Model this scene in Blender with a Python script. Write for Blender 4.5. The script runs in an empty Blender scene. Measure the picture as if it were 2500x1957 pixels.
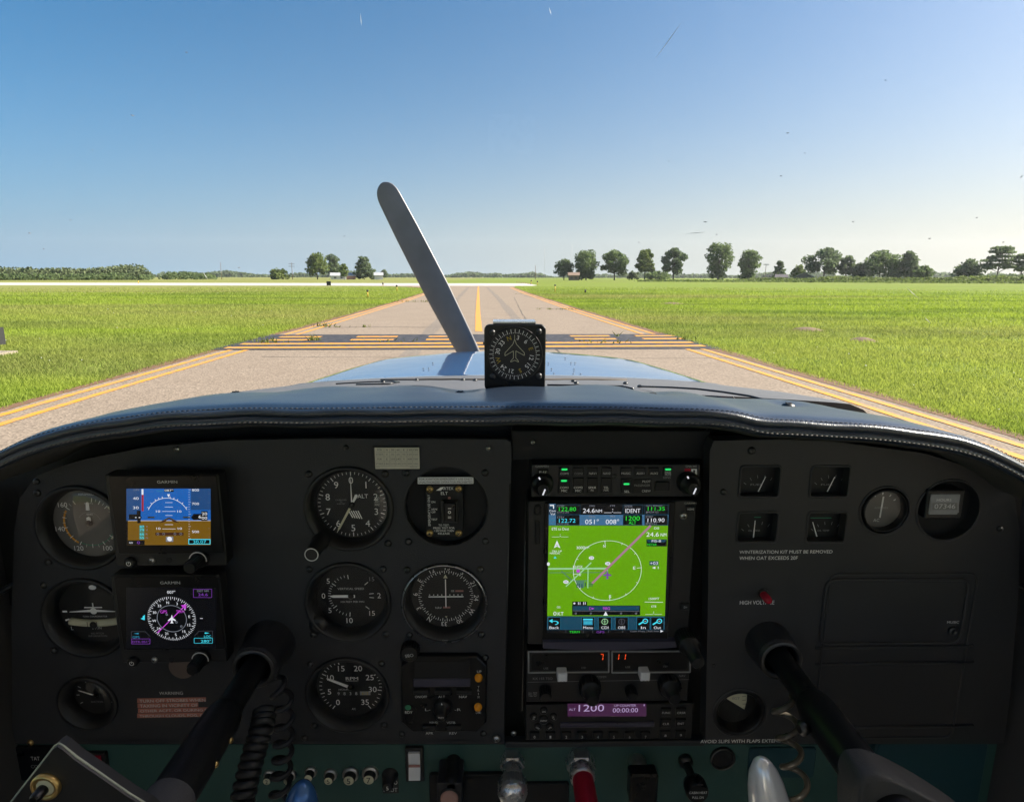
import bpy, math, random
import numpy as np
from mathutils import Vector, Matrix, geometry
from mathutils.bvhtree import BVHTree
random.seed(11)
rng = np.random.default_rng(11)
S = bpy.context.scene
C = S.collection
R = math.radians

# ------------------------------------------------------------------ camera
F, CU, CV = 1500.0, 1250.0, 978.5          # photo pixels (2500 x 1957)
HOR, FWD = 676.0, 1226.0                   # horizon row, column of the aircraft's nose direction
EYE = Vector((0, 0, 1.5))
PITCH = math.atan((CV - HOR) / F)
YAW = math.atan((CU - FWD) / F)
CAM = Matrix.Rotation(-YAW, 4, 'Z') @ Matrix.Rotation(math.pi/2 - PITCH, 4, 'X') @ Matrix.Rotation(R(0.12), 4, 'Z')
cd = bpy.data.cameras.new('camera'); cam = bpy.data.objects.new('camera', cd); C.objects.link(cam)
cam.matrix_world = Matrix.Translation(EYE) @ CAM
cd.sensor_fit = 'HORIZONTAL'; cd.sensor_width = 36; cd.lens = 36 * F / 2500
S.cycles.volume_bounces = 0
cd.clip_start = 0.01; cd.clip_end = 20000
S.camera = cam

# ------------------------------------------------------------------ light
EXPO = 1.6
SUN_AZ, SUN_EL = R(83), R(38)              # to the right of the nose
w = bpy.data.worlds.new('World'); S.world = w; w.use_nodes = True
nt = w.node_tree
sky = nt.nodes.new('ShaderNodeTexSky'); sky.sky_type = 'NISHITA'; sky.sun_disc = False
sky.sun_elevation = SUN_EL; sky.sun_rotation = SUN_AZ
sky.air_density = 0.757; sky.dust_density = 2.81; sky.ozone_density = 3.23; sky.altitude = 0
bg = nt.nodes['Background']; bg.inputs[1].default_value = 0.0545
hs = nt.nodes.new('ShaderNodeHueSaturation'); hs.inputs['Saturation'].default_value = 1.48; hs.inputs['Hue'].default_value = 0.490
nt.links.new(sky.outputs[0], hs.inputs['Color']); # low summer haze: the sky pales towards the horizon all round, warmer on the sun's side
geo = nt.nodes.new('ShaderNodeNewGeometry'); sep = nt.nodes.new('ShaderNodeSeparateXYZ'); nt.links.new(geo.outputs['Incoming'], sep.inputs[0])
def wmath(op, a, b=None):
    n = nt.nodes.new('ShaderNodeMath'); n.operation = op
    for i, x in enumerate((a, b)):
        if x is None: continue
        if isinstance(x, (int, float)): n.inputs[i].default_value = x
        else: nt.links.new(x, n.inputs[i])
    return n.outputs[0]
elev = wmath('ABSOLUTE', sep.outputs[2])
HZH = wmath('MULTIPLY', elev, -1/0.18); HZE = wmath('EXPONENT', HZH); HZF = wmath('MULTIPLY', HZE, 1.0)
sx_ = wmath('MULTIPLY', sep.outputs[0], -math.sin(SUN_AZ)); sy_ = wmath('MULTIPLY', sep.outputs[1], -math.cos(SUN_AZ)); SD = wmath('ADD', sx_, sy_)
wm = nt.nodes.new('ShaderNodeMapRange'); wm.inputs[1].default_value = -.55; wm.inputs[2].default_value = .75; nt.links.new(SD, wm.inputs[0])
hc = nt.nodes.new('ShaderNodeMix'); hc.data_type = 'RGBA'; hc.inputs[6].default_value = (.084, .163, .235, 1); hc.inputs[7].default_value = (.250, .246, .205, 1); nt.links.new(wm.outputs[0], hc.inputs[0])
bg2 = nt.nodes.new('ShaderNodeBackground'); nt.links.new(hc.outputs[2], bg2.inputs[0]); bg2.inputs[1].default_value = 1.0
wmx = nt.nodes.new('ShaderNodeMixShader'); nt.links.new(HZF, wmx.inputs[0]); nt.links.new(hs.outputs[0], bg.inputs[0]); nt.links.new(bg.outputs[0], wmx.inputs[1]); nt.links.new(bg2.outputs[0], wmx.inputs[2]); nt.links.new(wmx.outputs[0], nt.nodes['World Output'].inputs[0])
sl = bpy.data.lights.new('sun', 'SUN'); sl.energy = 4.4; sl.angle = R(0.53); sl.color = (1, 0.93, 0.80)
sun = bpy.data.objects.new('sun', sl); C.objects.link(sun)
sdir = Vector((math.sin(SUN_AZ) * math.cos(SUN_EL), math.cos(SUN_AZ) * math.cos(SUN_EL), math.sin(SUN_EL)))
sun.rotation_euler = sdir.to_track_quat('Z', 'Y').to_euler(); sun.location = (30, 10, 40)
vs = S.view_settings; vs.view_transform = 'Standard'; vs.look = 'None'; vs.gamma = 1; vs.exposure = EXPO
S.cycles.max_bounces = 10; S.cycles.transparent_max_bounces = 16; S.cycles.diffuse_bounces = 5
S.cycles.use_denoising = True; S.cycles.sample_clamp_indirect = 6

# ------------------------------------------------------------------ pixel helpers
CAM3 = CAM.to_3x3()
def ray(u, v): return CAM3 @ Vector(((u - CU) / F, -(v - CV) / F, -1.0))
def atY(u, v, y):
    d = ray(u, v); return EYE + d * (y / d.y)
def ground(u, v):
    d = ray(u, v); return EYE + d * (EYE.z / -d.z)
D = 0.55                                    # instrument panel plane

# ------------------------------------------------------------------ materials
MATS = {}
def lin(c): return tuple(((x/255)/12.92 if x/255 <= .04045 else ((x/255+.055)/1.055)**2.4) for x in c)
def pm(name, col, rough=.5, metal=0, var=.25, scale=40, bump=0, bscale=None, coat=0, spec=.5, rvar=.1, bdist=.001, detail=4, chips=None):
    m = bpy.data.materials.new(name); m.use_nodes = True; n = m.node_tree.nodes; l = m.node_tree.links
    b = n['Principled BSDF']; tc = n.new('ShaderNodeTexCoord')
    nz = n.new('ShaderNodeTexNoise'); nz.inputs['Scale'].default_value = scale; nz.inputs['Detail'].default_value = detail
    l.new(tc.outputs['Object'], nz.inputs['Vector'])
    mx = n.new('ShaderNodeMix'); mx.data_type = 'RGBA'
    mx.inputs[6].default_value = (*[x*(1-var) for x in col], 1); mx.inputs[7].default_value = (*[min(1, x*(1+var)) for x in col], 1)
    l.new(nz.outputs[0], mx.inputs[0]); colr = mx.outputs[2]
    if chips:
        c3, sc3, th3 = chips; n3 = n.new('ShaderNodeTexNoise'); n3.inputs['Scale'].default_value = sc3; n3.inputs['Detail'].default_value = 9; n3.inputs['Roughness'].default_value = .72; l.new(tc.outputs['Object'], n3.inputs['Vector'])
        r3 = n.new('ShaderNodeMapRange'); r3.inputs[1].default_value = th3; r3.inputs[2].default_value = th3+.05; r3.inputs[4].default_value = .8; l.new(n3.outputs[0], r3.inputs[0])
        m3 = n.new('ShaderNodeMix'); m3.data_type = 'RGBA'; m3.inputs[7].default_value = (*c3, 1); l.new(colr, m3.inputs[6]); l.new(r3.outputs[0], m3.inputs[0]); colr = m3.outputs[2]
    l.new(colr, b.inputs['Base Color'])
    mr = n.new('ShaderNodeMapRange'); mr.inputs[3].default_value = max(0, rough-rvar); mr.inputs[4].default_value = min(1, rough+rvar)
    l.new(nz.outputs[0], mr.inputs[0]); l.new(mr.outputs[0], b.inputs['Roughness'])
    b.inputs['Metallic'].default_value = metal; b.inputs['Coat Weight'].default_value = coat
    b.inputs['Specular IOR Level'].default_value = spec
    if bump:
        n2 = n.new('ShaderNodeTexNoise'); n2.inputs['Scale'].default_value = bscale or scale*10; n2.inputs['Detail'].default_value = 3
        l.new(tc.outputs['Object'], n2.inputs['Vector'])
        bp = n.new('ShaderNodeBump'); bp.inputs['Strength'].default_value = bump; bp.inputs['Distance'].default_value = bdist
        l.new(n2.outputs[0], bp.inputs['Height']); l.new(bp.outputs[0], b.inputs['Normal'])
    MATS[name] = m; return m
def em(name, rgb, k=1.0):
    m = bpy.data.materials.new(name); m.use_nodes = True; n = m.node_tree.nodes; l = m.node_tree.links
    b = n['Principled BSDF']; b.inputs['Base Color'].default_value = (.004, .004, .004, 1); b.inputs['Roughness'].default_value = .25
    tc = n.new('ShaderNodeTexCoord'); nz = n.new('ShaderNodeTexNoise'); nz.inputs['Scale'].default_value = 300
    l.new(tc.outputs['Object'], nz.inputs['Vector'])
    mr = n.new('ShaderNodeMapRange'); mr.inputs[3].default_value = .9*k/2**EXPO; mr.inputs[4].default_value = 1.1*k/2**EXPO
    l.new(nz.outputs[0], mr.inputs[0]); l.new(mr.outputs[0], b.inputs['Emission Strength'])
    b.inputs['Emission Color'].default_value = (*lin(rgb), 1)
    MATS[name] = m; return m

pm('panel_black', (.025, .026, .030), .60, chips=((.12, .12, .12), 26, .69), var=.42, scale=7, rvar=.16, detail=9, bump=.35, bscale=900, bdist=.0006)
pm('panel_grey', (.029, .029, .031), .55, chips=((.09, .09, .09), 22, .70), var=.38, scale=6, rvar=.16, detail=9, bump=.3, bscale=1200, bdist=.0005)
pm('recess_black', (.008, .008, .009), .7)
pm('bezel_black', (.014, .014, .015), .42, var=.3, scale=60, bump=.15, bscale=1500)
pm('dial_black', (.006, .006, .0065), .5)
pm('dial_grey', (.12, .115, .105), .5)
pm('gloss_black', (.007, .007, .008), .3, var=.3, spec=.35)
pm('yoke_black', (.010, .010, .011), .38, chips=((.16, .155, .15), 45, .68), var=.5, scale=25, bump=.12, bscale=120, spec=.3)
pm('sleeve_black', (.02, .02, .024), .42, var=.3, scale=30, bump=.2, bscale=700)
pm('rubber', (.012, .012, .013), .38, var=.3, scale=60, spec=.35)
pm('white_print', (.92, .91, .88), .6, var=.06, scale=250)
pm('grey_print', (.68, .68, .66), .6, var=.2, scale=250)
pm('dim_print', (.32, .32, .32), .6, var=.2, scale=250)
pm('black_print', (.02, .02, .02), .6)
pm('pencil_print', (.22, .21, .2), .7)
pm('yellow_print', (.50, .36, .03), .6)
pm('green_print', (.03, .22, .12), .6)
pm('orange_arc', (.75, .33, .02), .5, var=.15, scale=150)
pm('cream', (.62, .60, .42), .5, var=.1, scale=120)
pm('paper', (.66, .63, .52), .75, var=.08, scale=90)
pm('steel', (.55, .54, .52), .32, 1, var=.2, scale=200)
pm('dark_steel', (.09, .09, .09), .4, 1, var=.3, scale=200)
pm('brass', (.65, .45, .18), .35, 1, var=.2, scale=150)
pm('aluminium', (.66, .67, .70), .28, .9, var=.15, scale=120, bump=.2, bscale=600)
pm('red_plastic', (.35, .008, .03), .38, var=.2, scale=60)
pm('lamp_red', (.40, .01, .03), .2, coat=.5)
pm('amber', (.85, .33, .01), .25, var=.1, coat=.4)
pm('pink_button', (.42, .24, .20), .5, var=.2)
pm('white_plastic', (.72, .73, .75), .4, var=.08)
pm('red_stripe', (.35, .16, .14), .5)
pm('teal', (.028, .082, .072), .55, chips=((.10, .12, .11), 30, .68), var=.2, scale=12, bump=.25, bscale=700, bdist=.0005)
pm('blue_teal', (.008, .048, .062), .6, var=.15, scale=12, bump=.25, bscale=900)
pm('warn_red', (.46, .17, .125), .6, var=.35, scale=60)
pm('plug_brown', (.16, .12, .10), .4, var=.3, scale=25)
pm('lcd_blue', (.045, .045, .075), .3)
pm('trim_grey', (.055, .054, .058), .7, var=.2, scale=20, bump=.3, bscale=900)
pm('wheel_grey', (.036, .035, .034), .6, var=.15, scale=30, bump=.3, bscale=900)
pm('worn_edge', (.40, .42, .34), .6, var=.4, scale=120)
pm('headliner', (.74, .72, .67), .9, var=.1, scale=20)
pm('carpet', (.52, .48, .42), .95, var=.2, scale=60)
pm('cabin_dark', (.05, .048, .045), .9, var=.2, scale=10)
pm('sky_reflect_blue', (.05, .16, .42), .25, .3, coat=.6, var=.1)  # sky reflection on a dark glossy ball, put into the base colour
pm('roof_reflect_white', (.90, .91, .93), .22, .35, var=.03)  # bright roof and sun reflection put into the base colour
pm('tan_wire', (.075, .065, .05), .3, var=.2)
pm('thread', (.012, .012, .012), .6)
pm('thread_light', (.15, .145, .14), .6)
for nm, c in dict(e_white=(225, 228, 235), e_grey=(120, 125, 135), e_dim=(70, 72, 80), e_cyan=(70, 215, 235), e_dcyan=(45, 130, 160), e_sky=(24, 92, 172), e_brown=(112, 82, 18), e_black=(7, 8, 12),
                  e_mag=(190, 70, 205), e_purple=(120, 60, 165), e_track=(165, 120, 140), e_green=(45, 215, 60), e_map=(98, 160, 6), e_bar=(22, 66, 88), e_bar2=(62, 105, 140), e_red=(255, 82, 30),
                  e_road=(150, 200, 150), e_apt=(80, 125, 105), e_lcd=(62, 32, 62), e_lcdtext=(170, 150, 190), e_led=(40, 225, 110), e_tape=(30, 70, 120), e_redtape=(150, 40, 60), e_brown2=(60, 35, 25)).items(): em(nm, c)

def glass_mat(name, fac, rough=.0, tint=(1, 1, 1), smudge=0):
    m = bpy.data.materials.new(name); m.use_nodes = True; n = m.node_tree.nodes; l = m.node_tree.links
    n.remove(n['Principled BSDF']); out = n['Material Output']
    tr = n.new('ShaderNodeBsdfTransparent'); tr.inputs[0].default_value = (*tint, 1)
    gl = n.new('ShaderNodeBsdfGlossy'); gl.inputs['Roughness'].default_value = rough
    lw = n.new('ShaderNodeLayerWeight'); lw.inputs[0].default_value = .2
    mr = n.new('ShaderNodeMapRange'); mr.inputs[3].default_value = fac; mr.inputs[4].default_value = min(1, fac*6)
    l.new(lw.outputs['Facing'], mr.inputs[0])
    mx = n.new('ShaderNodeMixShader'); l.new(mr.outputs[0], mx.inputs[0]); l.new(tr.outputs[0], mx.inputs[1]); l.new(gl.outputs[0], mx.inputs[2])
    last = mx
    if smudge:
        tc = n.new('ShaderNodeTexCoord'); mp = n.new('ShaderNodeMapping'); mp.inputs['Scale'].default_value = (9, 3, 3); mp.inputs['Rotation'].default_value = (0, .5, .3)
        nz = n.new('ShaderNodeTexNoise'); nz.inputs['Scale'].default_value = 4; nz.inputs['Detail'].default_value = 8; nz.inputs['Roughness'].default_value = .65
        l.new(tc.outputs['Object'], mp.inputs[0]); l.new(mp.outputs[0], nz.inputs['Vector'])
        m2 = n.new('ShaderNodeMapRange'); m2.inputs[1].default_value = .5; m2.inputs[2].default_value = .85; m2.inputs[3].default_value = 0; m2.inputs[4].default_value = smudge
        l.new(nz.outputs[0], m2.inputs[0])
        df = n.new('ShaderNodeBsdfTranslucent'); df.inputs[0].default_value = (.8, .8, .78, 1)
        m3 = n.new('ShaderNodeMixShader'); l.new(m2.outputs[0], m3.inputs[0]); l.new(mx.outputs[0], m3.inputs[1]); l.new(df.outputs[0], m3.inputs[2]); last = m3
    l.new(last.outputs[0], out.inputs[0]); MATS[name] = m
glass_mat('dial_glass', .012, .02)
glass_mat('convex_glass', .035, .01)
glass_mat('windshield_glass', .006, 0, smudge=.004)
glass_mat('window_glass', .02)

# ------------------------------------------------------------------ object helpers
def setp(o, label=None, cat=None, group=None, kind=None):
    if label: o['label'] = label
    if cat: o['category'] = cat
    if group: o['group'] = group
    if kind: o['kind'] = kind
    return o
def empty(name, label, cat, loc, rot=(0, 0, 0), group=None):
    o = bpy.data.objects.new(name, None); C.objects.link(o); o.location = loc; o.rotation_euler = rot
    o.empty_display_size = .01
    return setp(o, label, cat, group)
def link_mesh(name, me, parent=None):
    o = bpy.data.objects.new(name, me); C.objects.link(o)
    if parent: o.parent = parent
    return o
TXT = {}
def text_geo(s):
    if s in TXT: return TXT[s]
    cu = bpy.data.curves.new('t', 'FONT'); cu.body = s; cu.size = 1; cu.resolution_u = 3
    ob = bpy.data.objects.new('t', cu); me = ob.to_mesh()
    vs_ = [(v.co.x, v.co.y) for v in me.vertices]; fs = [tuple(p.vertices) for p in me.polygons]
    ob.to_mesh_clear(); bpy.data.objects.remove(ob); bpy.data.curves.remove(cu)
    if vs_:
        a = np.array(vs_); lo, hi = a.min(0), a.max(0); a = (a - (lo+hi)/2); sz = hi - lo
    else: a = np.zeros((0, 2)); sz = np.ones(2)
    TXT[s] = (a, fs, sz); return TXT[s]

class MB:
    """collects geometry of one part"""
    def __init__(self): self.v = []; self.f = []; self.m = []; self.ml = []; self.sm = []
    def mi(self, m):
        if m not in self.ml: self.ml.append(m)
        return self.ml.index(m)
    def add(self, vs_, fs, m, smooth=False):
        b = len(self.v); i = self.mi(m); self.v += [tuple(p) for p in vs_]
        for f in fs: self.f.append(tuple(b+k for k in f)); self.m.append(i); self.sm.append(smooth)
    def box(self, c, s, m, M=None):
        x, y, z = [k/2 for k in s]
        vs_ = [Vector((a*x, b*y, d*z)) for a in (-1, 1) for b in (-1, 1) for d in (-1, 1)]
        if M: vs_ = [M @ p for p in vs_]
        vs_ = [p + Vector(c) for p in vs_]
        self.add(vs_, [(0, 1, 3, 2), (4, 6, 7, 5), (0, 4, 5, 1), (2, 3, 7, 6), (0, 2, 6, 4), (1, 5, 7, 3)], m)
    def lathe(self, prof, m, c=(0, 0, 0), n=32, M=None, smooth=True, cap0=False, cap1=False, sx=1, sy=1):
        vs_ = []
        for r, z in prof:
            for k in range(n):
                a = 2*math.pi*k/n; p = Vector((r*math.cos(a)*sx, r*math.sin(a)*sy, z))
                vs_.append((M @ p if M else p) + Vector(c))
        fs = [(i*n+k, i*n+(k+1) % n, (i+1)*n+(k+1) % n, (i+1)*n+k) for i in range(len(prof)-1) for k in range(n)]
        self.add(vs_, fs, m, smooth)
        if cap0: self.add(vs_[:n], [tuple(range(n-1, -1, -1))], m)
        if cap1: self.add(vs_[-n:], [tuple(range(n))], m)
    def poly(self, pts, z, m): self.add([(x, y, z) for x, y in pts], [tuple(range(len(pts)))], m)
    def disc(self, x, y, r, z, m, n=24, sy=1): self.poly([(x+r*math.cos(2*math.pi*k/n), y+r*sy*math.sin(2*math.pi*k/n)) for k in range(n)], z, m)
    def ring(self, x, y, r0, r1, z, m, a0=0, a1=360, n=48, sy=1):
        # clockwise degrees from the top
        vs_ = []
        for k in range(n+1):
            a = R(a0+(a1-a0)*k/n)
            for r in (r0, r1): vs_.append((x+r*math.sin(a), y+r*sy*math.cos(a), z))
        self.add(vs_, [(2*k, 2*k+1, 2*k+3, 2*k+2) for k in range(n)], m)
    def line(self, p, q, wd, z, m, w2=None):
        p = Vector(p); q = Vector(q); d = (q-p); n = Vector((-d.y, d.x)); n.normalize(); w2 = wd if w2 is None else w2
        self.add([(*(p-n*wd/2), z), (*(q-n*w2/2), z), (*(q+n*w2/2), z), (*(p+n*wd/2), z)], [(0, 1, 2, 3)], m)
    def tick(self, x, y, r0, r1, a, wd, z, m):
        a = R(a); s, c = math.sin(a), math.cos(a); self.line((x+r0*s, y+r0*c), (x+r1*s, y+r1*c), wd, z, m)
    def text(self, s, x, y, h, z, m, wd=None, rot=0):
        a, fs, sz = text_geo(s)
        k = h/sz[1] if h else wd/sz[0]; kx = wd/sz[0] if wd else k
        r = R(-rot); c, sn = math.cos(r), math.sin(r)
        vs_ = [(x + px*kx*c - py*k*sn, y + px*kx*sn + py*k*c, z) for px, py in a]
        self.add(vs_, fs, m)
    def rbox(self, x0, y0, x1, y1, z0, z1, m, r=.002, b=.0006, n=4, taper=0):
        def outline(i):
            rr = max(r-i, .00001); o = []
            for cx, cy, s in ((x1-r, y1-r, 0), (x0+r, y1-r, 90), (x0+r, y0+r, 180), (x1-r, y0+r, 270)):
                for k in range(n+1):
                    a = R(s+90*k/n); o.append((cx+rr*math.cos(a), cy+rr*math.sin(a)))
            return o
        L = [(outline(-taper), z0), (outline(0), z1-b), (outline(b), z1)]
        k = len(L[0][0]); vs_ = [(p[0], p[1], z) for o, z in L for p in o]
        fs = [(i*k+j, i*k+(j+1) % k, (i+1)*k+(j+1) % k, (i+1)*k+j) for i in range(2) for j in range(k)]
        fs.append(tuple(range(2*k, 3*k))); self.add(vs_, fs, m)
    def plate(self, outer, holes, z0, z1, m, b=0):
        loops = [outer]+holes
        flat = [p for lp in loops for p in lp]
        tris = geometry.tessellate_polygon([[Vector((x, y, 0)) for x, y in lp] for lp in loops])
        vs_ = [(x, y, z1) for x, y in flat]; fs = []
        for t in tris:
            a, b_, c = [Vector(flat[i]) for i in t]
            fs.append(t if (b_-a).cross(c-a) > 0 else t[::-1])
        self.add(vs_, fs, m)
        for lp in loops:
            k = len(lp); self.add([(x, y, z) for z in (z0, z1) for x, y in lp], [(j, (j+1) % k, k+(j+1) % k, k+j) for j in range(k)], m)
    def tube(self, pts, rad, m, n=8, caps=True, smooth=True):
        pts = [Vector(p) for p in pts]; rad = rad if hasattr(rad, '__len__') else [rad]*len(pts)
        vs_ = []; up = Vector((0.31, 0.2, 1)).normalized(); prev = None
        for i, p in enumerate(pts):
            t = (pts[min(i+1, len(pts)-1)] - pts[max(i-1, 0)]).normalized()
            a = t.cross(up) if prev is None else prev - t*prev.dot(t)
            a.normalize(); prev = a; b = t.cross(a)
            for k in range(n):
                an = 2*math.pi*k/n; vs_.append(p + (a*math.cos(an)+b*math.sin(an))*rad[i])
        fs = [(i*n+k, i*n+(k+1) % n, (i+1)*n+(k+1) % n, (i+1)*n+k) for i in range(len(pts)-1) for k in range(n)]
        if caps: fs += [tuple(range(n-1, -1, -1)), tuple(range(len(vs_)-n, len(vs_)))]
        self.add(vs_, fs, m, smooth)
    def build(self, name, parent=None, label=None):
        me = bpy.data.meshes.new(name); me.from_pydata([tuple(p) for p in self.v], [], self.f)
        for m in self.ml: me.materials.append(MATS[m])
        me.polygons.foreach_set('material_index', self.m); me.polygons.foreach_set('use_smooth', self.sm)
        me.update()
        o = link_mesh(name, me, parent)
        if label: o['label'] = label
        return o
def fast_mesh(name, verts, k, mat, parent=None):
    """verts (N*k,3) -> N separate k-gons"""
    n = len(verts)//k; me = bpy.data.meshes.new(name)
    me.vertices.add(len(verts)); me.vertices.foreach_set('co', np.asarray(verts, np.float32).ravel())
    me.loops.add(n*k); me.loops.foreach_set('vertex_index', np.arange(n*k, dtype=np.int32))
    me.polygons.add(n); me.polygons.foreach_set('loop_start', np.arange(0, n*k, k, dtype=np.int32))
    me.update(calc_edges=True); me.materials.append(mat if not isinstance(mat, str) else MATS[mat])
    return link_mesh(name, me, parent)

PROT = (math.pi/2, 0, 0)                    # local x right, y up, z towards the pilot
class PT:
    """a thing on the instrument panel; its root sits at pixel (u,v), dz in front of the panel plane"""
    def __init__(s, name, label, cat, u, v, dz=0, group=None, zoom=None):
        s.dz = dz; s.o = atY(u, v, D-dz); s.root = empty(name, label, cat, s.o, PROT, group); s.zm = zoom or (0, 0, 1)
    def l(s, x, y, z=0):
        ox, oy, k = s.zm; p = atY(ox+x/k, oy+y/k, D-s.dz-z); return Vector((p.x-s.o.x, p.z-s.o.z))
    def px(s, n, z=0): return n/s.zm[2]*(D-s.dz-z)*1.04/F
    # print helpers in (zoomed) photo pixels
    def pR(s, b, x0, y0, x1, y1, m, z): b.add([(*s.l(x, y, z), z) for x, y in ((x0, y1), (x1, y1), (x1, y0), (x0, y0))], [(0, 1, 2, 3)], m)
    def pT(s, b, t, x0, y0, x1, y1, m, z, rot=0):
        p, q = s.l(x0, y1, z), s.l(x1, y0, z); b.text(t, (p.x+q.x)/2, (p.y+q.y)/2, q.y-p.y, z, m, wd=q.x-p.x, rot=rot)
    def pL(s, b, p, q, wpx, m, z, w2=None): b.line(s.l(*p, z), s.l(*q, z), s.px(wpx, z), z, m, None if w2 is None else s.px(w2, z))
    def pP(s, b, pts, m, z): b.poly([s.l(x, y, z) for x, y in pts], z, m)
    def pC(s, b, x, y, r, wpx, m, z, a0=0, a1=360, n=48, sy=1):
        c = s.l(x, y, z); rr = s.px(r, z); h = s.px(wpx, z)/2; b.ring(c.x, c.y, rr-h, rr+h, z, m, a0, a1, n, sy)
    def pD(s, b, x, y, r, m, z, n=20, sy=1): c = s.l(x, y, z); b.disc(c.x, c.y, s.px(r, z), z, m, n, sy)
    def pB(s, b, x0, y0, x1, y1, z0, z1, m, r=.002, bv=.0006, taper=0):
        p, q = s.l(x0, y1, z1), s.l(x1, y0, z1); b.rbox(p.x, p.y, q.x, q.y, z0, z1, m, min(r, (q.x-p.x)/2.01, (q.y-p.y)/2.01), bv, 4, taper)
_screw = {}
def screw(parent, x, y, z, r=.0032, mat='dark_steel', name='screw'):
    key = (round(r, 5), mat)
    if key not in _screw:
        b = MB(); b.lathe([(r, 0), (r, r*.3), (r*.8, r*.6), (r*.35, r*.75)], mat, n=14, cap1=True)
        for a in (0, 90):
            Mz = Matrix.Rotation(R(a+25), 3, 'Z'); b.box((0, 0, r*.76), (r*1.0, r*.26, r*.1), 'black_print', Mz)
        o = b.build(name); _screw[key] = o.data; C.objects.unlink(o); bpy.data.objects.remove(o)
    o = link_mesh(name, _screw[key], parent); o.location = (x, y, z); o.rotation_euler = (0, 0, random.random()*6); return o
# ================================================================== OUTDOORS
TA = R(-2.25)                               # taxiway heading relative to the nose
def T(lat, fwd, z=0): return Vector((lat*math.cos(TA)+fwd*math.sin(TA), -lat*math.sin(TA)+fwd*math.cos(TA), z))
def ground_mat():
    m = bpy.data.materials.new('grass_ground'); m.use_nodes = True; n = m.node_tree.nodes; l = m.node_tree.links
    b = n['Principled BSDF']; b.inputs['Roughness'].default_value = .95; b.inputs['Specular IOR Level'].default_value = .1
    tc = n.new('ShaderNodeTexCoord')
    def noise(sc, det, vec=None, stretch=None):
        nz = n.new('ShaderNodeTexNoise'); nz.inputs['Scale'].default_value = sc; nz.inputs['Detail'].default_value = det
        if stretch:
            mp = n.new('ShaderNodeMapping'); mp.inputs['Scale'].default_value = stretch; l.new(tc.outputs['Object'], mp.inputs[0]); l.new(mp.outputs[0], nz.inputs['Vector'])
        else: l.new(tc.outputs['Object'], nz.inputs['Vector'])
        return nz.outputs[0]
    def mix(fac, a, b_):
        x = n.new('ShaderNodeMix'); x.data_type = 'RGBA'
        for k, s in ((6, a), (7, b_)):
            if isinstance(s, tuple): x.inputs[k].default_value = (*s, 1)
            else: l.new(s, x.inputs[k])
        l.new(fac, x.inputs[0]); return x.outputs[2]
    def mr(src, a, b_, c=0., d=1.):
        x = n.new('ShaderNodeMapRange'); x.inputs[1].default_value = a; x.inputs[2].default_value = b_; x.inputs[3].default_value = c; x.inputs[4].default_value = d; l.new(src, x.inputs[0]); return x.outputs[0]
    fine = mix(mr(noise(9, 6), .3, .7), (.115, .165, .022), (.185, .235, .04))
    fine = mix(mr(noise(1.2, 5), .45, .75, 0, .55), fine, (.17, .21, .045))
    fine = mix(mr(noise(.16, 4, stretch=(.35, 1.6, 1)), .52, .70, 0, .55), fine, (.065, .115, .018))
    fine = mix(mr(noise(.035, 4, stretch=(.3, 1.0, 1)), .48, .7, 0, .6), fine, (.17, .165, .06))
    # the unmown strip by the runway on the left is drier
    sp = n.new('ShaderNodeSeparateXYZ'); l.new(tc.outputs['Object'], sp.inputs[0])
    far = mr(sp.outputs[1], 32, 62, 0, 1); left = mr(sp.outputs[0], -16, -30, 0, .75)
    ml = n.new('ShaderNodeMath'); ml.operation = 'MULTIPLY'; l.new(far, ml.inputs[0]); l.new(left, ml.inputs[1])
    m2 = n.new('ShaderNodeMath'); m2.operation = 'MULTIPLY'; l.new(ml.outputs[0], m2.inputs[0]); l.new(mr(noise(.3, 5), .2, .75), m2.inputs[1])
    fine = mix(m2.outputs[0], fine, (.24, .20, .095))
    l.new(fine, b.inputs['Base Color'])
    bp = n.new('ShaderNodeBump'); bp.inputs['Strength'].default_value = .8; bp.inputs['Distance'].default_value = .06
    l.new(noise(14, 5), bp.inputs['Height']); l.new(bp.outputs[0], b.inputs['Normal']); MATS['ground'] = m
ground_mat()
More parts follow.
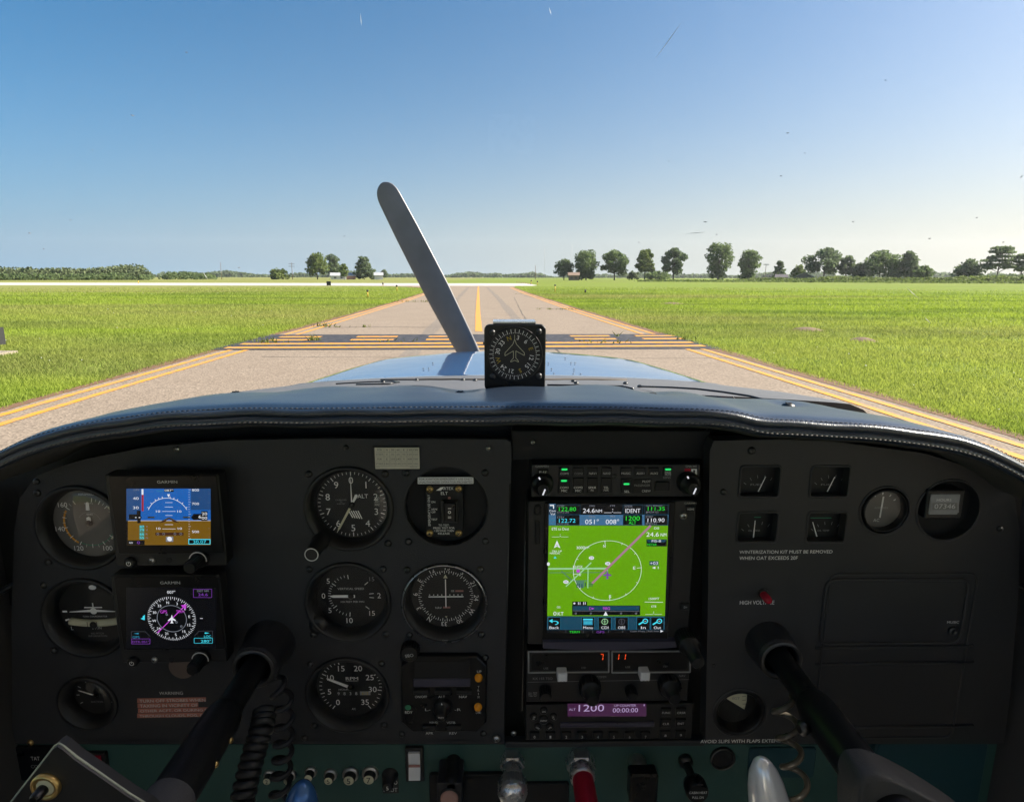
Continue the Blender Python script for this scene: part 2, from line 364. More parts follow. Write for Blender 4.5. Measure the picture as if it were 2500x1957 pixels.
def paving(name, c1, c2, stain, spk=1.0):
    m = bpy.data.materials.new(name); m.use_nodes = True; n = m.node_tree.nodes; l = m.node_tree.links
    b = n['Principled BSDF']; b.inputs['Roughness'].default_value = .85; b.inputs['Specular IOR Level'].default_value = .25
    tc = n.new('ShaderNodeTexCoord')
    vo = n.new('ShaderNodeTexVoronoi'); vo.inputs['Scale'].default_value = 38; l.new(tc.outputs['Object'], vo.inputs['Vector'])
    nz = n.new('ShaderNodeTexNoise'); nz.inputs['Scale'].default_value = 55; nz.inputs['Detail'].default_value = 3; l.new(tc.outputs['Object'], nz.inputs['Vector'])
    bw = n.new('ShaderNodeSeparateColor'); l.new(vo.outputs['Color'], bw.inputs[0])
    m1 = n.new('ShaderNodeMix'); m1.data_type = 'RGBA'; m1.inputs[6].default_value = (*c1, 1); m1.inputs[7].default_value = (*c2, 1); l.new(bw.outputs[0], m1.inputs[0])
    n2 = n.new('ShaderNodeTexNoise'); n2.inputs['Scale'].default_value = .7; n2.inputs['Detail'].default_value = 6; l.new(tc.outputs['Object'], n2.inputs['Vector'])
    r2 = n.new('ShaderNodeMapRange'); r2.inputs[1].default_value = .4; r2.inputs[2].default_value = .75; r2.inputs[4].default_value = .4; l.new(n2.outputs[0], r2.inputs[0])
    m2 = n.new('ShaderNodeMix'); m2.data_type = 'RGBA'; m2.inputs[7].default_value = (*stain, 1); l.new(m1.outputs[2], m2.inputs[6]); l.new(r2.outputs[0], m2.inputs[0])
    l.new(m2.outputs[2], b.inputs['Base Color'])
    bp = n.new('ShaderNodeBump'); bp.inputs['Strength'].default_value = .4; bp.inputs['Distance'].default_value = .01; l.new(vo.outputs[0], bp.inputs['Height']); l.new(bp.outputs[0], b.inputs['Normal'])
    MATS[name] = m
paving('taxi_asphalt', (.165, .131, .099), (.285, .229, .176), (.175, .136, .101))
paving('runway_concrete', (.40, .38, .34), (.50, .48, .43), (.36, .33, .29))
def worn_paint(name, col, under, amt):
    m = bpy.data.materials.new(name); m.use_nodes = True; n = m.node_tree.nodes; l = m.node_tree.links
    b = n['Principled BSDF']; b.inputs['Roughness'].default_value = .7
    tc = n.new('ShaderNodeTexCoord'); nz = n.new('ShaderNodeTexNoise'); nz.inputs['Scale'].default_value = 6; nz.inputs['Detail'].default_value = 10; nz.inputs['Roughness'].default_value = .7
    l.new(tc.outputs['Object'], nz.inputs['Vector'])
    mr = n.new('ShaderNodeMapRange'); mr.inputs[1].default_value = .46; mr.inputs[2].default_value = .60; mr.inputs[4].default_value = amt; l.new(nz.outputs[0], mr.inputs[0])
    mx = n.new('ShaderNodeMix'); mx.data_type = 'RGBA'; mx.inputs[6].default_value = (*col, 1); mx.inputs[7].default_value = (*under, 1); l.new(mr.outputs[0], mx.inputs[0]); l.new(mx.outputs[2], b.inputs['Base Color'])
    MATS[name] = m
worn_paint('yellow_paint', (.60, .255, .016), (.34, .21, .10), .9)
worn_paint('black_paint', (.022, .022, .028), (.10, .09, .085), .5)
paving('tyre_stain', (.135, .113, .093), (.235, .20, .165), (.13, .105, .085))
pm('edge_dirt_shade', (.14, .075, .04), .95, var=.5, scale=6)
pm('crack_dark', (.07, .06, .05), .95, var=.4, scale=9)
pm('dead_weed', (.17, .12, .06), .9, var=.4, scale=12)
pm('stake_yellow', (.55, .36, .04), .6); pm('stake_black', (.02, .02, .02), .6); pm('concrete', (.26, .22, .17), .9, var=.2, scale=8)
pm('wood_pole', (.16, .12, .09), .9); pm('mast_steel', (.45, .43, .42), .6)
pm('bark', (.07, .055, .042), .95, var=.3, scale=3)
pm('barn_roof', (.36, .37, .38), .5); pm('barn_red', (.22, .12, .09), .8); pm('house_white', (.55, .54, .52), .7); pm('house_brown', (.20, .14, .10), .8); pm('barn_dark', (.09, .08, .085), .8)

def leaf_mat(name, a, b_, sc=.35, tr=.3):
    m = bpy.data.materials.new(name); m.use_nodes = True; n = m.node_tree.nodes; l = m.node_tree.links
    b = n['Principled BSDF']; b.inputs['Roughness'].default_value = .7; b.inputs['Specular IOR Level'].default_value = .2
    tc = n.new('ShaderNodeTexCoord'); nz = n.new('ShaderNodeTexNoise'); nz.inputs['Scale'].default_value = sc; nz.inputs['Detail'].default_value = 5
    l.new(tc.outputs['Object'], nz.inputs['Vector'])
    mr = n.new('ShaderNodeMapRange'); mr.inputs[1].default_value = .3; mr.inputs[2].default_value = .7; l.new(nz.outputs[0], mr.inputs[0])
    mx = n.new('ShaderNodeMix'); mx.data_type = 'RGBA'; mx.inputs[6].default_value = (*a, 1); mx.inputs[7].default_value = (*b_, 1); l.new(mr.outputs[0], mx.inputs[0]); colr = mx.outputs[2]
    if name == 'blade':
        for sc2, st, lo_, hi_, am, cc in ((.16, (.35, 1.6, 1), .48, .60, .75, (.125, .195, .03)), (.05, (.25, 1.1, 1), .47, .62, .75, (.33, .30, .11)), (.5, (1, 1, 1), .60, .72, .22, (.30, .25, .10))):
            mp = n.new('ShaderNodeMapping'); mp.inputs['Scale'].default_value = st; mp.inputs['Location'].default_value = (sc2*77, 3, 0); l.new(tc.outputs['Object'], mp.inputs[0])
            n3 = n.new('ShaderNodeTexNoise'); n3.inputs['Scale'].default_value = sc2; n3.inputs['Detail'].default_value = 4; l.new(mp.outputs[0], n3.inputs['Vector'])
            r3 = n.new('ShaderNodeMapRange'); r3.inputs[1].default_value = lo_; r3.inputs[2].default_value = hi_; r3.inputs[4].default_value = am; l.new(n3.outputs[0], r3.inputs[0])
            m3 = n.new('ShaderNodeMix'); m3.data_type = 'RGBA'; m3.inputs[7].default_value = (*cc, 1); l.new(colr, m3.inputs[6]); l.new(r3.outputs[0], m3.inputs[0]); colr = m3.outputs[2]
    l.new(colr, b.inputs['Base Color'])
    tl = n.new('ShaderNodeBsdfTranslucent'); l.new(colr, tl.inputs[0]); ms = n.new('ShaderNodeMixShader'); ms.inputs[0].default_value = tr
    l.new(b.outputs[0], ms.inputs[1]); l.new(tl.outputs[0], ms.inputs[2]); l.new(ms.outputs[0], n['Material Output'].inputs[0]); MATS[name] = m
leaf_mat('leaf_mid', (.10, .15, .06), (.175, .23, .09), tr=.5); leaf_mat('leaf_dark', (.095, .14, .07), (.165, .21, .105), tr=.5); leaf_mat('leaf_light', (.09, .135, .035), (.18, .22, .06), tr=.42)  # leaf greens lightened to stand in for distance haze
leaf_mat('leaf_grey', (.075, .105, .05), (.17, .20, .095)); leaf_mat('blade', (.24, .325, .036), (.325, .40, .056), 1.7, .5); leaf_mat('weed_leaf', (.07, .10, .02), (.22, .22, .05), 5)

def grid_sheet(name, ring, mat, z):
    b = MB(); b.add([(p[0], p[1], z) for p in ring], [tuple(range(len(ring)))], mat); return b.build(name)
GR = 2600
b = MB(); b.add([(-GR, -400, 0), (GR, -400, 0), (GR, GR, 0), (-GR, GR, 0)], [(0, 1, 2, 3)], 'ground'); setp(b.build('ground'), kind='structure')
# taxiway (edges measured from the photo), fillet to the runway
RW0, RW1 = 107, 148
left = [(-5.45, -20), (-5.45, 8), (-5.32, 14), (-5.15, 25), (-5.0, 40), (-5.1, 60), (-5.8, 74), (-7.5, 86), (-11, 96), (-18, 104), (-24, RW0)]
right = [(5.15, -20), (5.15, 6), (4.98, 13), (4.8, 28), (4.8, 60), (5.2, 90), (6.5, RW0)]
def pave_ring(): return [T(*p) for p in left] + [T(*p) for p in right[::-1]]
taxi = grid_sheet('taxiway', pave_ring(), 'taxi_asphalt', .008); setp(taxi, kind='structure')
rw = grid_sheet('runway', [T(-900, RW0), T(9.4, RW0), T(11, RW0+8), T(11.5, RW1), T(-900, RW1)], 'runway_concrete', .008); setp(rw, kind='structure')
def strip(name, pts, wd, mat, z, parent, jit=0):
    vs_ = []; 
    for i, p in enumerate(pts):
        a = Vector(pts[max(i-1, 0)]); c = Vector(pts[min(i+1, len(pts)-1)]); d = (c-a).normalized(); nn = Vector((d.y, -d.x)); h = wd/2*(1+random.uniform(-jit, jit))
        q = Vector(p); vs_ += [T(*(q-nn*h), z), T(*(q+nn*h), z)]
    b = MB(); b.add(vs_, [(2*i, 2*i+1, 2*i+3, 2*i+2) for i in range(len(pts)-1)], mat); return b.build(name, parent)
def dense(pl, st=1.5):
    o = []
    for (x0, y0), (x1, y1) in zip(pl[:-1], pl[1:]):
        k = max(1, int(math.hypot(x1-x0, y1-y0)/st)); o += [(x0+(x1-x0)*i/k, y0+(y1-y0)*i/k) for i in range(k)]
    return o+[pl[-1]]
def off(pl, d): return [(x+d, y) for x, y in pl]
L_, R_ = left[:9], right[:6]
for base, s in ((L_, 1), (R_, -1)):
    dl = dense(base)
    strip('edge_dirt_shade', [(x-.02*s+random.uniform(-.05, .05), y) for x, y in dl], .26, 'edge_dirt_shade', .012, taxi, .5)  # bare earth at left; at right the grass's shadow line as colour
    for o in (.24, .56): strip('edge_line', off(dl, o*s), .108, 'yellow_paint', .014, taxi)
cl = [(.02, 17.2), (0, 26), (.05, 60), (.12, 100)]
strip('centre_line', dense(cl, 4), .20, 'yellow_paint', .014, taxi)
strip('centre_line', [(.05, -20), (.03, 12.4)], .16, 'yellow_paint', .014, taxi)
# hold-short marking on a black field
hb = MB(); hb.add([T(-5.55, 12.95, .016), T(5.2, 12.75, .016), T(5.15, 16.2, .016), T(-5.45, 16.35, .016)], [(0, 1, 2, 3)], 'black_paint'); hb.build('hold_line_backing', taxi)
def bar(x0, x1, y, wd): strip('hold_line_bar', [(x0, y), ((x0+x1)/2, y), (x1, y)], wd, 'yellow_paint', .020, taxi)
bar(-5.35, 5.0, 13.32, .30); bar(-5.3, 4.98, 14.05, .30)
for k, x0 in enumerate((-4.95, -3.05, -1.25, .62, 2.36, 4.05)):
    for y in (14.92, 15.68): bar(x0, x0+1.02, y, .30)
# cracks
def crack(px, wd):
    pts = []
    for u, v in px: g = ground(u, v); pts.append((g.x*math.cos(TA)-g.y*math.sin(TA), g.x*math.sin(TA)+g.y*math.cos(TA)))
    o = [];
    for (x0, y0), (x1, y1) in zip(pts[:-1], pts[1:]):
        for i in range(8): t = i/8; o.append((x0+(x1-x0)*t+random.uniform(-.03, .03), y0+(y1-y0)*t+random.uniform(-.05, .05)))
    return strip('crack', o+[pts[-1]], wd, 'crack_dark', .0125, taxi, .6)
crack([(690, 799), (800, 800), (930, 799), (1080, 800)], .05)
crack([(930, 737), (1040, 736), (1120, 737)], .09); crack([(1310, 752), (1360, 754), (1420, 757)], .08); crack([(1280, 722), (1330, 730)], .09)
crack([(1255, 725), (1272, 760), (1290, 790), (1330, 835), (1378, 870), (1430, 905)], .025)
crack([(1255, 717), (1310, 718)], .1)
crack([(640, 872), (1000, 874), (1250, 873), (1500, 876), (1780, 874)], .02)
for lat_ in (-1.35, 1.4):
    strip('tyre_mark', dense([(lat_, 6), (lat_*.98, 20), (lat_*1.05, 45), (lat_, 90)], 2), .34, 'tyre_stain', .0115, taxi, .25)
# grass: blades near the taxiway, thinning out with distance
def blades(n, dmin, dmax, name, mat, hh, ww, sel=None):
    out = []; need = n
    while need > 0:
        k = min(need*5+4000, 900000)
        d = dmin*(dmax/dmin)**rng.random(k); a = rng.uniform(-.76, .78, k)
        x = d*np.sin(a); y = d*np.cos(a)
        lat = x*math.cos(TA)-y*math.sin(TA); fwd = x*math.sin(TA)+y*math.cos(TA)
        le = np.interp(fwd, [p[1] for p in left], [p[0] for p in left]); re = np.interp(fwd, [p[1] for p in right], [p[0] for p in right])
        ok = (((lat < le-.06+rng.normal(0, .06, k)) | (lat > re+.06+rng.normal(0, .06, k))) & (fwd < RW0-1)) | (fwd > 400)
        ok &= rng.random(k) < np.clip((dmax-d)/(dmax*.65), 0, 1)
        ok &= rng.random(k) < .35+.65*(np.sin(x*1.3+y*.7)*np.sin(y*1.1-x*.4)+1)/2
        out.append(np.stack([x, y, d], 1)[ok][:need]); need -= len(out[-1])
    p = np.concatenate(out); n = len(p); sc = np.clip(p[:, 2]/9, .8, 6)**.75
    h = rng.uniform(*hh, n)*sc**.6; wd = rng.uniform(*ww, n)*sc
    a = rng.uniform(0, math.pi, n); dx = np.cos(a)*wd/2; dy = np.sin(a)*wd/2
    lx = rng.normal(0, .5, n)*h; ly = rng.normal(0, .5, n)*h
    z0 = np.zeros(n)
    v = np.empty((n, 3, 3)); v[:, 0] = np.stack([p[:, 0]-dx, p[:, 1]-dy, z0], 1); v[:, 1] = np.stack([p[:, 0]+dx, p[:, 1]+dy, z0], 1); v[:, 2] = np.stack([p[:, 0]+lx, p[:, 1]+ly, h], 1)
    return fast_mesh(name, v.reshape(-1, 3), 3, mat)
setp(blades(420000, 4.6, 104, 'grass', 'blade', (.025, .07), (.007, .015)), 'short bright green grass covering both fields beside the taxiway', 'grass', kind='stuff')
# little white clover flowers and pale leaves
v = []
for k in range(170):
    d = 5*(60/5)**random.random(); a = random.uniform(-.72, .74); x, y = d*math.sin(a), d*math.cos(a); lat = x*math.cos(TA)-y*math.sin(TA)
    if -6 < lat < 5.6: continue
    s = random.uniform(.007, .014)*(1+d/25); z = random.uniform(.05, .10); an = random.random()*3
    v += [(x+s*math.cos(an+j*1.57), y+s*math.sin(an+j*1.57)*1, z+(s*.7 if j % 2 else 0)) for j in range(4)]
pm('clover', (.6, .6, .58), .8)
setp(fast_mesh('clover_flowers', np.array(v), 4, 'clover'), 'tiny white clover flowers scattered through the grass', 'flowers', kind='stuff')
# weeds in the cracks
v = []
def weed(u, v0, n, hgt, spread):
    g = ground(u, v0)
    for _ in range(n):
        x, y = g.x+random.gauss(0, spread), g.y+random.gauss(0, spread*.4); h = random.uniform(.4, 1)*hgt; a = random.random()*3.1; s = random.uniform(.012, .03)
        v.extend([(x-s*math.cos(a), y-s*math.sin(a), .01), (x+s*math.cos(a), y+s*math.sin(a), .01), (x+random.gauss(0, h*.5), y+random.gauss(0, h*.4), h)])
for u in range(960, 1050, 12): weed(u, 737, 8, .16, .18)
for u in range(1320, 1425, 12): weed(u, 756, 7, .12, .18)
for a in ((790, 797, 26, .2, .2), (815, 799, 20, .08, .25), (892, 799, 9, .14, .12), (765, 832, 26, .22, .1), (640, 835, 20, .16, .2), (660, 838, 20, .14, .2), (955, 834, 8, .12, .3), (900, 833, 8, .1, .3), (1490, 838, 16, .14, .35), (1505, 822, 6, .2, .04), (1660, 830, 16, .14, .2), (1340, 730, 12, .12, .4), (1275, 718, 14, .15, .4), (1440, 836, 10, .1, .4)): weed(*a)
setp(fast_mesh('crack_weeds', np.array(v), 3, 'weed_leaf'), 'straggly weeds growing from the pavement cracks and hold line', 'weeds', kind='stuff')

# ------------------------------------------------------------------ trees and far things
def spot(u, dist):
    d = ray(u, HOR); d.z = 0; d.normalize(); return d*dist
def leaves(cs, rs, n, size, squash=1.0):
    """random quads through ellipsoid clumps"""
    cs = np.array(cs); rs = np.array(rs); vol = rs[:, 0]*rs[:, 2]; idx = rng.choice(len(cs), n, p=vol/vol.sum())
    dirs = rng.normal(size=(n, 3)); dirs /= np.linalg.norm(dirs, axis=1)[:, None]
    rad = rng.random(n)**.45
    c = cs[idx] + dirs*rad[:, None]*rs[idx]
    a = rng.normal(size=(n, 3)); a /= np.linalg.norm(a, axis=1)[:, None]; b_ = np.cross(a, rng.normal(size=(n, 3))); b_ /= np.linalg.norm(b_, axis=1)[:, None]
    s = size*rng.uniform(.5, 1.3, n)[:, None]
    return np.stack([c-a*s-b_*s*.6, c+a*s-b_*s*.7, c+a*s*.8+b_*s*.6, c-a*s+b_*s*.7], 1).reshape(-1, 3)
def tree(name, label, u, wpx, top, dist, mat, style='round', group=None, base=0):
    dist = max(dist, 50); p = spot(u, dist); k = dist/F; h = (HOR-top)*k+1.5; wd = wpx*k
    root = empty(name, label, 'tree' if 'bush' not in name else 'bush', (p.x, p.y, 0), group=group)
    cs = []; rs = []; t = MB(); trunk_h = h*(.28 if style in ('round', 'open') else .12)
    tr = max(.12, h*.02)
    t.tube([(0, 0, -.2), (random.uniform(-.2, .2), 0, trunk_h), (random.uniform(-.4, .4), 0, h*.6), (random.uniform(-.3, .3), 0, h*.9)], [tr*1.3, tr, tr*.6, tr*.2], 'bark', 7)
    if style in ('round', 'open', 'tall'):
        nl = {'round': 22, 'open': 17, 'tall': 26}[style]; z0 = {'round': .26, 'open': .3, 'tall': .12}[style]
        for i in range(nl):
            f = (i+.5)/nl; z = h*(z0+(1-z0)*f*.95)
            prof = {'round': math.sin(math.pi*min(1, .22+f*.78))**.6, 'open': math.sin(math.pi*min(1, .25+f*.72))**.7, 'tall': (.55+.75*f)*(1 if f < .75 else math.sqrt(max(.1, (1-f)*4)))}[style]
            a = i*2.4+random.uniform(-.5, .5); r = wd/2*prof*random.uniform(.35, .85)
            q = (math.cos(a)*r, math.sin(a)*r, z+random.uniform(-.04, .04)*h); cr = wd*random.uniform(.17, .26)*(.85 if style == 'open' else 1)
            cs.append(q); rs.append((cr, cr, cr*random.uniform(.55, .85)))
            if i % 2 == 0: t.tube([(0, 0, max(trunk_h*.8, z-.22*h)), (q[0]*.5, q[1]*.5, z-.08*h), q], [tr*.5, tr*.35, tr*.12], 'bark', 5)
    elif style == 'cone':
        for i in range(26):
            f = (i+.5)/26; r = wd/2*(1-f*.75)*random.uniform(.3, .85); a = i*2.4; cs.append((math.cos(a)*r, math.sin(a)*r, h*(.08+.88*f))); cr = wd*.17*(1.1-f*.5); rs.append((cr, cr, cr*.5))
    elif style == 'flat':
        for i, (fz, fw) in enumerate(((.42, .9), (.5, .7), (.62, .95), (.72, .6), (.86, .55), (.95, .7))):
            for j in range(4):
                a = j*1.6+i; r = wd/2*fw*random.uniform(.2, .8); q = (math.cos(a)*r, math.sin(a)*r, h*fz+random.uniform(-.02, .02)*h); cs.append(q); rs.append((wd*.17, wd*.17, h*.045))
                t.tube([(0, 0, h*fz-.15*h), q], [tr*.4, tr*.1], 'bark', 5)
    else:
        for i in range(16):
            a = i*2.4; r = wd/2*random.uniform(.1, .85); f = r/(wd/2); cs.append((math.cos(a)*r, math.sin(a)*r*.7, h*random.uniform(.15, .85-.35*f))); cr = wd*random.uniform(.1, .18); rs.append((cr, cr, min(cr, h*.3)))
    n = int(min(3600, max(600, wpx*(HOR-top)*1.0)))
    t.build('trunk', root); fast_mesh('crown', leaves(cs, rs, n if style != 'flat' else int(n*.55), .32*dist/300+.08), 4, mat, root)
    return root
DL, DR = 340, 310
LT = [('low_bush', 'low spreading green bush left of the utility pole with crossarms', 681, 54, 656, DL, 'leaf_light', 'bush'),
      ('broadleaf_tree', 'large rounded tree immediately left of the low grey barn', 775, 56, 628, DL, 'leaf_light', 'round'),
      ('broadleaf_tree', 'narrower dark tree standing behind the low grey barn', 817, 36, 628, DL+25, 'leaf_dark', 'tall'),
      ('small_tree', 'small yellow green tree in front of the low grey barn', 840, 20, 648, DL-25, 'leaf_light', 'round'),
      ('broadleaf_tree', 'broad dense dark tree just left of the small white shed', 889, 58, 629, DL, 'leaf_dark', 'cone'),
      ('low_bush', 'small dark bush near the thin pole in the left field', 510, 26, 666, DL+60, 'leaf_dark', 'bush'),
      ('low_bush', 'small round tree on the horizon right of the white shed', 938, 16, 661, 520, 'leaf_dark', 'round')]
RT = [('broadleaf_tree', 'greyish leafy tree to the left of the brown farmhouse roof', 1377, 46, 637, DR, 'leaf_dark', 'round'),
      ('broadleaf_tree', 'big dense green tree right behind the brown farmhouse', 1431, 62, 617, DR, 'leaf_mid', 'tall'),
      ('broadleaf_tree', 'tree with a bare trunk and a spreading flat bottomed crown', 1500, 68, 617, DR, 'leaf_mid', 'open'),
      ('broadleaf_tree', 'pale leafy tree rising behind the left end of the bush row', 1574, 54, 613, DR, 'leaf_light', 'open'),
      ('broadleaf_tree', 'dark open crowned tree rising behind the right end of the bush row', 1644, 58, 612, DR, 'leaf_dark', 'open'),
      ('low_bush', 'wide low bush at the foot of two open crowned trees', 1606, 70, 660, DR-20, 'leaf_mid', 'bush'),
      ('low_bush', 'grey green shrub at the left of the wide low bush', 1545, 30, 660, DR+10, 'leaf_grey', 'bush'),
      ('broadleaf_tree', 'tallest tree on the right, leaning with ragged layered crown', 1753, 60, 600, DR, 'leaf_mid', 'tall'),
      ('broadleaf_tree', 'upright oval tree to the left of the lamp topped pole', 1826, 50, 619, DR, 'leaf_mid', 'tall'),
      ('small_tree', 'small dark pointed tree just right of the lamp topped pole', 1902, 36, 640, DR, 'leaf_dark', 'cone'),
      ('small_tree', 'small round green tree behind the white sloping barn roof', 1949, 33, 652, DR+15, 'leaf_light', 'round'),
      ('broadleaf_tree', 'wide ragged tree directly right of the white sloping barn roof', 2010, 80, 618, DR, 'leaf_dark', 'open'),
      ('broadleaf_tree', 'medium tree between the wide ragged tree and a dark low tree', 2064, 38, 633, DR, 'leaf_dark', 'open'),
      ('small_tree', 'dark low tree left of the massive rounded pair', 2097, 36, 648, DR, 'leaf_dark', 'round'),
      ('broadleaf_tree', 'massive rounded tree, left one of the dense dark pair', 2147, 82, 627, DR, 'leaf_mid', 'round'),
      ('broadleaf_tree', 'massive pointed tree, right one of the dense dark pair', 2216, 70, 623, DR, 'leaf_dark', 'cone'),
      ('small_tree', 'small tree on the right flank of the dense dark pair', 2255, 34, 654, DR-10, 'leaf_mid', 'round'),
      ('small_tree', 'bushy tree beside the pale shed roof at far right', 2364, 60, 646, DR-20, 'leaf_dark', 'round'),
      ('layered_tree', 'tall sparse tree with layered flat branches at far right', 2435, 66, 619, DR-20, 'leaf_dark', 'flat'),
      ('layered_tree', 'sparse layered tree cut off by the right edge of the view', 2492, 46, 632, DR-20, 'leaf_dark', 'flat')]
for row, g in ((LT, 'trees beyond the runway'), (RT, 'trees along the right horizon')):
    for a in row: tree(a[0], a[1], *a[2:], group=g)
def band(name, label, pts, dist, mat, n, size, depth=12, kind='stuff'):
    """pts: (u, top) profile of a continuous mass of bushes"""
    us = np.array([p[0] for p in pts], float); ts = np.array([p[1] for p in pts], float); cs = []; rs = []; k = dist/F
    u = us[0]
    while u < us[-1]:
        tp = np.interp(u, us, ts); h = (HOR-tp)*k+1.5; p = spot(u, dist+random.uniform(-depth, depth)); r = max(h*random.uniform(.28, .5), .6)
        cs.append((p.x, p.y, h-r*random.uniform(.75, 1.05))); rs.append((r*1.4, r*1.2, r*.85)); cs.append((p.x+random.uniform(-2, 2), p.y-2, h*.3)); rs.append((r*1.3, r, h*.34))
        u += max(2.0, r/k*.55)
    return setp(fast_mesh(name, leaves(cs, rs, n, size), 4, mat), label, 'bushes', kind=kind)
band('woodland', 'long low pale green woodland mass behind the runway at left', [(-60, 660), (40, 659), (120, 661), (200, 660), (240, 658), (300, 652), (318, 650), (345, 655), (372, 672)], 300, 'leaf_grey', 9000, .42, 10)
band('woodland_undergrowth', 'darker undergrowth fringing the foot of the left woodland', [(-60, 669), (60, 670), (200, 671), (300, 669), (376, 674)], 288, 'leaf_mid', 3500, .35, 4)
band('shrub_row', 'low row of dark shrubs right of the left woodland', [(402, 673), (415, 665), (440, 666), (470, 667), (500, 670), (525, 673)], 330, 'leaf_mid', 1800, .35, 6)
tl = [(-80, 671)]+[(u, 671+4*math.sin(u*.013)*math.sin(u*.031)-random.uniform(0, 5)) for u in range(-60, 2600, 17)]
band('far_treeline', 'hazy blue green treeline along the whole horizon', tl, 1150, 'leaf_dark', 26000, 1.7, 60)
band('hedge', 'uneven green hedge along the far side of the right field', [(1800, 679), (1880, 676), (1960, 677), (2050, 672), (2150, 675), (2300, 675), (2400, 671), (2520, 673)], 255, 'leaf_light', 7000, .34, 8)
band('low_scrub', 'dark lower scrub in front of the layered trees at far right', [(2390, 672), (2430, 668), (2480, 669), (2530, 667)], 265, 'leaf_dark', 1600, .34, 5)  # separate low scrub in the darker leaf green
band('rough_grass', 'rough tall grass fringe at the foot of the right hedge', [(1560, 680.5), (1800, 681), (2100, 681), (2520, 681)], 225, 'leaf_light', 5000, .28, 10)

def pole(label, u, top, dist, r=.12, cross=False, mat='wood_pole', name='utility_pole', lamp=False):
    p = spot(u, dist); h = (HOR-top)*dist/F+1.5; root = empty(name, label, 'pole', (p.x, p.y, 0), group='poles on the horizon')
    b = MB(); b.tube([(0, 0, -.3), (0, 0, h)], [r, r*.7], mat, 8); b.build('shaft', root)
    if cross:
        for z in (h-.6, h-1.9):
            b = MB(); b.box((0, 0, z), (3.2, .14, .16), mat); b.build('crossarm', root)
    if lamp:
        b = MB(); b.box((0, 0, h), (2.6, .5, .35), 'mast_steel'); b.build('lamp_head', root)
pole('utility pole with two crossarms near the low bush', 714, 645, 330, .16, True)
pole('thin pale pole standing alone in the left field', 541, 646, 330, .13)
pole('thin bare pole seen left of the propeller blade', 1018, 652, 360, .15)
pole('plain dark pole left of the two tall masts', 1307, 649, 360, .17)
pole('pole with a wide lamp head between the right trees', 1868, 648, 330, .15, lamp=True, name='light_pole')
pole('short pole just right of the dense dark tree pair', 2270, 663, 300, .12)
def mast(label, u, top):
    p = spot(u, 1100); h = (HOR-top)*1100/F; root = empty('radio_mast', label, 'mast', (p.x, p.y, 0), group='radio masts')
    b = MB()
    for a in range(3): b.tube([(.35*math.cos(a*2.1), .35*math.sin(a*2.1), 0), (.35*math.cos(a*2.1), .35*math.sin(a*2.1), h)], .1, 'mast_steel', 5)
    b.build('mast_legs', root); b = MB()
    for z in range(2, int(h), 3): b.box((0, 0, z), (.7, .7, .12), 'mast_steel')
    b.build('bracing', root)['kind'] = 'stuff'
mast('tall thin radio mast, left of the two', 1329, 602); mast('tall thin radio mast above the brown farmhouse, right of the two', 1395, 597)
def house(name, label, u0, u1, eave, ridge, dist, wall, roof, cat='barn', depth=9, gable=False, win=0):
    a, c = spot(u0, dist), spot(u1, dist); k = dist/F; wd = (c-a).length; zE = (HOR-eave)*k+1.5; zR = (HOR-ridge)*k+1.5; mid = (a+c)/2
    root = empty(name, label, cat, (mid.x, mid.y, 0), (0, 0, math.atan2(c.y-a.y, c.x-a.x)))
    b = MB(); x = wd/2; y = depth
    b.box((0, y/2, zE/2), (wd, y, zE), wall)
    if gable: b.add([(-x, 0, zE), (x, 0, zE), (0, 0, zR), (-x, y, zE), (x, y, zE), (0, y, zR)], [(0, 1, 2), (4, 3, 5)], wall)
    else: b.add([(-x, 0, zE), (-x, y, zE), (-x, y/2, zR), (x, 0, zE), (x, y, zE), (x, y/2, zR)], [(0, 2, 1), (3, 4, 5)], wall)
    b.build('wall', root); b = MB(); e = .3; t = .12
    if gable: P = [[(-x-e, -e, zE-.1), (0, -e, zR+.1), (0, y+e, zR+.1), (-x-e, y+e, zE-.1)], [(0, -e, zR+.1), (x+e, -e, zE-.1), (x+e, y+e, zE-.1), (0, y+e, zR+.1)]]
    else: P = [[(-x-e, -e, zE-.1), (x+e, -e, zE-.1), (x+e, y/2, zR+.1), (-x-e, y/2, zR+.1)], [(-x-e, y/2, zR+.1), (x+e, y/2, zR+.1), (x+e, y+e, zE-.1), (-x-e, y+e, zE-.1)]]
    for q in P: b.add(q+[(px, py, pz+t) for px, py, pz in q], [(0, 3, 2, 1), (4, 5, 6, 7), (0, 1, 5, 4), (1, 2, 6, 5), (2, 3, 7, 6), (3, 0, 4, 7)], roof)
    b.build('roof', root)
    for i in range(win):
        b = MB(); b.box((-x+wd*(i+.7)/(win+.4), -.04, zE*.5), (1.1, .08, zE*.4), 'barn_dark'); b.build('window', root)
house('barn', 'long low barn with a grey metal roof among the left trees', 807, 845, 674, 668, 330, 'house_white', 'barn_roof', win=2)
house('barn', 'low reddish outbuilding right of the grey roofed barn', 846, 868, 674, 668, 338, 'barn_red', 'barn_roof')
house('shed', 'small white shed with a grey roof right of the dark tree', 914, 935, 673, 667, 330, 'house_white', 'barn_roof', 'shed', 6)
house('farmhouse', 'brown farmhouse roof between two trees on the right', 1388, 1414, 672, 666, 290, 'house_brown', 'house_brown', 'house', 8, win=2)
house('barn', 'barn with a pale sloping roof right of the lamp pole', 1938, 1990, 676, 665, 280, 'barn_dark', 'barn_roof', 'barn', 10, gable=True)
house('shed', 'shed with a pale roof beside the bushy tree at far right', 2318, 2344, 681, 672, 262, 'barn_dark', 'house_white', 'shed', 7, gable=True)
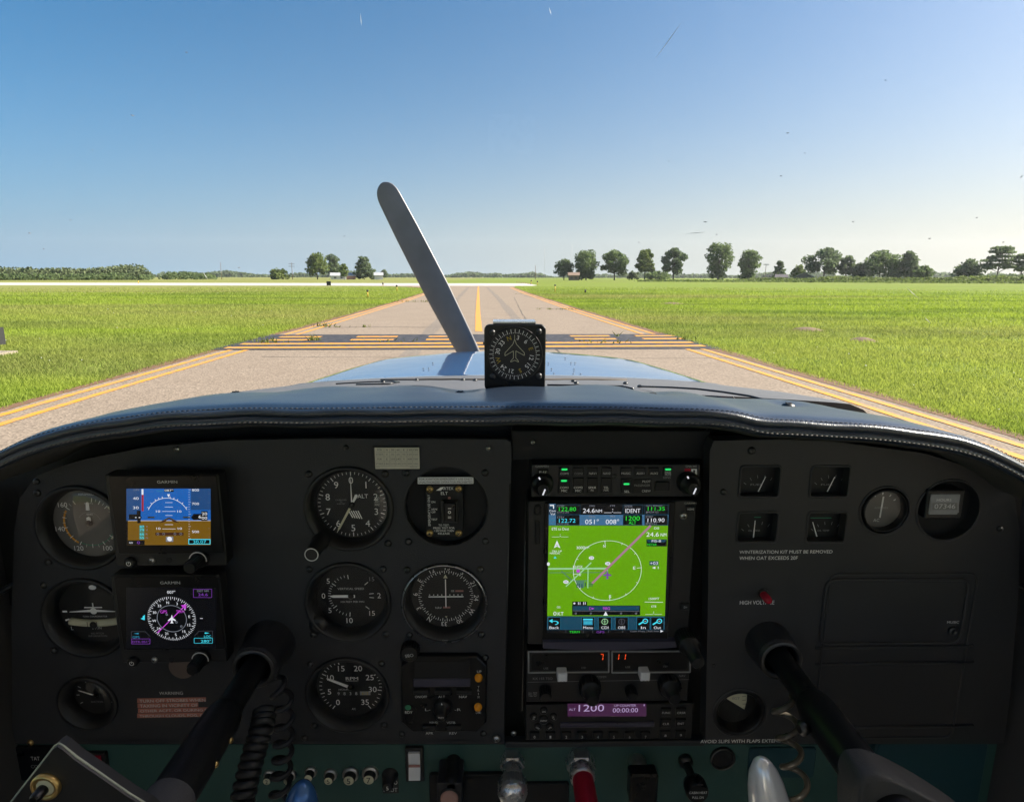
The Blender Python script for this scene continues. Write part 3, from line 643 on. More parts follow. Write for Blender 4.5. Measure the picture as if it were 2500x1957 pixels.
house('shed', 'dark blue low shed under the small pointed tree', 1893, 1922, 676, 670, 285, 'barn_dark', 'barn_dark', 'shed', 7)

def stake(label, u, top, vb, blk=.4, name='edge_marker', r=None):
    g = ground(u, vb); dist = g.y; k = dist/F; h = (vb-top)*k; root = empty(name, label, 'marker', (g.x, g.y, 0), group='taxiway edge markers')
    r = r or .035
    b = MB(); b.tube([(0, 0, 0), (0, 0, h*(1-blk))], r*.8, 'stake_yellow', 8); b.build('stake', root)
    b = MB(); b.lathe([(r*1.1, h*(1-blk)), (r*1.6, h*(1-blk*.8)), (r*1.6, h*.97), (r, h)], 'stake_black', n=10, cap0=True, cap1=True); b.build('reflector', root)
stake('yellow stake with black top, nearest in the left grass', 898, 708, 727, .25, r=.05)
stake('yellow stake near the left taxiway fillet, farther one', 969, 696, 711, .3, r=.06)
stake('short black topped marker at the runway edge on the left', 935, 690, 697.5, .7, r=.08)
stake('orange marker beyond the runway in the left field', 338, 684, 692, .1, r=.09)
stake('yellow stake in the right grass near the taxiway curve', 1355, 695, 714, .2, r=.05)
stake('black topped marker in the right grass, nearest one', 1429, 707, 716, .8, r=.05)
stake('small marker left of the pair in the right grass', 1297, 684, 692, .4, r=.09)
stake('small marker right of the pair in the right grass', 1312, 686, 695, .4, r=.08)
stake('tiny white marker on the grass beyond the propeller', 1046, 676, 684, .0, r=.10)
# sign backs
def sign(name, label, u0, u1, top, vb, thick=.25):
    g0, g1 = ground(u0, vb), ground(u1, vb); mid = (g0+g1)/2; k = mid.y/F; wd = (g1-g0).length; h = (vb-top)*k
    root = empty(name, label, 'sign', (mid.x, mid.y, 0)); leg = h*.12
    b = MB(); b.box((0, 0, leg+(h-leg)/2), (wd, thick, h-leg), 'stake_black'); b.build('cabinet', root)
    b = MB(); b.box((0, -thick/2-.01, h-.03), (wd+.03, .03, .06), 'dark_steel'); b.box((0, -thick/2-.01, leg+.03), (wd+.03, .03, .06), 'dark_steel')
    for s in (-1, 1): b.box((s*(wd/2-.015), -thick/2-.01, h/2+leg/2), (.05, .028, h-leg-.12), 'dark_steel')
    b.build('frame', root)
    for s in (-.35, .35):
        b = MB(); b.tube([(s*wd, 0, -.05), (s*wd, 0, leg+.02)], .03, 'stake_yellow', 8); b.build('leg', root)
    for s in (-1, 1): screw(root, s*(wd/2-.02), -thick/2-.03, h-.03, .012)
sign('airfield_sign', 'small black sign cabinet beside the runway at left', 798, 808, 687, 698)
sign('airfield_sign', 'black sign cabinet cut by the left edge of the view', -75, 7, 800, 847, .2)
g = ground(18, 868); b = MB(); b.box((g.x-1.2, g.y+.05, .01), (2.2, .7, .08), 'concrete'); pad = b.build('sign_pad'); setp(pad, 'sandy concrete pad in the grass under the cut off sign', 'pad')
b = MB(); b.box((g.x-1.25, g.y-.24, .055), (1.9, .10, .012), 'yellow_paint'); o = b.build('painted_edge', pad)
# rusty low edging lights by the runway end
for k in range(7):
    g = ground(1262+k*5.5, 689.5+k*.75); b = MB(); b.lathe([(.16, 0), (.16, .12), (.08, .2)], 'barn_red', n=10, cap1=True)
    o = b.build('runway_end_light'); o.location = g; setp(o, f"{('first', 'second', 'third', 'fourth', 'fifth', 'sixth', 'seventh')[k]} of the rust coloured low lights at the runway end, counted from the left", 'runway light', 'row of runway end lights')
# mounds of bare earth in the right field
pm('earth', (.15, .10, .06), .95, var=.4, scale=8)
for i, (u, v0, s, lb) in enumerate(((1970, 806, .5, 'bare brown molehill, nearer to the taxiway in the right field'), (2105, 832, .35, 'small bare earth patch right of the molehill'), (1640, 742, .8, 'pale bare patch in the middle of the right field'))):
    g = ground(u, v0); b = MB(); pr = [(s*(1-t), .09*math.sin(t*1.57)) for t in (0, .2, .4, .6, .8, .97)]
    b.lathe(pr, 'earth', n=14, cap1=True); o = b.build('earth_mound'); o.location = g; setp(o, lb, 'earth mound')
# ================================================================== AIRCRAFT SHELL
CX = .013
def cowl_paint():
    m = bpy.data.materials.new('cowl_paint'); m.use_nodes = True; n = m.node_tree.nodes; l = m.node_tree.links; b = n['Principled BSDF']
    tc = n.new('ShaderNodeTexCoord'); nz = n.new('ShaderNodeTexNoise'); nz.inputs['Scale'].default_value = 5; l.new(tc.outputs['Object'], nz.inputs['Vector'])
    mx = n.new('ShaderNodeMix'); mx.data_type = 'RGBA'; mx.inputs[6].default_value = (.02, .075, .20, 1); mx.inputs[7].default_value = (.03, .095, .24, 1); l.new(nz.outputs[0], mx.inputs[0]); l.new(mx.outputs[2], b.inputs['Base Color'])
    b.inputs['Roughness'].default_value = .06; b.inputs['Coat Weight'].default_value = .6; b.inputs['Coat Roughness'].default_value = .03; b.inputs['IOR'].default_value = 1.45
    bp = n.new('ShaderNodeBump'); bp.inputs['Strength'].default_value = .10; bp.inputs['Distance'].default_value = .02; l.new(nz.outputs[0], bp.inputs['Height']); l.new(bp.outputs[0], b.inputs['Normal']); MATS['cowl_paint'] = m
cowl_paint()
pm('deck_grey', (.10, .10, .105), .55, var=.2, scale=15)
pm('blade_paint', (.19, .18, .185), .38, var=.4, scale=9, chips=((.4, .4, .4), 34, .68))
cowl = empty('engine_cowling', 'glossy blue engine cowling reflecting the sky ahead of the windshield', 'cowling', (CX, 1.0, 1.2))
def cowl_z(dx, y):
    zc = np.interp(y, [.9, 1.1, 1.36, 1.45, 1.9, 2.0, 2.06, 2.1], [-.166, -.188, -.222, -.229, -.232, -.236, -.25, -.29])
    hw = np.interp(y, [.9, 1.45, 1.7, 1.85, 1.95, 2.03, 2.1], [.56, .54, .487, .448, .41, .35, .25])
    t = abs(dx)/hw
    return zc - .024*t*t - 3.0*max(0, t-.88)**2
def sheet(fn, us, vs_, mat, name, parent, smooth=True, loc=Vector((0, 0, 0))):
    b = MB(); P = [fn(a, c) for c in vs_ for a in us]; n = len(us)
    b.add([Vector(p)-loc for p in P], [(j*n+i, j*n+i+1, (j+1)*n+i+1, (j+1)*n+i) for j in range(len(vs_)-1) for i in range(n-1)], mat, smooth); return b.build(name, parent)
cl0 = cowl.location
def cw(s, y, lift=0):
    hw = np.interp(y, [.9, 1.45, 1.7, 1.85, 1.95, 2.03, 2.1], [.56, .54, .487, .448, .41, .35, .25]); dx = s*hw
    return Vector((CX+dx, y, 1.5+cowl_z(dx, y)+lift))
ss = np.linspace(-1.25, 1.25, 71)
sheet(cw, ss, list(np.linspace(1.40, 2.1, 44)), 'cowl_paint', 'upper_skin', cowl, loc=cl0)
sheet(lambda s, y: cw(s, y, .003), np.linspace(-1.12, 1.12, 60), list(np.linspace(.88, 1.405, 16)), 'deck_grey', 'rear_deck', cowl, loc=cl0)
# lower skin so that the nose is closed
b = MB(); n = 25
for y in (.9, 1.5, 2.1):
    e = cw(1.25, y); e0 = cw(-1.25, y)
    for k in range(n): t = k/(n-1); a = math.pi*t; b.v.append(tuple(Vector((e0.x+(e.x-e0.x)*t, y, e.z-.45*math.sin(a)))-cl0))
b.add([], [], 'cowl_paint'); b.f = [(j*n+i, j*n+i+1, (j+1)*n+i+1, (j+1)*n+i) for j in range(2) for i in range(n-1)]; b.m = [0]*len(b.f); b.sm = [True]*len(b.f); b.build('lower_skin', cowl)
b = MB(); b.add([cw(s, 2.1)-cl0 for s in ss]+[Vector((CX, 2.12, .9))-cl0], [(i, i+1, len(ss)) for i in range(len(ss)-1)], 'cowl_paint'); b.build('nose_bowl', cowl)
# seams, hinge lines and fasteners
def on_cowl(u, v, lift=.004):
    d = ray(u, v); lo, hi = .7, 2.3
    f = lambda y: (EYE + d*(y/d.y))
    for k in range(60):
        y = lo+(hi-lo)*k/59; p = f(y)
        if p.z <= 1.5+cowl_z(p.x-CX, min(max(y, .9), 2.1))+lift: return Vector((p.x, y, 1.5+cowl_z(p.x-CX, y)+lift))
    return None
def seam(pts, r, mat):
    P = [on_cowl(*p) for p in pts]; P = [p-cl0 for p in P if p]
    if len(P) > 1: b = MB(); b.tube(P, r, mat, 6); b.build('seam', cowl)
seam([(u, 929-2.5*math.cos((u-1240)/420*1.2)) for u in range(930, 1560, 30)], .0022, 'crack_dark')
seam([(820, 937), (900, 933), (960, 931), (975, 934), (950, 938), (870, 940)], .0016, 'gloss_black')
seam([(1336, 941), (1430, 942), (1520, 944), (1545, 950)], .002, 'gloss_black')
for u, v in ((1407, 936), (1527, 938), (1562, 946), (935, 933), (1017, 929), (1160, 930), (1130, 928), (1400, 932)):
    p = on_cowl(u, v)
    if p: screw(cowl, *(p-cl0), .0045)
for u in (1035, 1048, 1052, 1392, 1400, 1410, 1345):
    for v in (876, 888, 903, 915):
        p = on_cowl(u+(900-v)*(.4 if u < 1200 else -.5)*1.0, v, .002)
        if p and random.random() < .4: screw(cowl, *(p-cl0), .0024, name='rivet')
# ---- propeller, at rest
HUB = atY(1235, 1038, 2.22)
tip = atY(932, 447, 2.22); ax = (tip-HUB); LEN = ax.length; ang = math.atan2(ax.z, ax.x)
prop = empty('propeller', 'two bladed dark grey propeller standing tilted to the left ahead of the cowling', 'propeller', HUB)
def blade(a, name):
    b = MB(); n = 14; secs = []; TT = list(np.linspace(0, .91, 18))+[.935, .955, .97, .98, .988, .994, .998, 1.0]
    for i in range(26):
        t = TT[i]; r = .06+t*(LEN-.06)
        chord = np.interp(t, [0, .12, .3, .55, .8, .92, .975, 1], [.07, .085, .105, .112, .10, .09, .086, .084])*(math.sqrt(max(.03, 1-(max(0, t-.93)/.07)**2.6))); th = np.interp(t, [0, .15, .5, 1], [.06, .035, .018, .006]); tw = R(np.interp(t, [0, .3, 1], [52, 34, 17]))
        for k in range(n):
            q = 2*math.pi*k/n; cx_ = chord/2*math.cos(q)*(1 if math.cos(q) > 0 else 1); cz = th/2*math.sin(q)*(1.25 if math.sin(q) > 0 else .7)
            x2, y2 = cx_*math.cos(tw)-cz*math.sin(tw), cx_*math.sin(tw)+cz*math.cos(tw)
            # r along axis, x2 in disc plane, y2 fore-aft
            secs.append((r*math.cos(a)-x2*math.sin(a), y2, r*math.sin(a)+x2*math.cos(a)))
    fs = [(i*n+k, i*n+(k+1) % n, (i+1)*n+(k+1) % n, (i+1)*n+k) for i in range(25) for k in range(n)]+[tuple(range(25*n, 26*n))]
    b.add(secs, fs, 'blade_paint', True); b.build(name, prop)
blade(ang, 'blade'); blade(ang+math.pi, 'blade')
b = MB(); b.lathe([(.11, -.10), (.115, -.04), (.105, .05), (.075, .14), (.03, .21), (.001, .23)], 'white_plastic', n=28, M=Matrix.Rotation(-math.pi/2, 3, 'X'), cap0=True); b.build('spinner', prop)

# ---- cabin shell
def wall_box(name, c, s, mat='cabin_dark'):
    b = MB(); b.box((0, 0, 0), s, mat); o = b.build(name); o.location = c; return setp(o, kind='structure')
XL, XR = -.492, .516
wall_box('cabin_floor', (CX, -.45, .36), (1.2, 2.6, .05), 'carpet')
wall_box('cabin_ceiling', (CX, -.58, 1.795), (1.14, 1.72, .04), 'headliner')
wall_box('rear_wall', (CX, -1.75, .86), (1.14, .04, 1.0), 'headliner')
b = MB(); b.box((0, 0, 0), (1.0, .005, .40), 'window_glass'); o = b.build('rear_window'); o.location = (CX, -1.75, 1.56); setp(o, 'wide clear rear window behind the cabin seats', 'window')
for s_, nm_ in ((-1, 'left'), (1, 'right')):  # unseen wings, added and set forward to keep sun out of the cabin
    wg = empty('wing', f'unseen white high wing added to shade the {nm_} cabin door', 'wing', (CX+s_*.58, -.25, 1.86)); b = MB(); n = 20; secs = []
    for i in range(7):
        t = i/6; ch = 1.6-.45*t; x = s_*(5.0*t)
        for k in range(n):
            q = 2*math.pi*k/n; xc = math.cos(q); th = .085*(1-.4*t)*math.sin(q)*(1.2 if math.sin(q) > 0 else .7)*(1-.55*max(0, -xc))
            secs.append((x, xc*ch/2, th+.10*t))
    b.add(secs, [(i*n+k, i*n+(k+1) % n, (i+1)*n+(k+1) % n, (i+1)*n+k) for i in range(6) for k in range(n)]+[tuple(range(6*n, 7*n)), tuple(range(n))], 'house_white', True); b.build('wing_skin', wg)
    b = MB(); b.box((s_*2.2, -.70, -.02), (3.2, .30, .02), 'house_white'); b.build('flap', wg)
wall_box('firewall', (CX, .90, .80), (.80, .03, .66))
for s, x, mt in ((-1, XL, 'cabin_dark'), (1, XR, 'trim_grey')):
    nm = 'left' if s < 0 else 'right'
    wl = wall_box('wall_'+nm, (x+s*.02, .30, .77), (.04, .72, .80), mt)
    wall_box('wall_rear_'+nm, (x+s*.02, -.92, .77), (.04, 1.70, .80), 'headliner')
    wall_box('door_post_'+nm, (x+s*.02, .50, 1.235), (.04, .14, .13), mt)
    wall_box('wall_rail_'+nm, (x-s*.03, -.62, 1.752), (.08, 1.72, .05), 'headliner')
    wall_box('door_pillar_'+nm, (x-s*.005, -.55, 1.45), (.045, .12, .56), 'headliner')
    wall_box('rear_pillar_'+nm, (x-s*.005, -1.62, 1.45), (.045, .26, .56), 'headliner')
    for j, (y0, y1) in enumerate(((-.49, .42), (-1.41, -.61))):
        b = MB(); b.box((0, 0, 0), (.005, y1-y0, .56), 'window_glass'); o = b.build('side_window'); o.location = (x-s*.004, (y0+y1)/2, 1.45)
        setp(o, f"clear side window beside the {'front' if j == 0 else 'rear'} seat on the {nm} of the cabin", 'window')
# pale unseen walls, carpet and a wide rear window raise the cabin light
# ---- windshield
wsh = empty('windshield', 'curved clear windshield with insect specks and faint streaks', 'windshield', (CX, .95, 1.3)); wl0 = wsh.location.copy()
def ws(s, t):
    s2 = s*s
    p0 = Vector((CX+.505*s, .98-.46*s2, 1.30-.10*s2)); p1 = Vector((CX+.47*s, .30-.03*s2, 1.755)); q = p0.lerp(p1, t)
    bul = math.sin(math.pi*t)*.035; q.y += bul*(1-.6*s2); q.z += bul*.7; return q
sheet(ws, list(np.linspace(-1, 1, 41)), list(np.linspace(0, 1, 21)), 'windshield_glass', 'pane', wsh, loc=wl0)
pane_pts = [ws(s, t) for t in np.linspace(0, 1, 21) for s in np.linspace(-1, 1, 41)]
bvh = BVHTree.FromPolygons([tuple(p) for p in pane_pts], [(j*41+i, j*41+i+1, (j+1)*41+i+1, (j+1)*41+i) for j in range(20) for i in range(40)])
b = MB(); b.tube([ws(s, 0)-wl0 for s in np.linspace(-1, 1, 41)], .003, 'gloss_black', 6); b.build('base_seal', wsh)
for s in (-1, 1): b = MB(); b.tube([ws(s, t)-wl0 for t in np.linspace(0, 1, 12)], .022, 'trim_grey', 8); b.build('side_post', wsh)
b = MB(); b.tube([ws(s, 1)-wl0 for s in np.linspace(-1, 1, 25)], .02, 'headliner', 8); b.build('top_frame', wsh)
b = MB(); b.tube([atY(u, v, y)-wl0 for u, v, y in ((1560, 943, .93), (1640, 945.5, .88), (1700, 949, .84), (1760, 956, .80), (1830, 966.5, .76), (1911, 987, .71), (1960, 1006, .68))], .0014, 'gloss_black', 6); b.build('base_trim', wsh)
pm('bug', (.12, .12, .13), .8)
pm('streak', (.5, .5, .5), .6)
for u, v, a, ln, m in ((323, 280, 50, 14, 'bug'), (455, 126, 40, 9, 'bug'), (225, 365, 40, 6, 'bug'), (1923, 323, -40, 12, 'bug'), (1722, 540, -35, 13, 'bug'), (1750, 571, -30, 6, 'bug'), (1907, 428, -30, 8, 'bug'), (1965, 372, 0, 5, 'bug'), (2083, 540, -20, 6, 'bug'), (2162, 194, -20, 6, 'bug'), (2270, 581, -30, 9, 'bug'), (2385, 530, -30, 7, 'bug'), (1633, 392, -30, 6, 'bug'), (2494, 430, -60, 10, 'bug'), (2450, 590, -30, 6, 'bug'), (583, 652, 35, 9, 'bug'), (72, 568, 35, 8, 'bug'), (172, 536, 40, 5, 'bug'), (106, 606, 30, 5, 'bug'), (635, 206, 0, 5, 'bug'), (418, 322, 10, 5, 'bug'), (893, 390, 0, 5, 'bug'), (840, 575, 10, 5, 'bug'), (1560, 590, 0, 5, 'bug'), (881, 45, 88, 40, 'streak'), (1343, 25, 85, 24, 'streak'), (1630, 100, -80, 110, 'streak'), (1700, 567, -38, 60, 'streak'), (500, 671, 60, 26, 'streak'), (2230, 715, 40, 50, 'streak'), (2265, 780, 40, 20, 'streak')):
    d = ray(u, v); hit = bvh.ray_cast(EYE, d)
    if hit[0] is None: continue
    n_ = -hit[1] if hit[1].dot(d) > 0 else hit[1]; dist = hit[3]/d.length; k = dist/F
    rt = CAM3 @ Vector((math.cos(R(-a)), math.sin(R(-a)), 0)); rt = (rt-n_*rt.dot(n_)).normalized(); up = n_.cross(rt)
    lw_ = ln*k/2*(.8 if m == 'bug' else 1); hw_ = (1.1 if m == 'bug' else .6)*k; o_ = hit[0]+n_*.0008-wl0; b = MB(); pts = []
    for i in range(10): q = 2*math.pi*i/10; pts.append(o_+rt*lw_*math.cos(q)*random.uniform(.75, 1.1)+up*hw_*math.sin(q)*random.uniform(.6, 1.2))
    b.add(pts+[o_+n_*.0006], [(i, (i+1) % 10, 10) for i in range(10)], m); b.build('insect_speck' if m == 'bug' else 'streak', wsh)

# ================================================================== GLARESHIELD
def leather():
    m = bpy.data.materials.new('leather'); m.use_nodes = True; n = m.node_tree.nodes; l = m.node_tree.links; b = n['Principled BSDF']
    tc = n.new('ShaderNodeTexCoord'); vo = n.new('ShaderNodeTexVoronoi'); vo.inputs['Scale'].default_value = 700; l.new(tc.outputs['Object'], vo.inputs['Vector'])
    nz = n.new('ShaderNodeTexNoise'); nz.inputs['Scale'].default_value = 9; nz.inputs['Detail'].default_value = 5; l.new(tc.outputs['Object'], nz.inputs['Vector'])
    mx = n.new('ShaderNodeMix'); mx.data_type = 'RGBA'; mx.inputs[6].default_value = (.010, .018, .034, 1); mx.inputs[7].default_value = (.016, .027, .048, 1); l.new(nz.outputs[0], mx.inputs[0]); l.new(mx.outputs[2], b.inputs['Base Color'])  # blue tint in the black leather stands in for reflected sky
    mr = n.new('ShaderNodeMapRange'); mr.inputs[3].default_value = .24; mr.inputs[4].default_value = .38; b.inputs['Specular IOR Level'].default_value = .8; l.new(nz.outputs[0], mr.inputs[0]); l.new(mr.outputs[0], b.inputs['Roughness'])
    bp = n.new('ShaderNodeBump'); bp.inputs['Strength'].default_value = .22; bp.inputs['Distance'].default_value = .0006; l.new(vo.outputs[0], bp.inputs['Height'])
    b2 = n.new('ShaderNodeBump'); b2.inputs['Strength'].default_value = .25; b2.inputs['Distance'].default_value = .006; l.new(nz.outputs[0], b2.inputs['Height']); l.new(bp.outputs[0], b2.inputs['Normal']); l.new(b2.outputs[0], b.inputs['Normal']); MATS['leather'] = m
leather()
LIPY = .468
lip_px = [(-120, 1165), (-40, 1122), (0, 1101), (60, 1074), (128, 1055), (230, 1034), (393, 1011), (590, 1000), (750, 1001), (1002, 997), (1255, 995), (1507, 997), (1700, 1002), (1770, 1006), (1815, 1012), (1842, 1021), (1865, 1027), (1957, 1031), (2103, 1040), (2200, 1049), (2287, 1061), (2360, 1076), (2433, 1098), (2500, 1133), (2560, 1168), (2620, 1215)]
lp = [atY(u, v, LIPY) for u, v in lip_px]; lx = [p.x for p in lp]; lz = [p.z for p in lp]
gsx = np.linspace(lx[0], lx[-1], 170)
gz = np.interp(gsx, lx, lz); ker = np.array([1, 2, 3, 2, 1.])/9; gz = np.convolve(np.pad(gz, 2, mode='edge'), ker, 'valid')
shield = empty('glareshield', 'black stitched leather glareshield over the instrument panel', 'glareshield', (CX, .5, 1.39)); sh0 = shield.location.copy()
dim = [(atY(u, v, .62).x, .60+o) for u, v, o in ((569, 959, .03), (1127, 958, .0), (1580, 960, 0), (1875, 997, -.02))]
prof_top = [(.4695, .0005), (.474, .0022), (.482, .0026), (.50, .0016), (.52, .0002), (.54, -.001), (.56, -.003), (.58, -.0045), (.60, -.0065), (.62, -.0095), (.64, -.0135), (.66, -.018), (.69, -.026), (.74, -.042), (.80, -.062), (.88, -.10)]
def gs_top(i, j):
    x = gsx[int(i)]; y, dz = prof_top[int(j)]; s = (x-CX)/.5; k = 1+.9*abs(s)**3
    z = gz[int(i)] + (dz if dz > -.002 else dz*k)
    far = max(0, min(1, (y-.5)/.1))
    z += far*(.0016*math.sin(x*31+y*9)+.0012*math.sin(x*67+1))
    for dx_, dy_ in dim: z -= .0058*math.exp(-(((x-dx_)/.016)**2+((y-dy_)/.03)**2))
    return Vector((CX+(x-CX)*(1-.10*max(0, y-.6)), y+.012*s*s, z))
sheet(gs_top, range(170), range(len(prof_top)), 'leather', 'top_cover', shield, loc=sh0)
def lip_sheet(name, prof, mat='leather'):
    def f(i, j):
        x = gsx[int(i)]; y, dz = prof[int(j)]; s = (x-CX)/.5; return Vector((x, y+.012*s*s, gz[int(i)]+dz+.0004*math.sin(x*90)))
    return sheet(f, range(170), range(len(prof)), mat, name, shield, loc=sh0)
def arcp(y, z, r, a0, a1, n=8): return [(y-r*math.cos(R(a0+(a1-a0)*k/n)), z+r*math.sin(R(a0+(a1-a0)*k/n))) for k in range(n+1)]
lip_sheet('upper_roll', arcp(.4695, -.0030, .0036, 100, -80))
lip_sheet('lower_roll', arcp(.4690, -.0092, .0040, 70, -100))
lip_sheet('underside', [(.4690, -.0128), (.478, -.0165), (.50, -.019), (.535, -.021), (.57, -.022)], 'cabin_dark')
# stitching rows
def stitches(yo, zo, step, ln, r, mat, label, alt):
    b = MB(); x = gsx[0]
    while x < gsx[-1]:
        z = np.interp(x, gsx, gz); z2 = np.interp(x+ln, gsx, gz); s = (x-CX)/.5; y = yo+.012*s*s
        b.tube([Vector((x, y, z+zo-alt))-sh0, Vector((x+ln*.5, y-.0004, z+zo+.0003))-sh0, Vector((x+ln, y, z2+zo+alt))-sh0], [r*.6, r, r*.6], mat, 5); x += step
    o = b.build('stitching', shield); o['kind'] = 'stuff'
stitches(.4665, .0012, .0040, .0030, .00042, 'thread', '', .0001); stitches(.4648, -.0100, .0040, .0029, .00040, 'thread_light', '', .0003)
for dx_, dy_ in dim:
    i = int(np.argmin(abs(gsx-dx_))); z = gs_top(i, 9).z-.001
    screw(shield, dx_-sh0.x, dy_-.004-sh0.y, z-sh0.z+.0015, .0065, 'dark_steel')

# ================================================================== INSTRUMENT PANEL
panel = PT('instrument_panel', 'black instrument panel with grey plastic right side and teal lower strip', 'instrument panel', 1250, 1450, 0)
def PX(u, v, z=0): return tuple(panel.l(u, v, z))
def circ(u, v, r, z, n=36): c = panel.l(u, v, z); return [(c.x+r*math.cos(2*math.pi*k/n), c.y+r*math.sin(2*math.pi*k/n)) for k in range(n)]
b = MB(); b.plate([PX(2620, 1830, -.033)]+[PX(u, v+(16 if 60 < u < 2440 else 9), -.033) for u, v in lip_px[::-1]]+[PX(-120, 1830, -.033)], [], -.034, -.032, 'recess_black'); b.build('backing_sheet', panel.root)
DIAL = dict(asi=(193, 1291, .0375), tc=(205, 1512, .0375), suction=(210, 1720, .0265), alt=(850, 1245, .0375), vsi=(848, 1473, .0375), tach=(847, 1700, .0375), vor=(1085, 1474, .0375), elt=(1089, 1241, .0385))
LP = .003
lo = [(30, 1815), (28, 1500), (34, 1300), (48, 1215), (90, 1160), (150, 1137), (209, 1120), (358, 1091), (553, 1075), (800, 1070), (1235, 1072), (1247, 1080), (1249, 1110), (1231, 1815)]
b = MB(); b.plate([PX(u, v, LP) for u, v in lo][::-1], [circ(u, v, r, .006) for u, v, r in DIAL.values()], -.004, LP, 'panel_black'); b.build('left_plate', panel.root)
RP = .014
ro = [(1722, 1815), (1728, 1500), (1733, 1100), (1742, 1076), (1900, 1072), (2030, 1077), (2250, 1105), (2397, 1148), (2478, 1215), (2490, 1300), (2486, 1450), (2466, 1700), (2452, 1815)]
def rect(u0, v0, u1, v1, z, r=.003):
    p, q = panel.l(u0, v1, z), panel.l(u1, v0, z); o = []
    for cx_, cy_, s in ((q.x-r, q.y-r, 0), (p.x+r, q.y-r, 90), (p.x+r, p.y+r, 180), (q.x-r, p.y+r, 270)):
        o += [(cx_+r*math.cos(R(s+30*k)), cy_+r*math.sin(R(s+30*k))) for k in range(4)]
    return o
GAUGE = [(1803, 1137, 1908, 1213), (1975, 1137, 2078, 1213), (1797, 1249, 1902, 1323), (1966, 1249, 2070, 1323)]
RND = dict(amm=(2160, 1246, .0235), hobbs=(2315, 1245, .030), egt=(1805, 1738, .0265))
b = MB(); b.plate([PX(u, v, RP) for u, v in ro][::-1], [rect(*g, RP) for g in GAUGE]+[circ(u, v, r, RP, 32) for u, v, r in RND.values()], -.004, RP, 'panel_grey'); b.build('right_plate', panel.root)
# rounded raised rims of the moulded openings
for o in [rect(*g, RP) for g in GAUGE]+[circ(u, v, r, RP, 32) for u, v, r in RND.values()]: b = MB(); b.tube([(x, y, RP) for x, y in o+o[:1]], .0013, 'panel_grey', 6, False); b.build('opening_rim', panel.root)
SP = .0
b = MB(); b.plate([PX(-80, 2300), PX(2560, 2300), PX(2560, 1816), PX(-80, 1816)], [], -.004, SP, 'teal'); b.build('lower_strip', panel.root)
b = MB(); panel.pB(b, 2107, 1809, 2418, 2060, 0, .009, 'blue_teal', .006, .002); b.build('knee_pad', panel.root, 'blue teal padded strip at the lower right')
b = MB(); panel.pB(b, 1825, 1826, 1995, 1900, 0, .003, 'blue_teal', .003, .001); b.build('knee_pad', panel.root)
b = MB(); panel.pB(b, -40, 1908, 38, 2060, 0, .006, 'blue_teal', .006, .002); b.build('knee_pad', panel.root)
b = MB(); panel.pB(b, 1240, 1912, 1390, 2060, 0, .004, 'recess_black', .003, .001); panel.pB(b, 1052, 1890, 1238, 2060, 0, .005, 'recess_black', .003, .001); b.build('lower_cover', panel.root)
b = MB(); b.add([(*panel.l(u, v, z), z) for u, v, z in ((40, 1814, .004), (1232, 1814, .004), (1232, 1806, .004), (40, 1806, .004))], [(0, 1, 2, 3)], 'panel_black'); b.build('bottom_edge', panel.root)
# pedestal cover between the stack and the strip
b = MB(); panel.pB(b, 1233, 1808, 1722, 1826, -.004, .006, 'panel_black', .002, .001); b.build('stack_sill', panel.root)
b = MB(); panel.pB(b, 1249, 1050, 1735, 1122, -.03, -.008, 'recess_black', .002, .001); b.build('stack_header', panel.root)
for u, v, z, m, r in ((432, 1096, LP, 'steel', .0028), (1192, 1094, LP, 'steel', .0022), (1301, 1079, 0, 'steel', .002), (845, 1092, LP, 'dark_steel', .0025), (1212, 1801, LP+.001, 'steel', .004), (75, 1811, LP+.001, 'brass', .0032), (90, 1175, LP, 'dark_steel', .003), (744, 1800, LP+.001, 'dark_steel', .003), (1835, 1099, RP, 'dark_steel', .0035), (1766, 1200, RP, 'dark_steel', .003), (2440, 1290, RP, 'bezel_black', .003), (1743, 1624, RP, 'dark_steel', .002), (1254, 1788, 0, 'steel', .003)):
    p = panel.l(u, v, z); screw(panel.root, p.x, p.y, z, r, m)
# printed placards on the panel
def placard(name, lines, z, m='white_print', rot=0):
    for t, x0, y0, x1, y1 in lines: b = MB(); panel.pT(b, t, x0, y0, x1, y1, m, z+.0004, rot); b.build(name, panel.root)
placard('placard_lettering', [('WINTERIZATION KIT MUST BE REMOVED', 1805, 1342, 2033, 1351), ('WHEN OAT EXCEEDS 20F', 1805, 1357, 1948, 1366), ('HIGH VOLTAGE', 1806, 1465, 1891, 1475), ('MUSIC', 2312, 1515, 2342, 1521), ('AVOID SLIPS WITH FLAPS EXTENDED', 1710, 1803, 1925, 1813)], RP, 'white_print')
placard('placard_lettering', [('WARNING', 389, 1687, 446, 1695)], LP, 'grey_print')
b = MB()
for k, (x0, x1) in enumerate(((335, 503), (336, 484), (337, 521), (335, 540))):
    y = 1703+k*12.3; sk = -.018*(x1-x0)
    b.add([(*panel.l(x, yy, LP+.0003), LP+.0003) for x, yy in ((x0, y+11.6), (x1, y+11.6+sk), (x1, y+sk+.8), (x0, y+.8))], [(0, 1, 2, 3)], 'warn_red')
    t = ('TURN OFF STROBES WHEN', 'TAXIING IN VICINITY OF', 'OTHER ACFT, OR DURING FLT', 'THROUGH CLOUDS, FOG, OR HAZE')[k]
    panel.pT(b, t, x0+6, y+1.8, x1-2, y+10.5, 'grey_print', LP+.0006, rot=-.6)
b.build('warning_placard', panel.root, 'red strobe warning placard with worn white lettering')
b = MB(); panel.pD(b, 444, 1627, 34, 'plug_brown', LP+.0015, 32); b.build('hole_plug', panel.root)
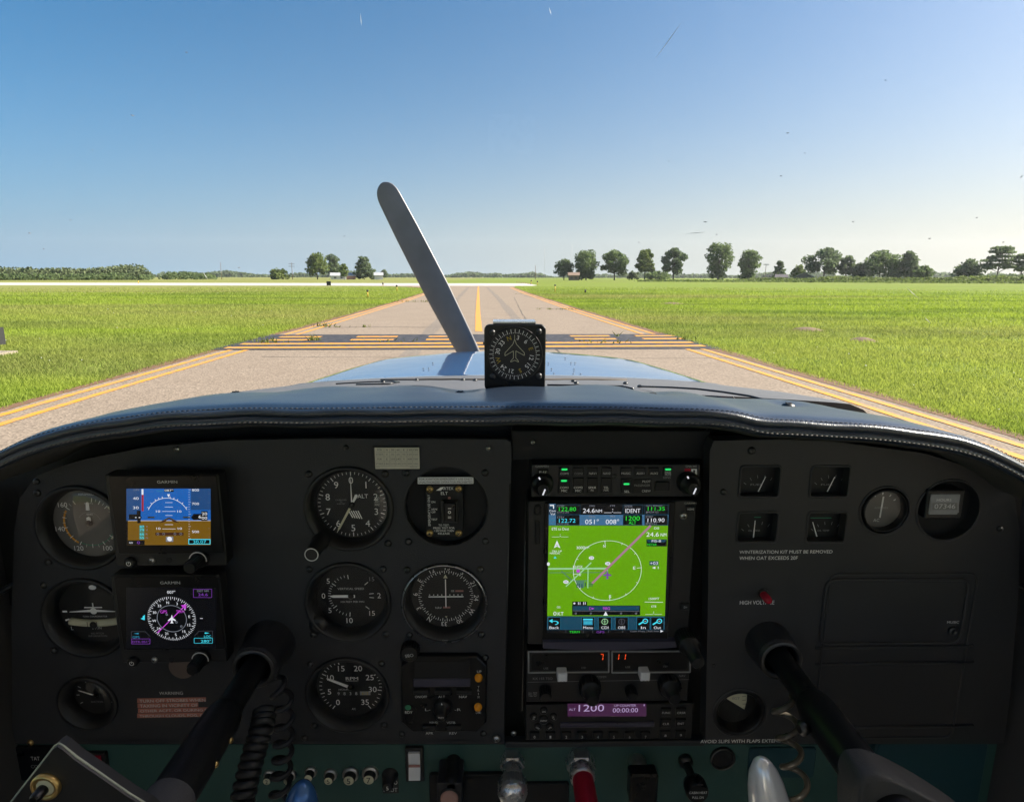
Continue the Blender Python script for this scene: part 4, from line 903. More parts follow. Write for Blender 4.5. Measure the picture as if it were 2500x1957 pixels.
# glove box lid, raised moulding
b = MB()
for (u0, v0, u1, v1, z) in ((1982, 1398, 2388, 1800, .0016), (2000, 1412, 2366, 1570, .0024)):
    o = rect(u0, v0, u1, v1, RP, .008); b.tube([(x, y, RP+z*.3) for x, y in o+o[:1]], z*.7, 'panel_grey', 8, False)
for v in (1577, 1617, 1772): b.tube([(*panel.l(1990, v+4, RP), RP), (*panel.l(2200, v, RP), RP+.001), (*panel.l(2375, v-3, RP), RP)], .0016, 'panel_grey', 8)
b.build('glove_box_moulding', panel.root)
p = panel.l(2325, 1538, RP); b = MB(); b.lathe([(.0045, 0), (.0045, .002), (.0036, .003), (.0022, .003), (.0020, -.002)], 'dark_steel', (p.x, p.y, RP), 18, cap1=True); b.build('music_jack', panel.root)
# ================================================================== ROUND INSTRUMENTS
ZA, ZB, ZC_, ZD, ZE, ZF = (0, 1050, 3.348), (0, 1480, 3.409), (600, 1050, 3.306), (600, 1480, 3.306), (1220, 1050, 3.348), (1220, 1480, 3.409)
ZG, ZH = (1700, 1050, 2.7275), (1700, 1450, 2.7275)
DZ = -.0155
def dial(key, label, name, ro=.0413, ri=.0350, rim='bezel_black', face='dial_black', depth=DZ, screws=True, front=.006, slope=.006, gl='dial_glass', dome=0):
    u, v, rh = DIAL[key]; P = PT(name, label, 'gauge', u, v, front)
    b = MB(); b.lathe([(ro+.0008, -.0035), (ro+.0008, -.0015), (ro, 0), (ro-.0028, .0002), (ri+.0012, -slope), (ri, -slope-.0015), (ri-.0006, depth)], rim, n=56); b.build('bezel', P.root)
    b = MB(); b.disc(0, 0, ri, depth-.0002, face, 48); b.build('dial_face', P.root)
    b = MB(); b.lathe([(max(.001, (ri-.0002)*math.sin(R(90-q*15))), -slope-.001+dome*(1-math.cos(R(q*15)))*0+dome*math.sin(R(q*15))) for q in range(7)], gl, n=40, cap1=True); b.build('glass', P.root)
    if screws:
        for sx in (-1, 1):
            for sy in (-1, 1): screw(P.root, sx*.0352, sy*.0345, -.0031, .0034)
    return P
def needle(P, ang, r0, r1, w0, w1, z, mat='white_print', name='needle'):
    b = MB(); a = R(ang); s, c = math.sin(a), math.cos(a); nx, ny = c, -s
    p = [(r0*s-nx*w0/2, r0*c-ny*w0/2), (r0*s+nx*w0/2, r0*c+ny*w0/2), ((r0+(r1-r0)*.88)*s+nx*w1/2, (r0+(r1-r0)*.88)*c+ny*w1/2), (r1*s, r1*c), ((r0+(r1-r0)*.88)*s-nx*w1/2, (r0+(r1-r0)*.88)*c-ny*w1/2)]
    b.add([(x, y, z+.0006) for x, y in p]+[(x, y, z) for x, y in p], [(0, 1, 2, 3, 4)]+[(i, (i+1) % 5, 5+(i+1) % 5, 5+i) for i in range(5)], mat); return b.build(name, P.root)
def hub(P, r, z, mat='gloss_black'):
    b = MB(); b.lathe([(r, z), (r, z+.0012), (r*.7, z+.0018)], mat, n=18, cap1=True); b.build('needle_hub', P.root)
def ptext(b, t, r, a, h, z, m='white_print', rot=0, wd=None): b.text(t, r*math.sin(R(a)), r*math.cos(R(a)), h, z, m, rot=rot, wd=wd)
z1, z2, z3 = DZ+.0003, DZ+.0007, DZ+.0011

# airspeed
P = dial('asi', 'airspeed indicator with orange and cream arcs at the upper left', 'airspeed_indicator', face='dial_grey', gl='convex_glass', dome=.003); b = MB()
def asia(k): return np.interp(k, [40, 60, 80, 100, 120, 140, 160, 170], [12, 48, 100, 152, 208, 258, 308, 330])
for k in range(40, 171, 5):
    big = k % 10 == 0; b.tick(0, 0, .0215 if big else .0225, .0255, asia(k), .0006 if big else .0004, z2, 'white_print' if big else 'grey_print')
b.ring(0, 0, .0232, .0250, z1, 'orange_arc', asia(122), asia(157)); b.ring(0, 0, .0240, .0258, z1, 'cream', 50, 132); b.ring(0, 0, .0226, .0234, z1, 'green_print', 120, 210)
for k in (100, 120, 140, 160): ptext(b, str(k), .0295, asia(k), .0048, z1)
ptext(b, 'AIRSPEED', .0285, 0, .0020, z1, 'grey_print', wd=.015); ptext(b, 'KNOTS', .0195, 4, .0017, z1, 'grey_print'); ptext(b, '0040', .0085, 6, .0021, z1, 'grey_print'); b.ring(0, 0, .0105, .0108, z1, 'dim_print', -60, 75)
b.build('dial_markings', P.root)
needle(P, 3, .013, .0215, .0036, .0028, z3); needle(P, 3, -.0015, .0065, .0038, .0038, z3); hub(P, .003, z2)
# turn coordinator
P = dial('tc', 'turn coordinator with a white miniature airplane at the left', 'turn_coordinator'); b = MB()
for a in (-90, -108, 90, 108): b.tick(0, 0, .0265, .031, a, .0018, z1, 'white_print')
ptext(b, 'L', .030, -127, .0038, z1); ptext(b, 'R', .030, 127, .0038, z1)
b.text('TURN COORDINATOR', 0, -.0055, .0017, z1, 'grey_print', wd=.024); b.text('2 MIN', 0, -.0180, .0026, z1, 'grey_print'); b.text('NO PITCH', 0, -.0240, .0019, z1, 'dim_print'); b.text('INFORMATION', 0, -.0268, .0019, z1, 'dim_print')
b.lathe([(.0034, z1), (.0001, z1)], 'white_print', (.0015, .0255, 0), 16, sx=1.1, sy=.75); b.build('dial_markings', P.root)
b = MB(); pr = [(-.0235, .0005), (-.002, .0013), (.002, .0013), (.0235, .0005)]
b.poly([(-.0235, -.0003), (.0235, -.0003), (.0235, .0003), (.0045, .0022), (-.0045, .0022), (-.0235, .0003)], z3, 'white_print'); b.poly([(-.0088, .0040), (.0088, .0040), (.0086, .0052), (-.0086, .0052)], z3, 'white_print')
b.line((0, .002), (0, .0095), .0011, z3, 'white_print'); b.disc(0, .0008, .0034, z3+.0002, 'white_print', 20); b.build('miniature_airplane', P.root)
b = MB(); pts = [(.0235*t, -.0118+.0022*t*t, z2+.001) for t in np.linspace(-1, 1, 15)]; b.tube(pts, .0036, 'cream', 10); b.build('slip_tube', P.root)
b = MB(); b.lathe([(.0037, z3+.0045), (.0001, z3+.0046)], 'dial_black', (.001, -.0118, 0), 16); b.line((-.0045, -.0155), (-.0045, -.008), .0006, z3+.0048, 'black_print'); b.line((.0045, -.0155), (.0045, -.008), .0006, z3+.0048, 'black_print'); b.build('slip_ball', P.root)
# suction gauge
P = dial('suction', 'small round gauge at the lower left above the switch box', 'small_gauge', ro=.0290, ri=.0225, screws=False, gl='convex_glass', dome=.005); b = MB()
for a in range(-120, 121, 30): b.tick(0, 0, .0165, .0195, a, .0006, z1, 'grey_print')
b.text('SUCTION', 0, -.008, .002, z1, 'dim_print'); b.build('dial_markings', P.root); needle(P, -70, -.002, .0175, .0011, .0007, z3); hub(P, .002, z2)
# altimeter
P = dial('alt', 'altimeter with needles near zero and six at the top of the panel', 'altimeter', slope=.007); b = MB()
for k in range(50): b.tick(0, 0, .0285 if k % 5 == 0 else .0300, .0325, k*7.2, .0008 if k % 5 == 0 else .0005, z1, 'white_print')
for k in range(10): ptext(b, str(k), .0240, k*36, .0066, z1)
b.text('ALT', .0105, .0082, .0040, z1, 'white_print'); b.text('CALIBRATED', -.0105, .0045, .0013, z1, 'dim_print'); b.text('TO', -.0105, .0025, .0013, z1, 'dim_print'); b.text('20,000 FEET', -.0105, .0005, .0013, z1, 'dim_print')
for k in range(5): x = -.0045+k*.0022; b.line((x+.001, -.0065), (x+.0045, -.0135-.0003*k), .0010, z1, 'white_print')
b.poly([(.0205, .0075), (.0285, .0075), (.0285, -.0015), (.0205, -.0015)], z1-.0001, 'black_print')
for t, y in (('300', .0062), ('301', .0030), ('302', -.0002)): b.text(t, .0238, y, .0024, z2, 'grey_print')
b.build('dial_markings', P.root)
needle(P, 0, .002, .0268, .0012, .0005, z3); needle(P, 27, .003, .0115, .0018, .0030, z2+.0002); needle(P, 209, .004, .0305, .0022, .0020, z3+.0003, 'cream'); hub(P, .0028, z2)
k = P.l(782, 1322, 0); b = MB(); M_ = None
b.lathe([(.0088, -.0035), (.0080, .004), (.0068, .005), (.0066, .026), (.0060, .0272)], 'bezel_black', (k.x, k.y, 0), 26, cap1=True); b.build('setting_knob', P.root)
b = MB(); b.ring(k.x, k.y, .0054, .0063, .0275, 'grey_print'); b.lathe([(.0046, .0274), (.0034, .0262)], 'recess_black', (k.x, k.y, 0), 20, cap1=True); b.build('knob_cap', P.root)
# vertical speed
P = dial('vsi', 'vertical speed indicator reading zero below the altimeter', 'vertical_speed_indicator', slope=.007); b = MB()
def vsa(x): return -90 - np.sign(x)*np.interp(abs(x), [0, 5, 10, 15, 20], [0, 36, 84, 140, 174])
for x in list(range(-20, 21)):
    if abs(x) > 10 and x % 5: continue
    b.tick(0, 0, .0180 if x % 5 == 0 else .0200, .0225, vsa(x), .0007 if x % 5 == 0 else .0005, z1, 'white_print')
for x in (-5, 5): ptext(b, '5', .0268, vsa(x), .0054, z1)
ptext(b, '0', .0272, -90, .0056, z1); ptext(b, '10', .0270, vsa(10), .0056, z1); ptext(b, '15', .0275, vsa(15)+4, .0052, z1); ptext(b, '2', .0275, 90, .0056, z1); ptext(b, '15', .0275, vsa(-15), .0044, z1, 'dim_print')
b.text('VERTICAL SPEED', 0, .0075, .0022, z1, 'grey_print', wd=.026); b.text('100 FEET PER MIN', .001, -.0065, .0018, z1, 'grey_print', wd=.023); b.build('dial_markings', P.root); needle(P, -90, -.004, .0205, .0028, .0026, z3); hub(P, .003, z2-.0002)
k = P.l(775, 1530, 0); b = MB(); b.lathe([(.0095, -.0035), (.0085, -.001), (.0050, 0)], 'bezel_black', (k.x, k.y, 0), 24, cap1=True); b.build('adjuster_boss', P.root)
# tachometer
P = dial('tach', 'tachometer with hour meter, its needle on ten', 'tachometer', slope=.007); b = MB()
def ta(x): return np.interp(x, [0, 5, 10, 15, 20, 25, 30, 35], [-142, -104, -62, -22, 22, 62, 98, 142])
for x in np.arange(0, 35.1, 1.0): b.tick(0, 0, .0275 if x % 5 == 0 else .0290, .0318, ta(x), .0009 if x % 5 == 0 else .0006, z1, 'white_print')
for x in (0, 5, 10, 15, 20, 25, 30, 35): ptext(b, str(x), .0225, ta(x), .0062, z1)
b.text('RPM', .0018, .0095, .0034, z1, 'white_print', wd=.0125); b.text('HUNDREDS', .0018, .0068, .0013, z1, 'grey_print', wd=.0125); b.text('HOURS', -.0065, -.0030, .0019, z1, 'grey_print', wd=.0115); b.text('AC', .002, -.0255, .0022, z1, 'grey_print')
b.poly([(-.015, -.0100), (.0205, -.0100), (.0205, -.0048), (-.015, -.0048)], z1-.0001, 'black_print')
for t, x in (('9', -.0125), ('8', -.0065), ('3', -.0005), ('8', .0055)): b.text(t, x, -.0074, .0034, z2, 'grey_print')
b.poly([(.0092, -.0096), (.0198, -.0096), (.0198, -.0053), (.0092, -.0053)], z1, 'dim_print'); b.text('612', .0145, -.0074, .0032, z2, 'yellow_print')
b.build('dial_markings', P.root); needle(P, -66, -.002, .0260, .0030, .0022, z3); hub(P, .003, z2)
# VOR
P = dial('vor', 'round navigation course indicator in a bright silver rim', 'course_indicator', ro=.0405, ri=.0345, slope=.008); b = MB()
for k in range(72): b.tick(0, 0, .0240 if k % 2 == 0 else .0255, .0272, k*5-2, .00055, z1, 'white_print')
for k, t in enumerate(('N', '3', '6', 'E', '12', '15', 'S', '21', '24', 'W', '30', '33')): a = k*30-146; ptext(b, t, .0302, a, .0046, z1, rot=a)
b.poly([(0, .0235), (-.0022, .0195), (.0022, .0195)], z2, 'cream'); b.poly([(0, -.0235), (-.0012, -.0215), (.0012, -.0215)], z2, 'cream')
b.text('GS', .0068, .0055, .0020, z1, 'grey_print'); b.text('NAV', -.0075, -.0125, .0022, z1, 'grey_print'); b.poly([(.0095, .0045), (.0175, .0045), (.0175, .0064), (.0095, .0064)], z1, 'red_stripe'); b.poly([(-.003, -.0132), (.0042, -.0132), (.0042, -.0112), (-.003, -.0112)], z1, 'red_stripe')
for k in range(-4, 5): b.disc(k*.004, .0014, .0006, z1, 'white_print', 8)
b.text('KING', 0, -.0385, .0015, .0004, 'dim_print'); b.build('dial_markings', P.root)
b = MB(); b.line((0, -.0115), (0, .0185), .0010, z3, 'white_print'); b.build('needle', P.root); b = MB(); b.line((-.017, 0), (.0175, 0), .0012, z3+.0003, 'white_print'); b.build('needle', P.root)
b = MB(); b.lathe([(.0400, -.0006), (.0414, .0004), (.0400, .0010)], 'aluminium', n=64); b.build('silver_rim', P.root)
k = P.l(1002, 1585, 0); b = MB(); n_ = 36; b.lathe([(.0085*(1), -.003), (.0085, .007), (.0075, .008)], 'rubber', (k.x, k.y, 0), 26, cap1=True)
for j in range(18): a = j*math.pi/9; b.box((k.x+.0086*math.cos(a), k.y+.0086*math.sin(a), .002), (.0012, .0009, .010), 'rubber', Matrix.Rotation(a, 3, 'Z'))
b.build('obs_knob', P.root); b = MB(); b.text('OBS', k.x, k.y-.001, .0032, .0083, 'grey_print', rot=172); b.build('knob_lettering', P.root)
# emergency transmitter panel in a round cut-out
u, v, rr = DIAL['elt']; P = PT('emergency_transmitter_panel', 'emergency transmitter switch plate with brass screws in a round black cutout', 'switch panel', u, v, .006, zoom=ZC_)
b = MB(); b.lathe([(.0405, -.003), (.040, -.0025), (.0385, -.003), (.0383, -.014)], 'bezel_black', n=52); b.disc(0, 0, .0384, -.0138, 'recess_black', 48); b.build('cutout', P.root)
b = MB(); P.pB(b, 1458, 440, 1752, 858, -.0136, -.003, 'recess_black', .001, .0005); b.build('plate', P.root)
b = MB(); P.pB(b, 1388, 378, 1838, 434, -.0034, -.0024, 'white_plastic', .0005, .0002)
P.pT(b, 'FOR AVIATION EMERGENCY USE ONLY', 1400, 386, 1826, 402, 'black_print', -.0022); P.pT(b, 'UNAUTHORIZED OPERATION PROHIBITED', 1396, 410, 1830, 427, 'black_print', -.0022); b.build('notice_label', P.root)
b = MB(); zz = -.0027
P.pT(b, 'ARTEX', 1575, 457, 1676, 480, 'white_print', zz); P.pP(b, [(1535, 486), (1572, 460), (1600, 457), (1575, 486)], 'white_print', zz); P.pT(b, 'ELT', 1575, 496, 1630, 520, 'white_print', zz)
c = P.l(1480, 645, zz); b.text('EMERGENCY USE ONLY', c.x, c.y, .0022, zz, 'white_print', wd=P.px(272), rot=-90)
for t, x, y in (('ON', 1513, 578), ('ARM/', 1522, 637), ('OFF', 1515, 660), ('TEST', 1522, 719)): P.pT(b, t, x-16 if len(t) < 4 else x-25, y-8, x+16 if len(t) < 4 else x+25, y+8, 'white_print', zz)
for t, x0, x1, y in (('TO TEST:', 1556, 1642, 765), ('PRESS TEST FOR', 1514, 1685, 788), ('1 SECOND THEN', 1520, 1680, 810), ('RELEASE', 1552, 1646, 832)): P.pT(b, t, x0, y-8, x1, y+8, 'white_print', zz)
P.pD(b, 1643, 546, 12, 'red_stripe', zz); b.build('plate_lettering', P.root)
b = MB(); P.pB(b, 1575, 565, 1712, 748, -.003, 0, 'bezel_black', .001, .0006); b.build('switch_frame', P.root)
b = MB(); P.pB(b, 1598, 582, 1692, 742, 0, .004, 'gloss_black', .001, .001); P.pL(b, (1632, 631), (1658, 631), 5, 'white_print', .0042); P.pC(b, 1644, 661, 10, 5, 'white_print', .0042, n=20); P.pL(b, (1632, 697), (1658, 697), 4, 'white_print', .0042); P.pL(b, (1632, 707), (1658, 707), 4, 'white_print', .0042); b.build('rocker', P.root)
for x, y in ((1486, 475), (1719, 472), (1486, 828), (1719, 828)): c = P.l(x, y, -.003); screw(P.root, c.x, c.y, -.003, .0034, 'brass')
for sx in (-1, 1):
    for sy in (-1, 1): screw(P.root, sx*.0365, sy*.034, -.0031, .0034)
# compass card placard
P = PT('compass_card', 'cream compass correction card with handwritten figures above the altimeter', 'card', 970, 1118, LP+.001, zoom=ZC_)
b = MB(); P.pB(b, 1030, 132, 1403, 322, -.001, .001, 'bezel_black', .001, .0003); b.build('card_holder', P.root)
b = MB(); P.pB(b, 1046, 140, 1399, 312, .001, .0018, 'paper', .0003, .0001); b.build('card', P.root); b = MB(); zz = .002
for y in (176, 212, 250, 288): P.pL(b, (1052, y), (1392, y), 1.6, 'pencil_print', zz)
for x in (1116, 1162, 1208, 1253, 1300, 1346): P.pL(b, (x, 148), (x, 288), 1.6, 'pencil_print', zz)
for y, ts in ((158, ('FOR', 'N', '30', '60', 'E', '120', '150')), (194, ('STEER', '0', '30', '60', '90', '120', '150')), (232, ('FOR', 'S', '210', '240', 'W', '300', '330')), (270, ('STEER', '181', '210', '240', '270', '300', '330'))):
    for i, t in enumerate(ts): xm = (1080, 1138, 1185, 1230, 1276, 1323, 1370)[i]; hw_ = 6*len(t); P.pT(b, t, xm-hw_, y-7, xm+hw_, y+7, 'black_print' if y in (158, 232) else 'pencil_print', zz)
P.pT(b, 'DATE', 1052, 293, 1082, 301, 'pencil_print', zz); P.pT(b, 'RADIOS ON', 1328, 292, 1384, 302, 'pencil_print', zz); b.build('card_figures', P.root)
# autopilot
P = PT('autopilot_controller', 'square black autopilot controller with two amber trim lamps', 'autopilot', 1083, 1693, LP, zoom=ZD)
b = MB(); o = [(1345, 402), (1865, 402), (1945, 480), (1940, 935), (1865, 1010), (1345, 1010), (1258, 935), (1255, 480)]
L2 = [P.l(x, y, .006) for x, y in o][::-1]; k = len(L2); b.add([(p.x*1.01, p.y*1.01, 0) for p in L2]+[(p.x, p.y, .0055) for p in L2]+[(p.x*.975, p.y*.975, .0065) for p in L2], [(i, (i+1) % k, k+(i+1) % k, k+i) for i in range(k)]+[(k+i, k+(i+1) % k, 2*k+(i+1) % k, 2*k+i) for i in range(k)]+[tuple(range(2*k, 3*k))], 'gloss_black'); b.build('face', P.root)
b = MB(); P.pB(b, 1352, 585, 1812, 652, .0065, .0085, 'lcd_blue', .0012, .0008); b.build('display_hood', P.root)
b = MB(); P.pB(b, 1365, 440, 1805, 588, .0064, .0068, 'recess_black', .001, .0002); b.build('display_window', P.root)
for x0, x1, y0, y1 in ((1352, 1482, 682, 712), (1524, 1652, 682, 712), (1700, 1824, 682, 712), (1425, 1535, 965, 1002), (1618, 1740, 965, 1002)):
    b = MB(); P.pB(b, x0, y0, x1, y1, .0065, .0095, 'bezel_black', .0008, .0006); b.build('push_key', P.root)
b = MB(); zz = .0069
for t, x0, x1, y in (('ON/OFF', 1366, 1462, 727), ('ALT', 1553, 1608, 727), ('NAV', 1722, 1786, 727), ('RDY', 1286, 1345, 853), ('L-', 1448, 1490, 831), ('-R', 1686, 1736, 831), ('APR', 1452, 1512, 1021), ('REV', 1642, 1704, 1021), ('PUSH ADJ', 1484, 1550, 936), ('VSTB', 1622, 1690, 936), ('UP', 1867, 1902, 524), ('DN', 1858, 1892, 853)): P.pT(b, t, x0, y-10, x1, y+10, 'grey_print', zz)
for i, t in enumerate('TRIM'): P.pT(b, t, 1872 if t != 'I' else 1876, 640+i*27, 1885 if t != 'I' else 1880, 658+i*27, 'grey_print', zz)
b.build('face_lettering', P.root)
for x, y in ((1879, 574), (1875, 812)): b = MB(); c = P.l(x, y, .007); b.lathe([(.0040, .0065), (.0036, .0085), (.0020, .0096)], 'amber', (c.x, c.y, 0), 18, cap1=True, sy=1.15); b.build('trim_lamp', P.root)
c = P.l(1310, 815, .007); b = MB(); b.disc(c.x, c.y, .0030, .0068, 'green_print', 16); b.build('ready_lamp', P.root)
c = P.l(1588, 800, .0065); b = MB(); b.lathe([(.0095, .0065), (.0088, .012), (.0075, .013), (.0062, .013), (.0055, .022), (.0045, .023)], 'rubber', (c.x, c.y, 0), 26, cap1=True); b.poly([(c.x, c.y+.0085), (c.x-.001, c.y+.0055), (c.x+.001, c.y+.0055)], .0132, 'white_print'); b.text('PUSH', c.x, c.y, .0016, .0233, 'grey_print'); b.build('turn_knob', P.root)
for x, y, m in ((1270, 410, 'dark_steel'), (1935, 408, 'dark_steel'), (1920, 1020, 'dark_steel'), (1262, 1025, 'dark_steel')): c = P.l(x, y, 0); screw(P.root, c.x, c.y, .0003, .0034, m)

# ================================================================== FLIGHT DISPLAYS (pair)
def flat_display(name, label, zoom, x0, y0, x1, y1, scr, dz=.030, strip=86, knobxy=(1630, 1045)):
    P = PT(name, label, 'flight display', zoom[0]+(x0+x1)/2/zoom[2], zoom[1]+(y0+y1)/2/zoom[2], dz, zoom=zoom)
    b = MB(); P.pB(b, x0, y0, x1, y1, -.014, 0, 'bezel_black', .0025, .001, .0); b.build('housing', P.root)
    b = MB(); P.pB(b, x0+22, y0+22, x1-22, y1-22, -dz+LP, -.0138, 'recess_black', .002, .0005, .0); b.build('mounting_adapter', P.root)
    b = MB(); P.pB(b, x0+14, y0+12, x1-14, y1-strip-14, 0, .0012, 'gloss_black', .002, .0005); b.build('glass_front', P.root)
    b = MB(); zz = .0014; P.pR(b, *scr, 'e_black', zz); P.pT(b, 'GARMIN', (x0+x1)/2-82, y0+52, (x0+x1)/2+80, y0+76, 'grey_print', zz); return P, b
def g5_controls(P, x0, x1, y):
    zz = 0
    c = P.l(x0, y, 0); b = MB(); b.lathe([(.0052, 0), (.0050, .003), (.004, .0038)], 'rubber', (c.x, c.y, 0), 20, cap1=True); b.ring(c.x, c.y, .0016, .0021, .0040, 'white_print', 25, 335, 20); b.line((c.x, c.y), (c.x, c.y+.0022), .0005, .0040, 'white_print'); b.build('power_button', P.root)
    c = P.l(x0+172, y-12, 0); screw(P.root, c.x, c.y, 0, .0030, 'steel')
    c = P.l(x0+312, y-12, 0); b = MB(); b.lathe([(.0026, 0), (.0026, .0004)], 'recess_black', (c.x, c.y, 0), 14, cap1=True); b.build('light_sensor', P.root)
    c = P.l(x1, y-30, 0); b = MB(); b.lathe([(.0082, 0), (.0080, .0035), (.0070, .0042)], 'rubber', (c.x, c.y, 0), 28, cap1=True); b.ring(c.x, c.y, .0070, .0080, .0043, 'grey_print', -80, 100); b.lathe([(.0058, .004), (.0055, .0185), (.0048, .0198)], 'rubber', (c.x, c.y, 0), 26, cap1=True)
    for j in range(20): a = j*math.pi/10; b.box((c.x+.0057*math.cos(a), c.y+.0057*math.sin(a), .011), (.0008, .0007, .012), 'rubber', Matrix.Rotation(a, 3, 'Z'))
    b.build('adjust_knob', P.root)
P, b = flat_display('flight_display', 'upper square flight display showing blue sky and brown ground', ZA, 952, 358, 1782, 1112, (1032, 475, 1722, 940), knobxy=(1630, 1045))
z = .0015; q = .00012
P.pR(b, 1033, 476, 1722, 738, 'e_sky', z); P.pR(b, 1045, 738, 1722, 937, 'e_brown', z); P.pL(b, (1045, 738), (1722, 738), 3, 'e_white', z+q)
P.pR(b, 1033, 476, 1150, 738, 'e_tape', z+q); P.pR(b, 1560, 476, 1722, 650, 'e_tape', z+q)
P.pC(b, 1378, 715, 172, 4, 'e_white', z+q, -66, 66, 30)
for a in (-60, -45, -30, -20, -10, 10, 20, 30, 45, 60): c = P.l(1378, 715, z); b.tick(c.x, c.y, P.px(172), P.px(188), a, P.px(4), z+q, 'e_white')
P.pP(b, [(1378, 548), (1366, 522), (1390, 522)], 'e_white', z+q)
for y, hw_ in ((590, 30), (626, 34), (662, 55), (695, 30), (770, 34), (805, 55)): P.pL(b, (1380-hw_, y), (1380+hw_, y), 3, 'e_white', z+q)
for x, y, t in ((1292, 662, '10'), (1466, 662, '10'), (1295, 802, '10'), (1470, 802, '10')): P.pT(b, t, x-16, y-9, x+16, y+9, 'e_white', z+q)
P.pP(b, [(1296, 754), (1382, 712), (1382, 722), (1340, 750)], 'e_brown2', z+2*q); P.pP(b, [(1470, 754), (1382, 712), (1382, 722), (1425, 750)], 'e_brown2', z+2*q); P.pL(b, (1296, 754), (1382, 712), 4, 'yellow_print', z+3*q); P.pL(b, (1470, 754), (1382, 712), 4, 'yellow_print', z+3*q)
for x in (1235, 1525): P.pR(b, x-28, 705, x+28, 717, 'e_black', z+q); P.pL(b, (x-28, 711), (x+28, 711), 3, 'yellow_print', z+2*q)
P.pR(b, 1270, 835, 1500, 858, 'e_brown2', z+q)
for x in (1290, 1338, 1430, 1478): P.pC(b, x, 846, 9, 3, 'e_grey', z+2*q, n=16)
P.pD(b, 1386, 887, 20, 'e_white', z+2*q); P.pR(b, 1356, 868, 1416, 910, 'e_grey', z+q)
P.pR(b, 1157, 480, 1172, 526, 'e_white', z+2*q); P.pR(b, 1157, 526, 1174, 660, 'e_redtape', z+2*q)
for y, t in ((556, '40'), (632, '30')): P.pT(b, t, 1088, y-11, 1132, y+11, 'e_white', z+2*q)
P.pP(b, [(1054, 686), (1118, 686), (1118, 656), (1150, 656), (1150, 702), (1160, 712), (1150, 722), (1150, 758), (1122, 758), (1122, 728), (1054, 728)], 'e_black', z+3*q); P.pT(b, '- -', 1104, 709, 1146, 715, 'e_white', z+4*q)
P.pR(b, 1138, 775, 1180, 890, 'e_apt', z+q)
for i, y in enumerate((788, 814, 848, 878)): P.pT(b, ('87', '79', '66', '55')[i], 1144, y-9, 1176, y+9, 'e_cyan', z+2*q); P.pT(b, 'YXRG'[i], 1192, y-8, 1208, y+8, 'e_grey', z+2*q)
P.pR(b, 1046, 898, 1182, 936, 'e_black', z+3*q); P.pT(b, 'GS', 1056, 911, 1084, 925, 'e_white', z+4*q); P.pT(b, '0', 1122, 905, 1142, 929, 'e_purple', z+4*q)
P.pR(b, 1342, 478, 1420, 502, 'e_black', z+3*q); P.pT(b, '087°', 1346, 482, 1416, 498, 'e_white', z+4*q)
for y, t in ((488, '800'), (600, '700'), (828, '500')): P.pT(b, t, 1570, y-10, 1626, y+10, 'e_white', z+2*q)
P.pP(b, [(1560, 712), (1582, 682), (1645, 682), (1645, 660), (1696, 660), (1696, 738), (1645, 738), (1645, 732), (1582, 732)], 'e_black', z+3*q); P.pT(b, '6', 1624, 694, 1644, 718, 'e_white', z+4*q); P.pT(b, '20', 1650, 670, 1692, 693, 'e_white', z+4*q); P.pT(b, '00', 1650, 704, 1692, 728, 'e_white', z+4*q)
for k in range(22): P.pL(b, (1540, 485+k*20), (1552 if k % 5 else 1560, 485+k*20), 2, 'e_white', z+2*q)
for k in range(6): P.pL(b, (1700, 520+k*70), (1714, 520+k*70), 2, 'e_grey', z+2*q)
P.pR(b, 1540, 888, 1720, 931, 'e_cyan', z+3*q); P.pR(b, 1546, 894, 1714, 926, 'e_black', z+4*q); P.pT(b, '30.07', 1580, 898, 1684, 923, 'e_cyan', z+5*q)
P.pT(b, 'NAV', 1282, 489, 1330, 503, 'e_dcyan', z+2*q); P.pT(b, 'GPS', 1090, 480, 1136, 494, 'e_grey', z+2*q)
b.build('screen', P.root); g5_controls(P, 1072, 1636, 1074)
# lower: heading indicator
ZB2 = (0, 1480, 3.409)
P, b = flat_display('heading_display', 'lower square flight display showing a compass rose and magenta course', ZB2, 1012, -262, 1822, 470, (1050, -160, 1800, 350), strip=92)
c0 = (1430, 100); c = P.l(*c0, z); rr = P.px(208)
for k in range(72):
    a = k*5-7; long = k % 2 == 0; b.tick(c.x, c.y, rr*(.86 if long else .92), rr, a, P.px(5 if k % 6 == 0 else 4), z+q, 'e_white')
for k, t in enumerate(('N', '3', '6', 'E', '12', '15', 'S', '21', '24', 'W', '30', '33')):
    a = R(k*30-7); x, y = c.x+rr*.74*math.sin(a), c.y+rr*.74*math.cos(a); b.text(t, x, y, P.px(24), z+q, 'e_white')
P.pC(b, *c0, 126, 5, 'e_grey', z+q)
a = R(46); s_, c_ = math.sin(a), math.cos(a)
b.line((c.x-rr*.93*s_, c.y-rr*.93*c_), (c.x-rr*.62*s_, c.y-rr*.62*c_), P.px(9), z+2*q, 'e_mag'); b.line((c.x-rr*.58*s_, c.y-rr*.58*c_), (c.x+rr*.55*s_, c.y+rr*.55*c_), P.px(7), z+2*q, 'e_mag'); b.line((c.x+rr*.6*s_, c.y+rr*.6*c_), (c.x+rr*.8*s_, c.y+rr*.8*c_), P.px(9), z+2*q, 'e_mag')
tx, ty = c.x+rr*.95*s_, c.y+rr*.95*c_; b.poly([(tx, ty), (c.x+rr*.74*s_-c_*P.px(28), c.y+rr*.74*c_+s_*P.px(28)), (c.x+rr*.74*s_+c_*P.px(28), c.y+rr*.74*c_-s_*P.px(28))], z+2*q, 'e_mag')
P.pT(b, 'GPS', 1335, 30, 1388, 56, 'e_mag', z+3*q); P.pT(b, 'TERM', 1468, 30, 1532, 52, 'e_mag', z+3*q)
